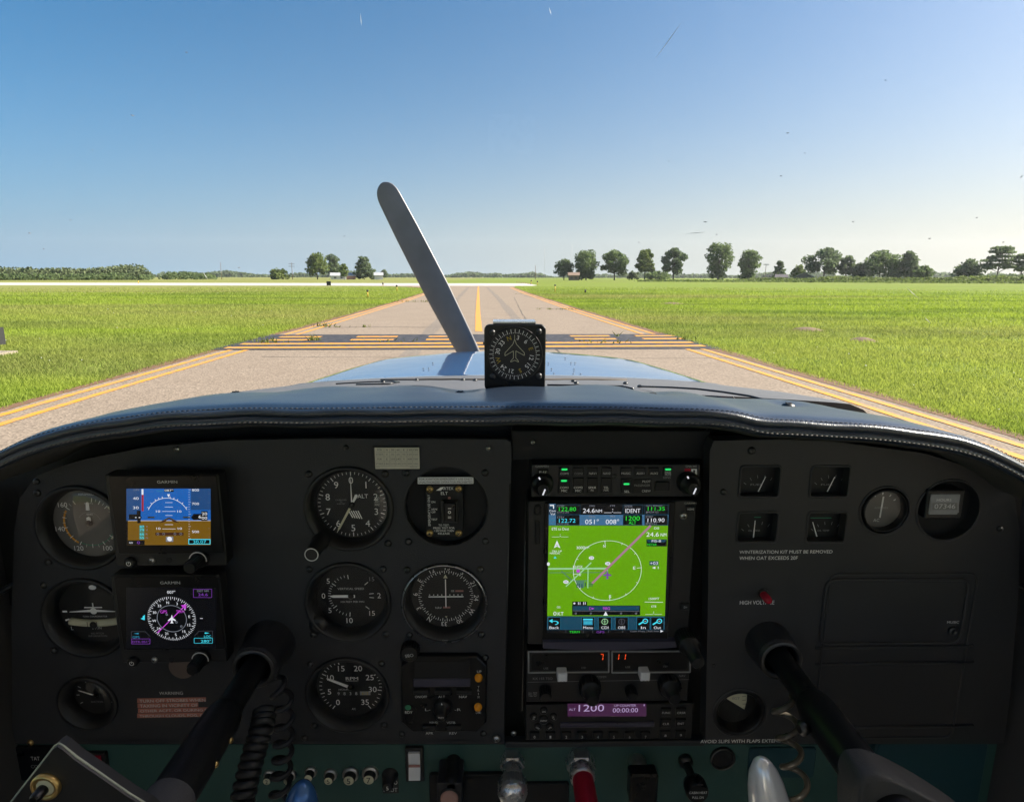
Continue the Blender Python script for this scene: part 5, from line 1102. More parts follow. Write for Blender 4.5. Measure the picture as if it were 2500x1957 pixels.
P.pP(b, [(1430, 66), (1437, 92), (1462, 112), (1462, 120), (1437, 112), (1436, 128), (1446, 138), (1414, 138), (1424, 128), (1423, 112), (1398, 120), (1398, 112), (1423, 92)], 'e_white', z+4*q)
for x, y in ((1388, 66), (1468, 130), (1508, 164)): P.pC(b, x, y, 8, 4, 'e_grey', z+3*q, n=16)
P.pT(b, '007°', 1392, -133, 1458, -108, 'e_white', z+q); P.pT(b, 'DIST NM', 1642, -138, 1735, -122, 'e_grey', z+q); P.pT(b, '24.6', 1650, -112, 1728, -88, 'e_purple', z+q)
for x0, y0, x1, y1, m in ((1610, -145, 1762, -76, 'e_purple'), (1095, 268, 1248, 310, 'e_purple'), (1616, 262, 1768, 304, 'e_cyan')):
    for p_, q_ in (((x0, y0), (x1, y0)), ((x1, y0), (x1, y1)), ((x1, y1), (x0, y1)), ((x0, y1), (x0, y0))): P.pL(b, p_, q_, 3, m, z+q)
P.pT(b, 'GPS', 1104, 244, 1160, 264, 'e_dcyan', z+q); P.pT(b, 'LOC', 1700, 238, 1756, 258, 'e_cyan', z+q); P.pT(b, 'DTK 051°', 1104, 282, 1240, 302, 'e_purple', z+q); P.pT(b, '280°', 1672, 274, 1756, 298, 'e_cyan', z+q)
for pp in ([(1093, 266), (1093, 206), (1210, 208), (1246, 246)], [(1768, 262), (1768, 202), (1656, 204), (1618, 244)]):
    for p_, q_ in zip(pp[:-1], pp[1:]): P.pL(b, p_, q_, 3, 'e_dim', z+q)
P.pP(b, [(1112, 224), (1150, 218), (1158, 224), (1150, 230)], 'e_dcyan', z+q); P.pP(b, [(1745, 220), (1708, 214), (1700, 220), (1708, 226)], 'e_cyan', z+q)
P.pP(b, [(1205, 68), (1188, 80), (1188, 92), (1170, 100), (1188, 108), (1205, 112)], 'e_cyan', z+q); P.pL(b, (1665, 98), (1688, 98), 4, 'e_white', z+q)
b.build('screen', P.root); g5_controls(P, 1116, 1684, 452)
# ================================================================== RADIO STACK
P = PT('audio_panel', 'slim black audio selector panel with rows of labelled keys and green lights', 'audio panel', 1503, 1171, .004, zoom=ZE)
b = MB(); P.pB(b, 258, 278, 1640, 545, -.03, .004, 'bezel_black', .001, .0006); b.build('face', P.root)
keys = [(480, 305, 572, 372), (596, 305, 690, 372), (712, 305, 806, 372), (828, 305, 920, 372), (985, 305, 1082, 372), (1102, 305, 1196, 372), (1215, 305, 1308, 372), (1332, 305, 1418, 372), (480, 388, 572, 515), (594, 388, 690, 515), (712, 388, 804, 515), (826, 388, 918, 515), (988, 395, 1088, 515), (1268, 420, 1390, 500), (308, 320, 398, 362)]
for k in keys: b = MB(); P.pB(b, *k, .004, .0058, 'rubber', .0012, .0006); b.build('key', P.root)
b = MB(); P.pB(b, 1095, 398, 1245, 515, .004, .0048, 'recess_black', .001, .0003); b.build('crew_window', P.root)
b = MB(); zz = .0061
for t, x, y, hw_, m in (('GARMIN', 345, 294, 54, 'dim_print'), ('PLAY', 353, 342, 30, 'white_print'), ('COM1', 530, 354, 34, 'grey_print'), ('COM2', 645, 354, 34, 'dim_print'), ('NAV1', 760, 352, 30, 'grey_print'), ('NAV2', 875, 352, 30, 'grey_print'), ('MUSIC', 1033, 352, 38, 'grey_print'), ('AUX1', 1150, 352, 32, 'grey_print'), ('AUX2', 1262, 352, 32, 'grey_print'), ('COM1', 527, 468, 34, 'white_print'), ('MIC', 528, 494, 24, 'white_print'), ('COM2', 642, 468, 36, 'white_print'), ('MIC', 642, 494, 24, 'white_print'), ('SPKR', 757, 468, 32, 'white_print'), ('PA', 757, 490, 12, 'grey_print'), ('TEL', 870, 468, 22, 'white_print'), ('PWR', 870, 490, 20, 'grey_print'), ('SEL', 1040, 500, 22, 'white_print'), ('PILOT', 1200, 418, 34, 'grey_print'), ('PASSENGER', 1165, 450, 64, 'dim_print'), ('CREW', 1198, 496, 36, 'grey_print'), ('MKR', 1376, 344, 24, 'grey_print'), ('MUTE', 1376, 362, 24, 'grey_print'), ('GMA 345', 1564, 294, 46, 'dim_print'), ('SENS', 1366, 386, 32, 'dim_print')): P.pT(b, t, x-hw_, y-9, x+hw_, y+9, m, zz if y > 300 else .0042)
P.pR(b, 1512, 312, 1562, 362, 'lamp_red', .0042); P.pR(b, 1566, 316, 1612, 360, 'white_print', .0042); P.pT(b, '1', 1580, 324, 1598, 352, 'black_print', .0044); b.build('face_lettering', P.root)
for x, y in ((530, 321), (526, 414), (1377, 321), (1037, 440)): b = MB(); P.pB(b, x-24, y-7, x+24, y+7, .0058, .0066, 'e_led', .0005, .0002); b.build('indicator_light', P.root)
for x, y in ((345, 428), (1535, 420)):
    c = P.l(x, y, .004); b = MB(); b.lathe([(.0105, .004), (.0098, .012), (.0085, .0135), (.0068, .0135), (.0062, .023), (.005, .0245)], 'rubber', (c.x, c.y, 0), 28, cap1=True); b.line((c.x-.0035, c.y+.0085), (c.x-.0012, c.y+.0045), .0013, .0138, 'e_white'); b.line((c.x-.0005, c.y-.0045), (c.x+.0016, c.y+.001), .0013, .0248, 'e_white'); b.build('volume_knob', P.root)
c = P.l(940, 375, .004); screw(P.root, c.x, c.y, .004, .0022)

# GPS navigator
P = PT('gps_navigator', 'large touchscreen navigator showing a bright green moving map', 'navigator', 1495, 1390, .006, zoom=ZE)
b = MB(); P.pB(b, 222, 572, 1612, 1750, -.03, .004, 'bezel_black', .003, .001); b.build('housing', P.root)
b = MB(); P.pB(b, 350, 585, 1440, 1720, .004, .006, 'gloss_black', .002, .0008); b.build('screen_surround', P.root)
b = MB(); c0, c1 = P.l(352, 1705, .006), P.l(1440, 1700, .006)
pts = [];
for k in range(11): t = k/10; x = c0.x+(c1.x-c0.x)*t; pts.append((x, c0.y, .004)); pts.append((x, c0.y-.001, .010)); pts.append((x, c0.y-.0075-.0025*math.sin(math.pi*t), .010)); pts.append((x, c0.y-.0095-.003*math.sin(math.pi*t), .004))
b.add(pts, [(4*i+j, 4*i+4+j, 4*i+5+j, 4*i+1+j) for i in range(10) for j in range(3)]+[(0, 1, 2, 3), (43, 42, 41, 40)], 'lcd_blue'); b.build('hand_rest', P.root)
b = MB(); z = .0062; X0, X1 = (400, 385), (1385, 1345)
def qx(x, y): return x
def qR(x0, y0, x1, y1, m, k=0): P.pR(b, x0, y0, x1, y1, m, z+k*q)
def qT(t, x0, y0, x1, y1, m, k=2): P.pT(b, t, x0, y0, x1, y1, m, z+k*q)
qR(392, 605, 1378, 1655, 'e_black', -1); P.pP(b, [(402, 607), (1385, 607), (1376, 776), (400, 776)], 'e_bar2', z); P.pP(b, [(400, 778), (1376, 778), (1350, 1517), (388, 1517)], 'e_map', z); P.pP(b, [(388, 1519), (1350, 1519), (1346, 1630), (386, 1630)], 'e_bar', z); P.pP(b, [(386, 1632), (1346, 1632), (1344, 1655), (385, 1655)], 'e_black', z)
qR(402, 607, 1385, 690, 'e_black', 1); qR(404, 600, 458, 776, 'e_bar2', 1)
for x0, y0, x1, y1 in ((462, 610, 656, 686), (462, 692, 650, 772), (1010, 610, 1165, 686), (1010, 692, 1162, 772), (1186, 610, 1376, 686), (1186, 692, 1372, 772)): qR(x0-3, y0-3, x1+3, y1+3, 'e_bar', 1.5); qR(x0, y0, x1, y1, 'e_black', 2)
for a in (('COM', 468, 610, 526, 626, 'e_grey', 3), ('122.80', 484, 627, 624, 660, 'e_green', 4), ('KHYX UNI', 470, 662, 566, 678, 'e_grey', 3), ('STBY', 468, 702, 530, 720, 'e_grey', 3), ('122.72', 484, 722, 620, 754, 'e_cyan', 4), ('3CM UNI', 470, 757, 562, 772, 'e_grey', 3), ('DIS', 734, 610, 778, 624, 'e_grey', 3), ('24.6', 680, 638, 778, 674, 'e_white', 3), ('NM', 784, 646, 836, 672, 'e_white', 3), ('ETE', 902, 610, 944, 622, 'e_grey', 3), ('__:__', 852, 642, 994, 674, 'e_white', 3), ('BRG', 728, 696, 780, 713, 'e_grey', 3), ('051°', 698, 726, 810, 766, 'e_white', 3), ('TRK', 896, 694, 948, 712, 'e_grey', 3), ('008°', 866, 726, 976, 766, 'e_white', 3), ('XPDR', 1018, 612, 1086, 630, 'e_grey', 3), ('IDENT', 1026, 640, 1150, 674, 'e_white', 3), ('1200', 1030, 700, 1146, 738, 'e_green', 3), ('ALT', 1054, 742, 1116, 768, 'e_green', 3), ('NAV BMGW', 1196, 610, 1330, 622, 'e_grey', 3), ('111.35', 1210, 624, 1350, 656, 'e_green', 4), ('BMGW ILS', 1196, 660, 1298, 676, 'e_grey', 3), ('STBY', 1192, 698, 1254, 716, 'e_grey', 3), ('110.90', 1208, 718, 1348, 750, 'e_white', 4), ('BMIN ILS', 1194, 752, 1286, 770, 'e_grey', 3), ('Com', 406, 648, 458, 666, 'e_white', 3), ('Vol', 414, 674, 452, 692, 'e_white', 3), ('Psh', 408, 726, 454, 744, 'e_dcyan', 3), ('Sq', 414, 754, 446, 772, 'e_dcyan', 3)): qT(*a)
P.pP(b, [(410, 608), (444, 608), (444, 640), (436, 640), (436, 618), (410, 618)], 'e_white', z+3*q)
# map
P.pC(b, 880, 1148, 290, 3.5, 'e_white', z+q, sy=.945, n=64)
for k in range(12): c = P.l(880, 1148, z); a = k*30-6; r_ = P.px(290); b.line((c.x+r_*math.sin(R(a)), c.y+r_*.945*math.cos(R(a))), (c.x+r_*(.86 if k % 3 == 0 else .93)*math.sin(R(a)), c.y+r_*.945*(.86 if k % 3 == 0 else .93)*math.cos(R(a))), P.px(3.5), z+q, 'e_white')
for t, x, y in (('N', 856, 946), ('E', 1100, 1124), ('S', 902, 1356), ('W', 656, 1180)): qT(t, x-10, y-12, x+10, y+12, 'e_white', 4)
P.pL(b, (755, 1250), (1235, 778), 20, 'e_track', z+2*q); P.pL(b, (398, 1131), (882, 1128), 16, 'e_road', z+q); P.pL(b, (540, 1276), (748, 1080), 11, 'e_road', z+q*1.5); P.pL(b, (400, 1163), (880, 1160), 6, 'e_apt', z+q*.5); P.pL(b, (722, 1130), (720, 1290), 9, 'e_road', z+q*1.2); P.pL(b, (505, 1150), (590, 1225), 9, 'e_apt', z+q*.7); P.pL(b, (600, 1228), (720, 1228), 8, 'e_apt', z+q*.7); P.pL(b, (882, 1128), (882, 1160), 6, 'e_road', z+q)
P.pP(b, [(622, 1232), (690, 1232), (690, 1285), (640, 1288)], 'e_apt', z+q*.8)
for x, y in ((632, 1270), (650, 1272), (672, 1275), (700, 1262)): P.pL(b, (x, y-20), (x, y+14), 8, 'e_bar', z+q*1.1)
for y in (1245, 1258, 1270): P.pL(b, (725, y), (762, y-2), 6, 'e_bar', z+q*1.1)
for x, y, t in ((750, 1042, '23'), (883, 1088, '28'), (541, 1238, '05')): P.pP(b, [(x+22*math.cos(k*.628), y+15*math.sin(k*.628)) for k in range(10)][::-1], 'e_white', z+2*q); qT(t, x-12, y-8, x+12, y+8, 'e_bar', 3)
P.pP(b, [(398+12*math.cos(k*.628), 1092+15*math.sin(k*.628)) for k in range(10)][::-1], 'e_white', z+2*q); P.pD(b, 641, 1148, 16, 'e_mag', z+3*q)
P.pP(b, [(880, 1142), (888, 1172), (912, 1180), (912, 1190), (888, 1186), (886, 1205), (892, 1214), (868, 1214), (874, 1205), (872, 1186), (848, 1190), (848, 1180), (872, 1172)], 'e_purple', z+4*q)
for a in (('KHYX', 600, 1104, 678, 1124, 'e_white', 4), ('3000', 626, 946, 696, 970, 'e_white', 4), ('FT', 700, 950, 724, 968, 'e_white', 4), ('ETE to Dest', 426, 794, 566, 816, 'e_white'), ('__:__', 426, 848, 564, 872, 'e_white'), ('DIS', 1262, 790, 1304, 808, 'e_white'), ('24.6', 1198, 832, 1302, 868, 'e_white'), ('NM', 1314, 840, 1364, 866, 'e_white'), ('+03', 1228, 1072, 1294, 1098, 'e_white', 4), ('TRK UP', 426, 980, 508, 996, 'e_white'), ('MANUAL', 410, 996, 494, 1012, 'e_white'), ('GS', 466, 1436, 496, 1452, 'e_white'), ('0', 438, 1480, 464, 1512, 'e_white'), ('KT', 474, 1484, 522, 1512, 'e_white'), ('1500FT', 1218, 1366, 1304, 1384, 'e_white'), ('ETE', 1240, 1430, 1280, 1446, 'e_white'), ('__:__', 1190, 1480, 1326, 1504, 'e_white')): qT(*a)
P.pL(b, (1184, 1402), (1334, 1404), 4, 'e_white', z+2*q); qR(1224, 1068, 1298, 1102, 'e_bar', 3); P.pP(b, [(1244, 1122), (1272, 1112), (1272, 1132)], 'e_white', z+2*q); P.pL(b, (1296, 1112), (1296, 1132), 5, 'e_white', z+2*q)
qR(1200, 890, 1366, 948, 'e_black', 2); P.pP(b, [(1202, 892), (1366, 892), (1350, 914), (1212, 914)], 'e_bar', z+3*q); qT('FIS-B', 1242, 894, 1320, 914, 'e_white', 4); qT('METAR', 1204, 924, 1284, 944, 'e_green', 4)
P.pP(b, [(468, 900), (496, 962), (468, 948), (442, 962)], 'e_white', z+2*q); qT('N', 460, 932, 476, 948, 'e_map', 3); P.pP(b, [(452, 1028), (466, 1046), (440, 1046)], 'e_cyan', z+2*q)
qR(594, 1398, 714, 1430, 'e_black', 2); qR(592, 1430, 1148, 1510, 'e_black', 2); P.pR(b, 598, 1434, 1140, 1470, 'e_bar', z+2.5*q); P.pL(b, (600, 1474), (1142, 1478), 3, 'e_grey', z+3*q)
qT('D', 732, 1444, 752, 1466, 'e_mag', 4); P.pP(b, [(754, 1448), (774, 1455), (754, 1463)], 'e_mag', z+4*q); qT('98G', 842, 1442, 902, 1466, 'e_mag', 4); P.pP(b, [(866, 1478), (884, 1512), (848, 1512)], 'e_white', z+4*q)
for x in (622, 745, 992, 1114): P.pC(b, x, 1495, 7, 4, 'e_grey', z+4*q, n=14)
P.pD(b, 610, 1413, 9, 'e_white', z+3*q); qT('II II', 640, 1402, 702, 1424, 'e_white', 3)
for x0, x1, t, ic in ((394, 498, 'Back', 0), (668, 776, 'Menu', 1), (806, 912, 'CDI', 2), (944, 1050, 'OBS', 3), (1120, 1228, 'In', 4), (1236, 1342, 'Out', 4)):
    qR(x0, 1526, x1, 1626, 'e_black', 1); xm = (x0+x1)/2; hw_ = 10*len(t)
    for p_, q_ in (((x0, 1526), (x1, 1526)), ((x1, 1526), (x1, 1626)), ((x0, 1626), (x0, 1526))): P.pL(b, p_, q_, 2.5, 'e_dcyan', z+2*q)
    qT(t, xm-hw_, 1600, xm+hw_, 1622, 'e_white', 2)
    if ic == 0: P.pC(b, 448, 1572, 30, 12, 'e_cyan', z+2*q, -30, 170, 20, .55); P.pP(b, [(402, 1556), (432, 1540), (432, 1574)], 'e_cyan', z+2*q)
    if ic == 1: qR(682, 1538, 760, 1590, 'e_dcyan', 2); qR(682, 1538, 760, 1548, 'e_cyan', 3); P.pL(b, (690, 1564), (752, 1564), 5, 'e_cyan', z+3*q); P.pL(b, (690, 1578), (752, 1578), 5, 'e_cyan', z+3*q)
    if ic in (2, 3): m_ = 'e_road' if ic == 2 else 'e_dim'; P.pC(b, xm, 1562, 26, 6, m_, z+2*q, n=24); P.pL(b, (xm, 1540), (xm, 1584), 5, m_, z+2*q); P.pL(b, (xm-14, 1562), (xm+14, 1562), 4, m_, z+2*q)
    if ic == 4: P.pL(b, (xm-38, 1586), (xm-4, 1566), 14, 'e_cyan', z+2*q); P.pC(b, xm+16, 1558, 20, 9, 'e_cyan', z+2*q, n=24); P.pL(b, (xm+8, 1558), (xm+24, 1558), 4, 'e_white', z+2*q)
qT('TERM', 568, 1638, 654, 1656, 'e_green', 2); qT('GPS', 790, 1638, 856, 1656, 'e_purple', 2); qT('Com Freq / Psh Nav', 1066, 1634, 1306, 1650, 'e_grey', 2); P.pP(b, [(1314, 1630), (1338, 1640), (1314, 1650)], 'e_white', z+2*q)
for x in (540, 685, 760, 890, 1005): P.pL(b, (x, 1634), (x, 1654), 2, 'e_grey', z+2*q)
b.build('screen', P.root)
for x0, y0, x1, y1, t in ((1520, 618, 1604, 672, 'HOME'), (1478, 1420, 1560, 1470, 'D>')):
    b = MB(); P.pB(b, x0, y0, x1, y1, .004, .006, 'rubber', .001, .0006); xm = (x0+x1)/2; P.pT(b, t, xm-len(t)*7, (y0+y1)/2-8, xm+len(t)*7, (y0+y1)/2+8, 'grey_print', .0063); b.build('key', P.root)
b = MB(); P.pT(b, 'GARMIN', 1508, 588, 1610, 602, 'dim_print', .0043); b.build('maker_lettering', P.root)
c = P.l(1500, 697, .004); screw(P.root, c.x, c.y, .004, .0035, 'steel')
b = MB(); P.pB(b, 280, 610, 345, 700, .004, .007, 'rubber', .004, .002); P.pB(b, 285, 740, 330, 940, .004, .0055, 'rubber', .002, .001); b.build('side_grip', P.root)
P2z = ZF; k = P.zm; P.zm = ZF
c = P.l(1540, 250, .004); b = MB(); b.lathe([(.0105, .004), (.0102, .020), (.0095, .022), (.0068, .022), (.0064, .045), (.005, .047)], 'rubber', (c.x, c.y, 0), 30, cap1=True)
for j in range(24): a = j*math.pi/12; b.box((c.x+.0103*math.cos(a), c.y+.0103*math.sin(a), .013), (.0009, .0009, .014), 'rubber', Matrix.Rotation(a, 3, 'Z'))
b.build('dual_knob', P.root); P.zm = k
c = P.l(345, 500, .004); P.zm = ZE
# nav/com radio
P = PT('nav_com_radio', 'older navigation radio with red digits and two white transfer buttons', 'radio', 1486, 1648, .004, zoom=ZF)
b = MB(); P.pB(b, 222, 358, 1590, 795, -.03, .002, 'bezel_black', .001, .0006); b.build('face', P.root)
b = MB()
for x0, x1 in ((240, 908), (935, 1585)):
    for p_, q_ in (((x0, 376), (x1, 372)), ((x0, 552), (x1, 546)), ((x0, 376), (x0, 552)), ((x1, 372), (x1, 546))): c0, c1 = P.l(*p_, .003), P.l(*q_, .003); b.tube([(*c0, .0025), (*c1, .0025)], .0009, 'dim_print', 6)
P.pL(b, (232, 628), (1580, 606), 3, 'dim_print', .0023); b.build('window_frame', P.root)
b = MB(); P.pB(b, 262, 392, 892, 530, .002, .0024, 'gloss_black', .003, .0001); P.pB(b, 948, 385, 1570, 528, .002, .0024, 'gloss_black', .002, .0001); b.build('display_window', P.root)
b = MB(); zz = .0027
def seg7(x, y, s, w_, h_):
    g = dict(a=((0, 0), (1, 0)), b=((1, 0), (1, .5)), c=((1, .5), (1, 1)), d=((0, 1), (1, 1)), e=((0, .5), (0, 1)), f=((0, 0), (0, .5)), g=((0, .5), (1, .5)))
    for k in s:
        (x0, y0), (x1, y1) = g[k]; sl_ = -6; P.pL(b, (x+x0*w_-sl_*(1-y0)*-.0+6*(y0-.5)*-1, y+y0*h_+(3 if y0 < y1 else 0)), (x+x1*w_+6*(y1-.5)*-1, y+y1*h_-(3 if y0 < y1 else 0)), 7, 'e_red', zz)
seg7(838, 396, 'abc', 22, 50); seg7(965, 394, 'bc', 26, 48); seg7(1020, 394, 'bc', 26, 48)
for t, x, y in (('USE', 385, 513), ('STBY', 700, 508), ('USE', 1066, 502), ('STBY', 1378, 498)): P.pT(b, t, x-20, y-8, x+20, y+8, 'dim_print', zz)
P.pT(b, 'KX 155 TSO', 276, 588, 440, 608, 'dim_print', .0023); P.pT(b, 'COMM', 806, 576, 886, 594, 'dim_print', .0023); P.pT(b, 'NAV', 1492, 566, 1546, 584, 'dim_print', .0023); P.pT(b, 'PULL TEST', 240, 712, 312, 748, 'dim_print', .0023); b.build('face_lettering', P.root)
for x, y in ((522, 596), (1212, 590)):
    b = MB(); P.pB(b, x-42, y-36, x+42, y+36, .002, .013, 'white_plastic', .001, .0012); P.pT(b, '<->', x-20, y+22, x+22, y+34, 'black_print', .0132); b.build('transfer_button', P.root)
for x, y, r in ((375, 690, .0055), (745, 640, .0105), (1085, 685, .0052), (1400, 625, .0105)):
    c = P.l(x, y, .002); b = MB(); b.lathe([(r, .002), (r*.97, .013), (r*.85, .0145)]+([(r*.62, .0145), (r*.6, .027), (r*.5, .0285)] if r > .008 else []), 'rubber', (c.x, c.y, 0), 26, cap1=True)
    for j in range(18): a = j*math.pi/9; b.box((c.x+r*math.cos(a), c.y+r*math.sin(a), .008), (.0009, .0009, .010), 'rubber', Matrix.Rotation(a, 3, 'Z'))
    b.build('tuning_knob' if r > .008 else 'volume_knob', P.root)
# transponder
P = PT('transponder', 'transponder with purple code window and numbered keys at the stack bottom', 'transponder', 1486, 1762, .004, zoom=ZF)
b = MB(); P.pB(b, 215, 805, 1615, 1112, -.03, .002, 'bezel_black', .001, .0006); b.build('face', P.root)
b = MB(); P.pR(b, 565, 806, 1220, 912, 'e_lcd', .0025)
for a in (('ALT', 576, 846, 632, 864), ('1200', 656, 814, 870, 872), ('UP COUNTER', 955, 812, 1136, 832), ('00:00:00', 940, 842, 1152, 880)): P.pT(b, *a, 'e_lcdtext', .0028)
P.pL(b, (1202, 812), (1202, 828), 8, 'e_lcdtext', .0028); b.build('code_window', P.root)
b = MB(); P.pB(b, 505, 968, 1290, 1012, .002, .0045, 'lcd_blue', .001, .0008); b.build('ledge', P.root)
for k in range(8): x = 290+k*132; b = MB(); P.pB(b, x-42, 1048, x+42, 1104, .002, .0042, 'rubber', .0008, .0005); P.pT(b, str(k), x-7, 1074, x+7, 1096, 'grey_print', .0045); b.build('number_key', P.root)
for x, y, t in ((1388, 880, 'FUNC'), (1512, 880, 'CRSR'), (1384, 972, 'CLR'), (1508, 970, 'ENT'), (1380, 1070, '8'), (1508, 1066, '9')): b = MB(); P.pB(b, x-46, y-32, x+46, y+32, .002, .0040, 'rubber', .0008, .0005); w_ = 9*len(t); P.pT(b, t, x-w_, y-6, x+w_, y+12, 'grey_print', .0043); b.build('key', P.root)
c = P.l(365, 935, .002)
for k, t in enumerate(('ON', 'ALT', 'VFR', 'OFF', 'STB')): a = k*72; c2 = P.l(365+85*math.sin(R(a)), 935-75*math.cos(R(a)), .002); b = MB(); b.lathe([(.0042, .002), (.0040, .0038), (.0034, .0042)], 'rubber', (c2.x, c2.y, 0), 18, cap1=True); b.text(t, c2.x, c2.y, .0017, .0045, 'grey_print', rot=a if a < 90 or a > 270 else a-180); b.build('mode_key', P.root)
b = MB(); b.lathe([(.0050, .002), (.0048, .0038), (.004, .0042)], 'rubber', (c.x, c.y, 0), 20, cap1=True); b.text('IDENT', c.x, c.y, .0017, .0045, 'grey_print'); b.build('ident_key', P.root)
# stack side rail
b = MB(); p0, p1 = panel.l(1284, 1210, .004), panel.l(1276, 1735, .004); b.tube([(*p0, .003), (*p1, .003)], .0010, 'dark_steel', 6); p0, p1 = panel.l(1245, 1180, .003), panel.l(1231, 1790, .003); b.tube([(*p0, .003), (*p1, .003)], .0007, 'dark_steel', 6); b.build('stack_rail', panel.root)

# ================================================================== RIGHT SIDE GAUGES
GL = ['small rectangular gauge, upper left of the four on the right panel', 'small rectangular gauge, upper right of the four on the right panel', 'rectangular gauge with upright needle, lower left of the four', 'rectangular gauge with a green arc, lower right of the four']
ND = [((412, 408), (462, 308)), ((872, 408), (922, 310)), ((380, 715), (392, 600)), ((803, 708), (775, 610))]
for gi, (g, lb, nd) in enumerate(zip(GAUGE, GL, ND)):
    P = PT('rectangular_gauge', lb, 'gauge', (g[0]+g[2])/2, (g[1]+g[3])/2, .002, zoom=ZG); zz = .0004
    b = MB(); o = [(x-P.o.x+panel.o.x, y-P.o.z+panel.o.z) for x, y in rect(*g, RP)]; b.poly(o, 0, 'dial_black'); b.build('dial_face', P.root)
    b = MB(); x0, y0 = (g[0]-1700)*2.7275, (g[1]-1050)*2.7275; xa, ya = x0+140, y0+200
    for k in range(6): a = -50+k*20; c = P.l(xa, ya, zz); b.tick(c.x, c.y, P.px(128), P.px(150), a, P.px(3), zz, 'dim_print')
    if gi == 3: P.pL(b, (760, 583), (900, 583), 6, 'green_print', zz)
    if gi == 2: P.pL(b, (385, 578), (430, 578), 6, 'green_print', zz)
    t = ('FUEL', 'FUEL', 'OIL PRESS', 'OIL TEMP')[gi]; P.pT(b, t, xa-60, ya-82, xa+20, ya-70, 'dim_print', zz)
    b.build('dial_markings', P.root); b = MB(); P.pL(b, *nd, 9, 'white_print', .0022, 5); b.build('needle', P.root)
def small_round(key, name, label, face, r):
    u, v, rr = RND[key]; P = PT(name, label, 'gauge', u, v, RP, zoom=ZG); b = MB(); b.disc(0, 0, r, -.0125, face, 36); b.build('dial_face', P.root); return P
P = small_round('amm', 'ammeter', 'round ammeter with a vertical needle in the right panel', 'dial_grey', .0228); b = MB(); b.lathe([(.0215, -.006), (.0208, .0012), (.0196, .0022), (.0190, .0005), (.0188, -.006)], 'gloss_black', n=40); b.build('bezel', P.root)
b = MB(); b.disc(0, 0, .0190, -.0062, 'dial_grey', 36); b.build('inner_face', P.root); b = MB(); zz = -.0058
b.line((-.0005, -.009), (.0005, .012), .0016, zz+.0008, 'grey_print'); b.build('needle', P.root); b = MB()
for a in (-55, -30, 0, 30, 55): b.tick(0, 0, .0135, .0158, a, .0010, zz, 'grey_print')
b.text('AMPERES', 0, .0005, .0017, zz, 'dim_print', wd=.013); b.text('AC', -.003, -.0118, .0030, zz, 'grey_print'); b.build('dial_markings', P.root)
b = MB(); b.lathe([(.0188, .0), (.0001, .0008)], 'dial_glass', n=36); b.build('glass', P.root)
P = small_round('hobbs', 'hour_meter', 'rectangular hour meter counter inside a round black recess', 'recess_black', .0298)
b = MB(); P.pB(b, 1520, 398, 1792, 588, -.0124, .004, 'bezel_black', .0015, .001); b.build('counter_housing', P.root); b = MB(); P.pB(b, 1548, 425, 1762, 562, .004, .0052, 'dim_print', .001, .0005); b.build('counter_frame', P.root)
b = MB(); P.pR(b, 1562, 445, 1748, 548, 'dim_print', .0056); P.pT(b, 'HOURS', 1600, 456, 1700, 472, 'white_print', .0059); P.pR(b, 1572, 482, 1738, 530, 'pencil_print', .0058); P.pT(b, '07346', 1584, 490, 1728, 522, 'grey_print', .0060); b.build('counter_digits', P.root)
u, v, rr = RND['egt']; P = PT('wedge_gauge', 'round gauge with a cream wedge scale beside the right control shaft', 'gauge', u, v, RP, zoom=ZH); b = MB(); b.disc(0, 0, .0262, -.012, 'dial_black', 36); b.build('dial_face', P.root)
b = MB(); b.lathe([(.0262, .0005), (.0240, .0025), (.0215, .0005), (.0205, -.012)], 'gloss_black', n=40); b.build('bezel', P.root)
b = MB(); P.pP(b, [(195, 690), (320, 615), (338, 655), (335, 710), (320, 765)], 'cream', -.0116); b.build('wedge_scale', P.root); b = MB()
for k in range(6): P.pL(b, (300+k*2, 630+k*25), (330, 625+k*26), 3, 'black_print', -.0113)
P.pT(b, 'EGT', 240, 684, 290, 700, 'pencil_print', -.0113); b.build('dial_markings', P.root); b = MB(); b.lathe([(.0206, .0), (.0001, .001)], 'dial_glass', n=36); b.build('glass', P.root)
P = PT('warning_lamp', 'small red high voltage warning lamp above the right control shaft', 'lamp', 1862, 1448, RP); b = MB(); b.lathe([(.0052, 0), (.0050, .003)], 'dark_steel', n=20, cap1=True); b.build('collar', P.root)
b = MB(); b.lathe([(.0040, .003), (.0040, .011), (.0032, .0145), (.0015, .016)], 'lamp_red', n=20, cap1=True); b.build('lens', P.root)
# ================================================================== COMPASS ON THE GLARESHIELD
class PY(PT):
    """like PT, but its root plane is any distance y in front of the eye"""
    def __init__(s, name, label, cat, u, v, y, zoom=None, group=None): super().__init__(name, label, cat, u, v, D-y, group, zoom)
P = PY('magnetic_compass', 'square black vertical card compass standing on the glareshield', 'compass', 1258, 868, .60, zoom=(1160, 760, 8.135))
b = MB(); P.pB(b, 187, 258, 1408, 1580, -.004, 0, 'gloss_black', .0055, .0008); b.build('face_plate', P.root)
b = MB(); P.pB(b, 240, 300, 1360, 1560, -.040, -.004, 'bezel_black', .005, .001); b.build('housing', P.root)
b = MB(); c0, c1 = P.l(360, 236, 0), P.l(1200, 236, 0); b.box(((c0.x+c1.x)/2, c0.y-.0008, -.016), (c1.x-c0.x, .0022, .030), 'dark_steel'); b.box(((c0.x+c1.x)/2, c0.y+.0009, -.018), ((c1.x-c0.x)*1.02, .0012, .034), 'aluminium'); b.build('top_bracket', P.root)
c = P.l(785, 855, 0); RC = P.px(535)
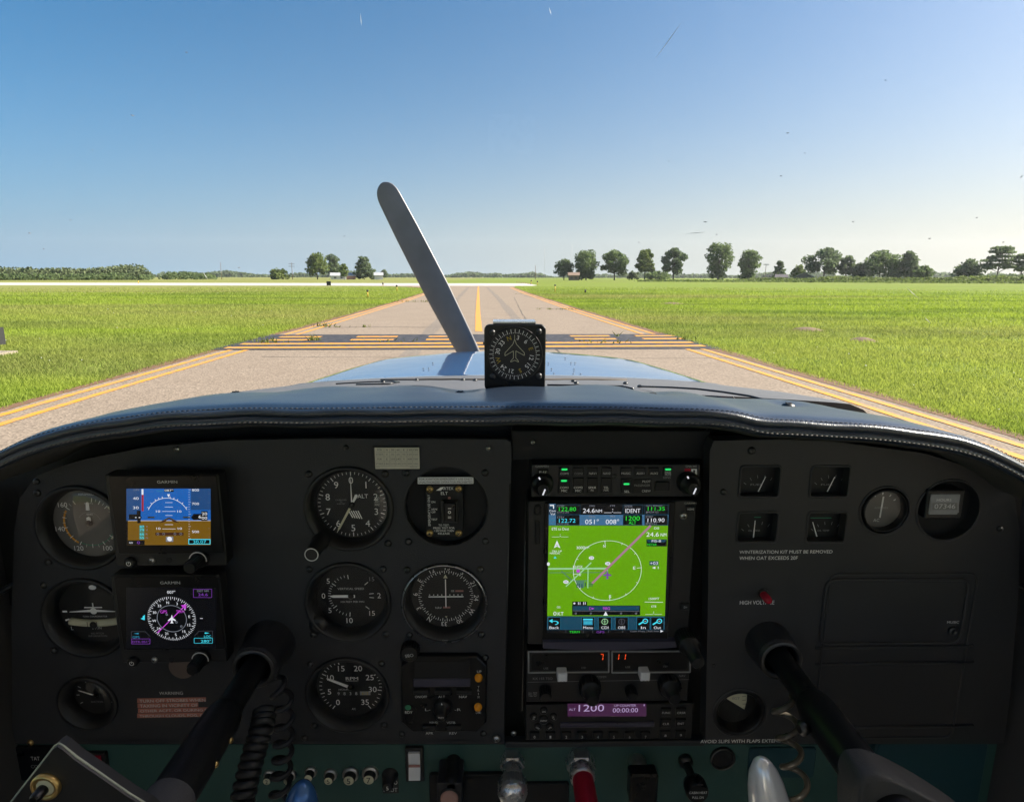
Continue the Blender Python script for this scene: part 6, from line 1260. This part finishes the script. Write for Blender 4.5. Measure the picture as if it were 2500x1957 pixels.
b = MB(); b.lathe([(RC*1.0, .0), (RC*.995, .0016), (RC*.965, .0018), (RC*.94, .0004), (RC*.935, -.002)], 'gloss_black', (c.x, c.y, 0), 64); b.build('bezel', P.root)
b = MB(); b.disc(c.x, c.y, RC*.94, .0002, 'dial_black', 48); b.build('dial_face', P.root); b = MB(); zz = .0005; HD = 19
for k in range(36): b.tick(c.x, c.y, RC*.755, RC*.905, k*10+1, RC*.017, zz, 'white_print'); a = R(k*10+6); b.disc(c.x+RC*.775*math.sin(a), c.y+RC*.775*math.cos(a), RC*.014, zz, 'white_print', 8)
for k, t in enumerate(('N', '3', '6', 'E', '12', '15', 'S', '21', '24', 'W', '30', '33')):
    a = k*30-HD; b.text(t, c.x+RC*.615*math.sin(R(a)), c.y+RC*.615*math.cos(R(a)), RC*.155, zz, 'yellow_print' if t in 'NESW' else 'white_print', rot=a)
b.build('compass_card', P.root); b = MB()
pl = [(785, 555), (822, 655), (978, 822), (978, 875), (808, 785), (808, 925), (862, 985), (862, 1005), (785, 970), (706, 1005), (706, 985), (760, 925), (760, 785), (592, 882), (592, 825), (748, 655)]
for p_, q_ in zip(pl, pl[1:]+pl[:1]): P.pL(b, p_, q_, 9, 'cream', .0012)
P.pL(b, (785, 465), (785, 555), 7, 'cream', .0012); b.build('airplane_outline', P.root)
b = MB(); b.lathe([(RC*.94, .0016), (.0001, .0018)], 'dial_glass', (c.x, c.y, 0), 40); b.build('glass', P.root)
for x, y in ((340, 420), (1262, 400), (350, 1290), (1268, 1280)): p_ = P.l(x, y, 0); screw(P.root, p_.x, p_.y, 0, .0031)
b = MB(); P.pD(b, 735, 1490, 40, 'recess_black', .0003); P.pD(b, 930, 1490, 28, 'dark_steel', .0003); b.build('adjusters', P.root)
b = MB(); p_ = P.l(175, 640, 0); b.box((p_.x, p_.y, -.003), (.002, .0025, .003), 'dark_steel'); b.build('side_clip', P.root)

# ================================================================== CONTROL YOKES
def yoke(label, u, v, y_end, sleeve_y, gray=False):
    o = atY(u, v, D-.003); root = empty('control_yoke', label, 'control yoke', o, PROT)
    b = MB(); b.lathe([(.0245, 0), (.0240, .006), (.0215, .012), (.0205, .036), (.0195, .040), (.0165, .041), (.0150, .036)], 'sleeve_black', n=40); b.build('panel_collar', root)
    b = MB(); b.lathe([(.0192, .0385), (.0196, .0415), (.0185, .0425), (.0160, .0425)], 'dark_steel', n=40); b.build('collar_ring', root)
    z0 = D-.003-sleeve_y; z1 = D-.003-y_end
    b = MB(); b.lathe([(.0108, .0), (.0108, z0+.004)], 'yoke_black', n=28); b.build('shaft', root)
    b = MB(); b.lathe([(.0108, z0-.001), (.0125, z0+.001), (.0152, z0+.012), (.0156, z0+.05), (.0160, z1)], 'yoke_black', n=32, cap1=True); b.build('sleeve', root)
    return root, o, z0, z1
yl, ol, z0, z1 = yoke('left control yoke shaft, black and scuffed, beside the coiled cord', 660, 1568, .30, .452)
b = MB(); b.lathe([(.0162, z1-.064), (.0168, z1-.062), (.0170, z1-.03), (.0164, z1-.028)], 'trim_grey', n=32); b.build('clamp_band', yl, 'cloudy grey clamp band near the bottom')
c0 = Vector((.016, -.004, z0+.018))
for k, (dx_, dy_, dz_) in enumerate(((.0150, -.004, .03), (.0152, -.003, .055))):
    b = MB(); b.lathe([(.0022, 0), (.0018, .001), (.0006, .0014)], 'brass', n=12, cap1=True, M=Matrix.Rotation(R(80), 3, 'Y'), sy=1.2); o = b.build('rivet', yl); o.location = (dx_, dy_, z0+dz_)
def wheel(root, zc, mat, horn):
    b = MB(); b.lathe([(.030, zc-.008), (.034, zc), (.034, zc+.014), (.028, zc+.018)], mat, n=36, cap1=True); b.build('wheel_hub', root)
    b = MB()
    for s in (-1, 1): b.tube([(s*.02, -.002, zc+.006), (s*.075, -.012, zc+.008), (s*.125, -.012, zc+.010), (s*.150, .010, zc+.012), (s*.155, .055, zc+.013), (s*.150, .085, zc+.014)], [.014, .014, .014, .015, .0155, .013], 'yoke_black', 14)
    b.build('wheel_horns', root)
yr, orr, z0r, z1r = yoke('right control yoke shaft in black with a grey wheel below', 1862, 1550, .31, .452)
b = MB(); b.lathe([(.0020, 0), (.0055, .002), (.0060, .006), (.0035, .008)], 'dark_steel', n=16, cap1=True, M=Matrix.Rotation(R(-80), 3, 'Y')); o = b.build('set_screw', yr); o.location = (-.0150, -.003, z0r+.028)
# grey moulded wheel centre of the right yoke
b = MB(); y_ = .345; pts = [(2085, 1888), (2130, 1880), (2160, 1886), (2210, 1906), (2310, 1962), (2420, 2040), (2420, 2150), (2090, 2150), (2082, 2000)]
for _ in range(3):
    pts = [q_ for a_, c_ in zip(pts, pts[1:]+pts[:1]) for q_ in ((a_[0]*.75+c_[0]*.25, a_[1]*.75+c_[1]*.25), (a_[0]*.25+c_[0]*.75, a_[1]*.25+c_[1]*.75))]
V = [atY(u, v, y_) - orr for u, v in pts]; V = [Vector((p.x, p.z, -p.y)) for p in V][::-1]; k = len(V); c_ = sum(V, Vector())/k
rg = [(1.0, -.02), (1.0, -.003), (.992, 0), (.975, .0025), (.95, .004), (.90, .005)]
b.add([c_*(1-f_)+Vector((p.x, p.y, p.z))*f_+Vector((0, 0, h_)) for f_, h_ in rg for p in V], [(j*k+i, j*k+(i+1) % k, (j+1)*k+(i+1) % k, (j+1)*k+i) for j in range(len(rg)-1) for i in range(k)]+[tuple(range((len(rg)-1)*k, len(rg)*k))], 'wheel_grey', True); b.build('wheel_centre', yr, 'matt grey moulded wheel centre')
# left wheel plate: black box with worn edges and a brass ringed button
y_ = .33; pts = [(-60, 2060), (18, 1968), (60, 1915), (120, 1838), (135, 1818), (146, 1811), (158, 1818), (190, 1845), (260, 1893), (320, 1935), (362, 1960), (420, 2010), (420, 2100), (-60, 2100)]
o = atY(140, 1900, y_); box = empty('switch_box', 'black switch box with pale worn edges and a brass button at lower left', 'switch box', o, PROT)
V = [atY(u, v, y_) - o for u, v in pts]; V = [Vector((p.x, p.z, 0)) for p in V][::-1]; k = len(V); c_ = sum(V, Vector())/k
b = MB(); b.add(V+[c_+(p-c_)*.975+Vector((0, 0, .0025)) for p in V]+[p+Vector((0, 0, -.006)) for p in V], [(2*k+i, 2*k+(i+1) % k, (i+1) % k, i) for i in range(k)]+[(i, (i+1) % k, k+(i+1) % k, k+i) for i in range(k)]+[tuple(range(k, 2*k))], 'bezel_black'); b.build('cover', box)
b = MB(); ed = [V[j] for j in range(k)]; b.tube([p+Vector((0, 0, .0006)) for p in ed[2:13]], [.0005+.0004*random.random() for _ in ed[2:13]], 'worn_edge', 6); b.build('worn_edge', box)
c = atY(122, 1908, y_)-o; b = MB(); b.lathe([(.0088, .002), (.0088, .0045), (.0078, .0055), (.0060, .0050), (.0058, .0035)], 'brass', (c.x, c.z, 0), 28); b.build('button_ring', box)
b = MB(); b.lathe([(.0057, .002), (.0057, .004), (.0052, .0046)], 'cream', (c.x, c.z, 0), 24, cap1=True); b.lathe([(.0034, .0046), (.0032, .0115), (.0022, .0130)], 'gloss_black', (c.x-.001, c.z-.001, 0), 20, cap1=True); b.build('button', box)

# ================================================================== CORDS
def coil(name, label, path, y0, y1, rad, wire, turns, mat, sub=14):
    b = MB(); n = turns*sub; P_ = []
    us = np.interp(np.linspace(0, 1, n), np.linspace(0, 1, len(path)), [p[0] for p in path]); vs_ = np.interp(np.linspace(0, 1, n), np.linspace(0, 1, len(path)), [p[1] for p in path])
    ctr = [atY(u, v, y0+(y1-y0)*i/n) for i, (u, v) in enumerate(zip(us, vs_))]
    for i, p in enumerate(ctr):
        t = (ctr[min(i+3, n-1)]-ctr[max(i-3, 0)]).normalized(); a = t.cross(Vector((0, 1, 0))).normalized(); c = t.cross(a); an = 2*math.pi*i/sub
        P_.append(p+(a*math.cos(an)+c*math.sin(an))*rad)
    o = P_[-1].copy(); b.tube([p-o for p in P_], wire, mat, 8); ob = b.build(name); ob.location = o; return setp(ob, label, 'cord')
coil('coiled_cord', 'thick glossy black coiled cord hanging beside the left yoke', [(646, 1735), (640, 1775), (622, 1830), (606, 1890), (590, 1960), (580, 2040)], .455, .40, .0064, .0036, 14, 'rubber', 16)
coil('coiled_cord', 'dull dark coiled cord behind the glossy one, against the panel', [(660, 1640), (690, 1700), (694, 1780), (690, 1850), (684, 1920), (676, 2020)], .515, .505, .0080, .0026, 9, 'sleeve_black', 16)
coil('coiled_cord', 'loose stretched cord with tan highlights left of the right yoke', [(1908, 1700), (1920, 1765), (1928, 1830), (1942, 1900), (1960, 1990)], .47, .44, .0088, .0026, 4, 'tan_wire', 22)

# ================================================================== LOWER CONTROLS
LZ = SP
brk = [(606, 1890, '5', .0060), (660, 1888, '2', .0060), (710, 1888, '10', .0062), (760, 1880, '', .0062), (808, 1887, '5', .0068), (857, 1886, '5', .0085), (905, 1884, '7', .0085)]
bl = ['partly hidden behind the coiled cord', 'numbered two, right of the coiled cord', 'numbered ten, left of the blue handle', 'half hidden above the blue handle', 'numbered five, directly right of the blue handle', 'with a wide collar and bold five', 'with a wide collar and seven, last in the row']
for (u, v, t, r), lb in zip(brk, bl):
    P = PT('circuit_breaker', 'round push circuit breaker '+lb, 'circuit breaker', u, v, LZ, group='circuit breakers on the lower strip')
    b = MB(); b.lathe([(r, 0), (r, .003), (r*.85, .004), (r*.72, .004)], 'steel', n=24); b.build('collar', P.root)
    b = MB(); b.lathe([(r*.72, .001), (r*.70, .009), (r*.62, .010)], 'bezel_black', n=22); b.build('barrel', P.root); b = MB(); b.lathe([(r*.64, .0095), (r*.60, .0102), (.0001, .0103)], 'cream', n=22)
    if t: b.text(t, 0, 0, r*.75, .0106, 'black_print')
    b.build('push_cap', P.root)
P = PT('autopilot_breaker', 'black pull breaker marked five above the words auto pilot', 'circuit breaker', 953, 1890, LZ); b = MB(); b.lathe([(.0085, 0), (.0080, .003), (.0055, .004), (.0055, .016), (.0045, .0172)], 'bezel_black', n=24, cap1=True); b.text('5', 0, 0, .0042, .0175, 'white_print'); b.build('plunger', P.root)
b = MB(); P.pB(b, 934, 1898, 972, 1936, 0, .0008, 'bezel_black', .0006, .0002); P.pT(b, 'AUTO', 937, 1904, 970, 1914, 'grey_print', .001); P.pT(b, 'PILOT', 937, 1922, 970, 1932, 'grey_print', .001); b.build('label_plate', P.root)
def rocker(name, label, u0, v0, u1, v1, mat, stripe=None):
    P = PT(name, label, 'switch', (u0+u1)/2, (v0+v1)/2, LZ+.001); w_ = (u1-u0); h_ = (v1-v0)
    b = MB(); P.pB(b, u0-w_*.3, v0-h_*.16, u1+w_*.3, v1+h_*.16, -.003, .0035, 'bezel_black', .001, .0006); b.build('frame', P.root)
    b = MB(); a, c = P.l(u0, v1, .005), P.l(u1, v0, .005); ym = (a.y+c.y)/2; pr = [(a.y, .0035), (a.y, .0085), (ym, .0055), (c.y, .0065), (c.y, .0035)]
    b.add([(x, y, z) for x in (a.x, c.x) for y, z in pr], [(i, i+1, 6+i, 5+i) for i in range(4)]+[(0, 1, 2, 3, 4), (9, 8, 7, 6, 5)], mat); b.build('rocker', P.root)
    if stripe: b = MB(); b.add([(a.x, ym-.0012, .0064), (c.x, ym-.0012, .0064), (c.x, ym+.0020, .0064), (a.x, ym+.0020, .0064)], [(0, 1, 2, 3)], stripe); b.build('stripe', P.root)
    return P
rocker('rocker_switch', 'white rocker switch with a faded red stripe in a black frame', 999, 1836, 1025, 1898, 'white_plastic', 'red_stripe')
P = rocker('rocker_switch', 'dark red rocker switch behind the switch box at lower left', 206, 1846, 244, 1892, 'red_plastic')
b = MB(); P.pB(b, 195, 1828, 201, 1850, .003, .0042, 'white_plastic', .0005, .0002); b.build('edge_tab', P.root)
b = MB(); P.pB(b, 30, 1822, 148, 1905, -.003, .002, 'gloss_black', .002, .0006); P.pT(b, 'TAT', 76, 1846, 96, 1855, 'grey_print', .0024); P.pT(b, 'CO', 76, 1866, 92, 1874, 'dim_print', .0024); b.build('side_label_plate', P.root)
# push-pull controls: everything runs towards the pilot
def control(name, label, u, v, parts, dz=None):
    P = PT(name, label, 'control knob', u, v, LZ if dz is None else dz)
    for nm, prof, mat, n in parts: b = MB(); b.lathe(prof, mat, n=n, cap1=True, smooth=n > 8); b.build(nm, P.root)
    return P
P = control('throttle_control', 'silver vernier throttle control with knurled knob', 1250, 1850, [('hex_nut', [(.0125, 0), (.0125, .012), (.0105, .014)], 'aluminium', 6), ('barrel', [(.0100, .012), (.0100, .030), (.009, .031)], 'aluminium', 28), ('knurled_knob', [(.0105, .028), (.0136, .031), (.0140, .044), (.0122, .049), (.006, .051)], 'aluminium', 40)])
b = MB()
for j in range(36): a = j*math.pi/18; b.box((.0139*math.cos(a), .0139*math.sin(a), .0375), (.0010, .0008, .011), 'aluminium', Matrix.Rotation(a, 3, 'Z'))
b.build('knurling', P.root)
P = control('mixture_control', 'red mixture control on a silver hex nut', 1415, 1850, [('hex_nut', [(.0150, 0), (.0150, .014), (.0125, .017)], 'aluminium', 6), ('collar', [(.0125, .014), (.0128, .026), (.0112, .028)], 'aluminium', 28), ('red_knob', [(.0105, .026), (.0108, .060), (.0122, .085), (.0150, .100), (.0155, .125), (.012, .132)], 'red_plastic', 32)])
P = control('lever_control', 'black square lever on a silver shaft right of the mixture', 1555, 1855, [('ferrule', [(.0088, 0), (.0088, .010), (.0070, .013), (.0062, .022)], 'steel', 24)])
b = MB(); c = P.l(1572, 1890, .03); b.rbox(-.014, -.020, .014, .013, .020, .034, 'gloss_black', .003, .002); b.build('lever_head', P.root)
P = control('cabin_heat_control', 'black cabin heat pull knob with white lettering', 1672, 1852, [('bushing', [(.0070, 0), (.0070, .006), (.0045, .008)], 'dark_steel', 20), ('rod', [(.0042, .006), (.0042, .027)], 'dark_steel', 16), ('pull_knob', [(.0045, .026), (.0100, .029), (.0114, .034), (.0112, .042), (.0100, .044)], 'gloss_black', 28)])
b = MB(); b.text('CABIN HEAT', 0, .0020, .0026, .0445, 'white_print', wd=.0175); b.text('PULL ON', 0, -.0035, .0026, .0445, 'white_print', wd=.011); b.build('knob_lettering', P.root)
P = control('bar_control', 'black bar control left of the throttle above a pink button', 1108, 1855, [('bar_knob', [(.0075, 0), (.0078, .012), (.0072, .030), (.0040, .034)], 'rubber', 22)])
P = PT('push_button', 'large pink round push button in a black square housing', 'button', 1098, 1925, .03); b = MB(); b.rbox(-.0125, -.030, .0125, .010, -.027, .004, 'sleeve_black', .002, .001); b.build('housing', P.root)
b = MB(); b.lathe([(.0100, .004), (.0098, .006), (.0090, .006)], 'bezel_black', (0, -.005, 0), 28); b.build('bezel', P.root); b = MB(); b.lathe([(.0088, .004), (.0086, .0075), (.0070, .0085)], 'pink_button', (0, -.005, 0), 28, cap1=True); b.build('cap', P.root)
P = PT('round_socket', 'round black socket with a bright rim below the flap placard', 'socket', 1763, 1848, LZ); b = MB(); b.lathe([(.0130, 0), (.0132, .003), (.0120, .004), (.0112, .003), (.0110, -.003)], 'dark_steel', n=32); b.build('rim', P.root); b = MB(); b.disc(0, 0, .0111, .0005, 'recess_black', 28); b.build('bore', P.root)
# two large rounded handles close to the camera
def handle(name, label, u, v, y, rx, rz, tilt, mat):
    o = atY(u, v, y); root = empty(name, label, 'handle', o)
    M_ = Matrix.Rotation(R(tilt), 3, 'Y'); pr = [(1.0, -1.6), (1.0, -.6), (.97, -.2), (.86, .25), (.68, .6), (.42, .86), (.16, .98), (.001, 1.0)]
    b = MB(); b.lathe([(r*rx, z*rz) for r, z in pr], mat, n=36, M=M_); b.build('grip', root); b = MB(); b.lathe([(rx*.45, -rz*3.2), (rx*.45, -rz*1.5), (rx*1.0, -rz*1.6)], 'yoke_black', n=24, M=M_); b.build('stem', root)
handle('blue_handle', 'rounded glossy handle, blue painted for reflected sky, rising in front of the circuit breakers', 735, 1968, .44, .0155, .025, 8, 'sky_reflect_blue')
handle('bright_handle', 'rounded handle, white painted for reflected roof and sun, beside the loose cord', 1874, 1938, .40, .0155, .034, -14, 'roof_reflect_white')

# ================================================================== SUB-PARTS: pieces that belong to a part
SUB = dict(screw=('bezel', 'face', 'face_plate', 'housing', 'plate', 'frame', 'top_cover'), knob_cap=('setting_knob',), knob_lettering=('obs_knob', 'pull_knob'), window=('wall',), stripe=('rocker',), needle_hub=('needle',), knurling=('knurled_knob',), stitching=('upper_roll',), rivet=('upper_skin', 'sleeve'), seam=('rear_deck',), plate_lettering=('plate',), push_cap=('barrel',), slip_ball=('slip_tube',), silver_rim=('bezel',), dial_markings=('dial_face',), button=('button_ring',), counter_digits=('counter_frame',), crossarm=('shaft',), lamp_head=('shaft',), face_lettering=('face',), card_figures=('card',), airplane_outline=('glass',), reflector=('stake',), collar_ring=('panel_collar',), roof=(), hold_line_bar=('hold_line_backing',), insect_speck=('pane',), streak=('pane',))
for root in [o for o in S.objects if o.parent is None]:
    kids = list(root.children); by = {}
    for k in kids: by.setdefault(k.name.split('.')[0], k)
    for k in kids:
        for t in SUB.get(k.name.split('.')[0], ()):
            if t in by and by[t] is not k and by[t].parent is root and k.parent is root and not k.children: k.parent = by[t]; break

# ================================================================== HAZE
m = bpy.data.materials.new('haze_air'); m.use_nodes = True; n = m.node_tree.nodes; n.remove(n['Principled BSDF'])
pv = n.new('ShaderNodeVolumePrincipled'); pv.inputs['Color'].default_value = (.94, .97, 1, 1); pv.inputs['Density'].default_value = .00011; pv.inputs['Anisotropy'].default_value = .3
m.node_tree.links.new(pv.outputs[0], n['Material Output'].inputs['Volume']); MATS['haze_air'] = m
b = MB(); b.box((0, GR/2-200, 74), (2*GR+20, GR+420, 150), 'haze_air'); setp(b.build('haze'), 'thin pale summer haze over the airfield', 'haze', kind='stuff')
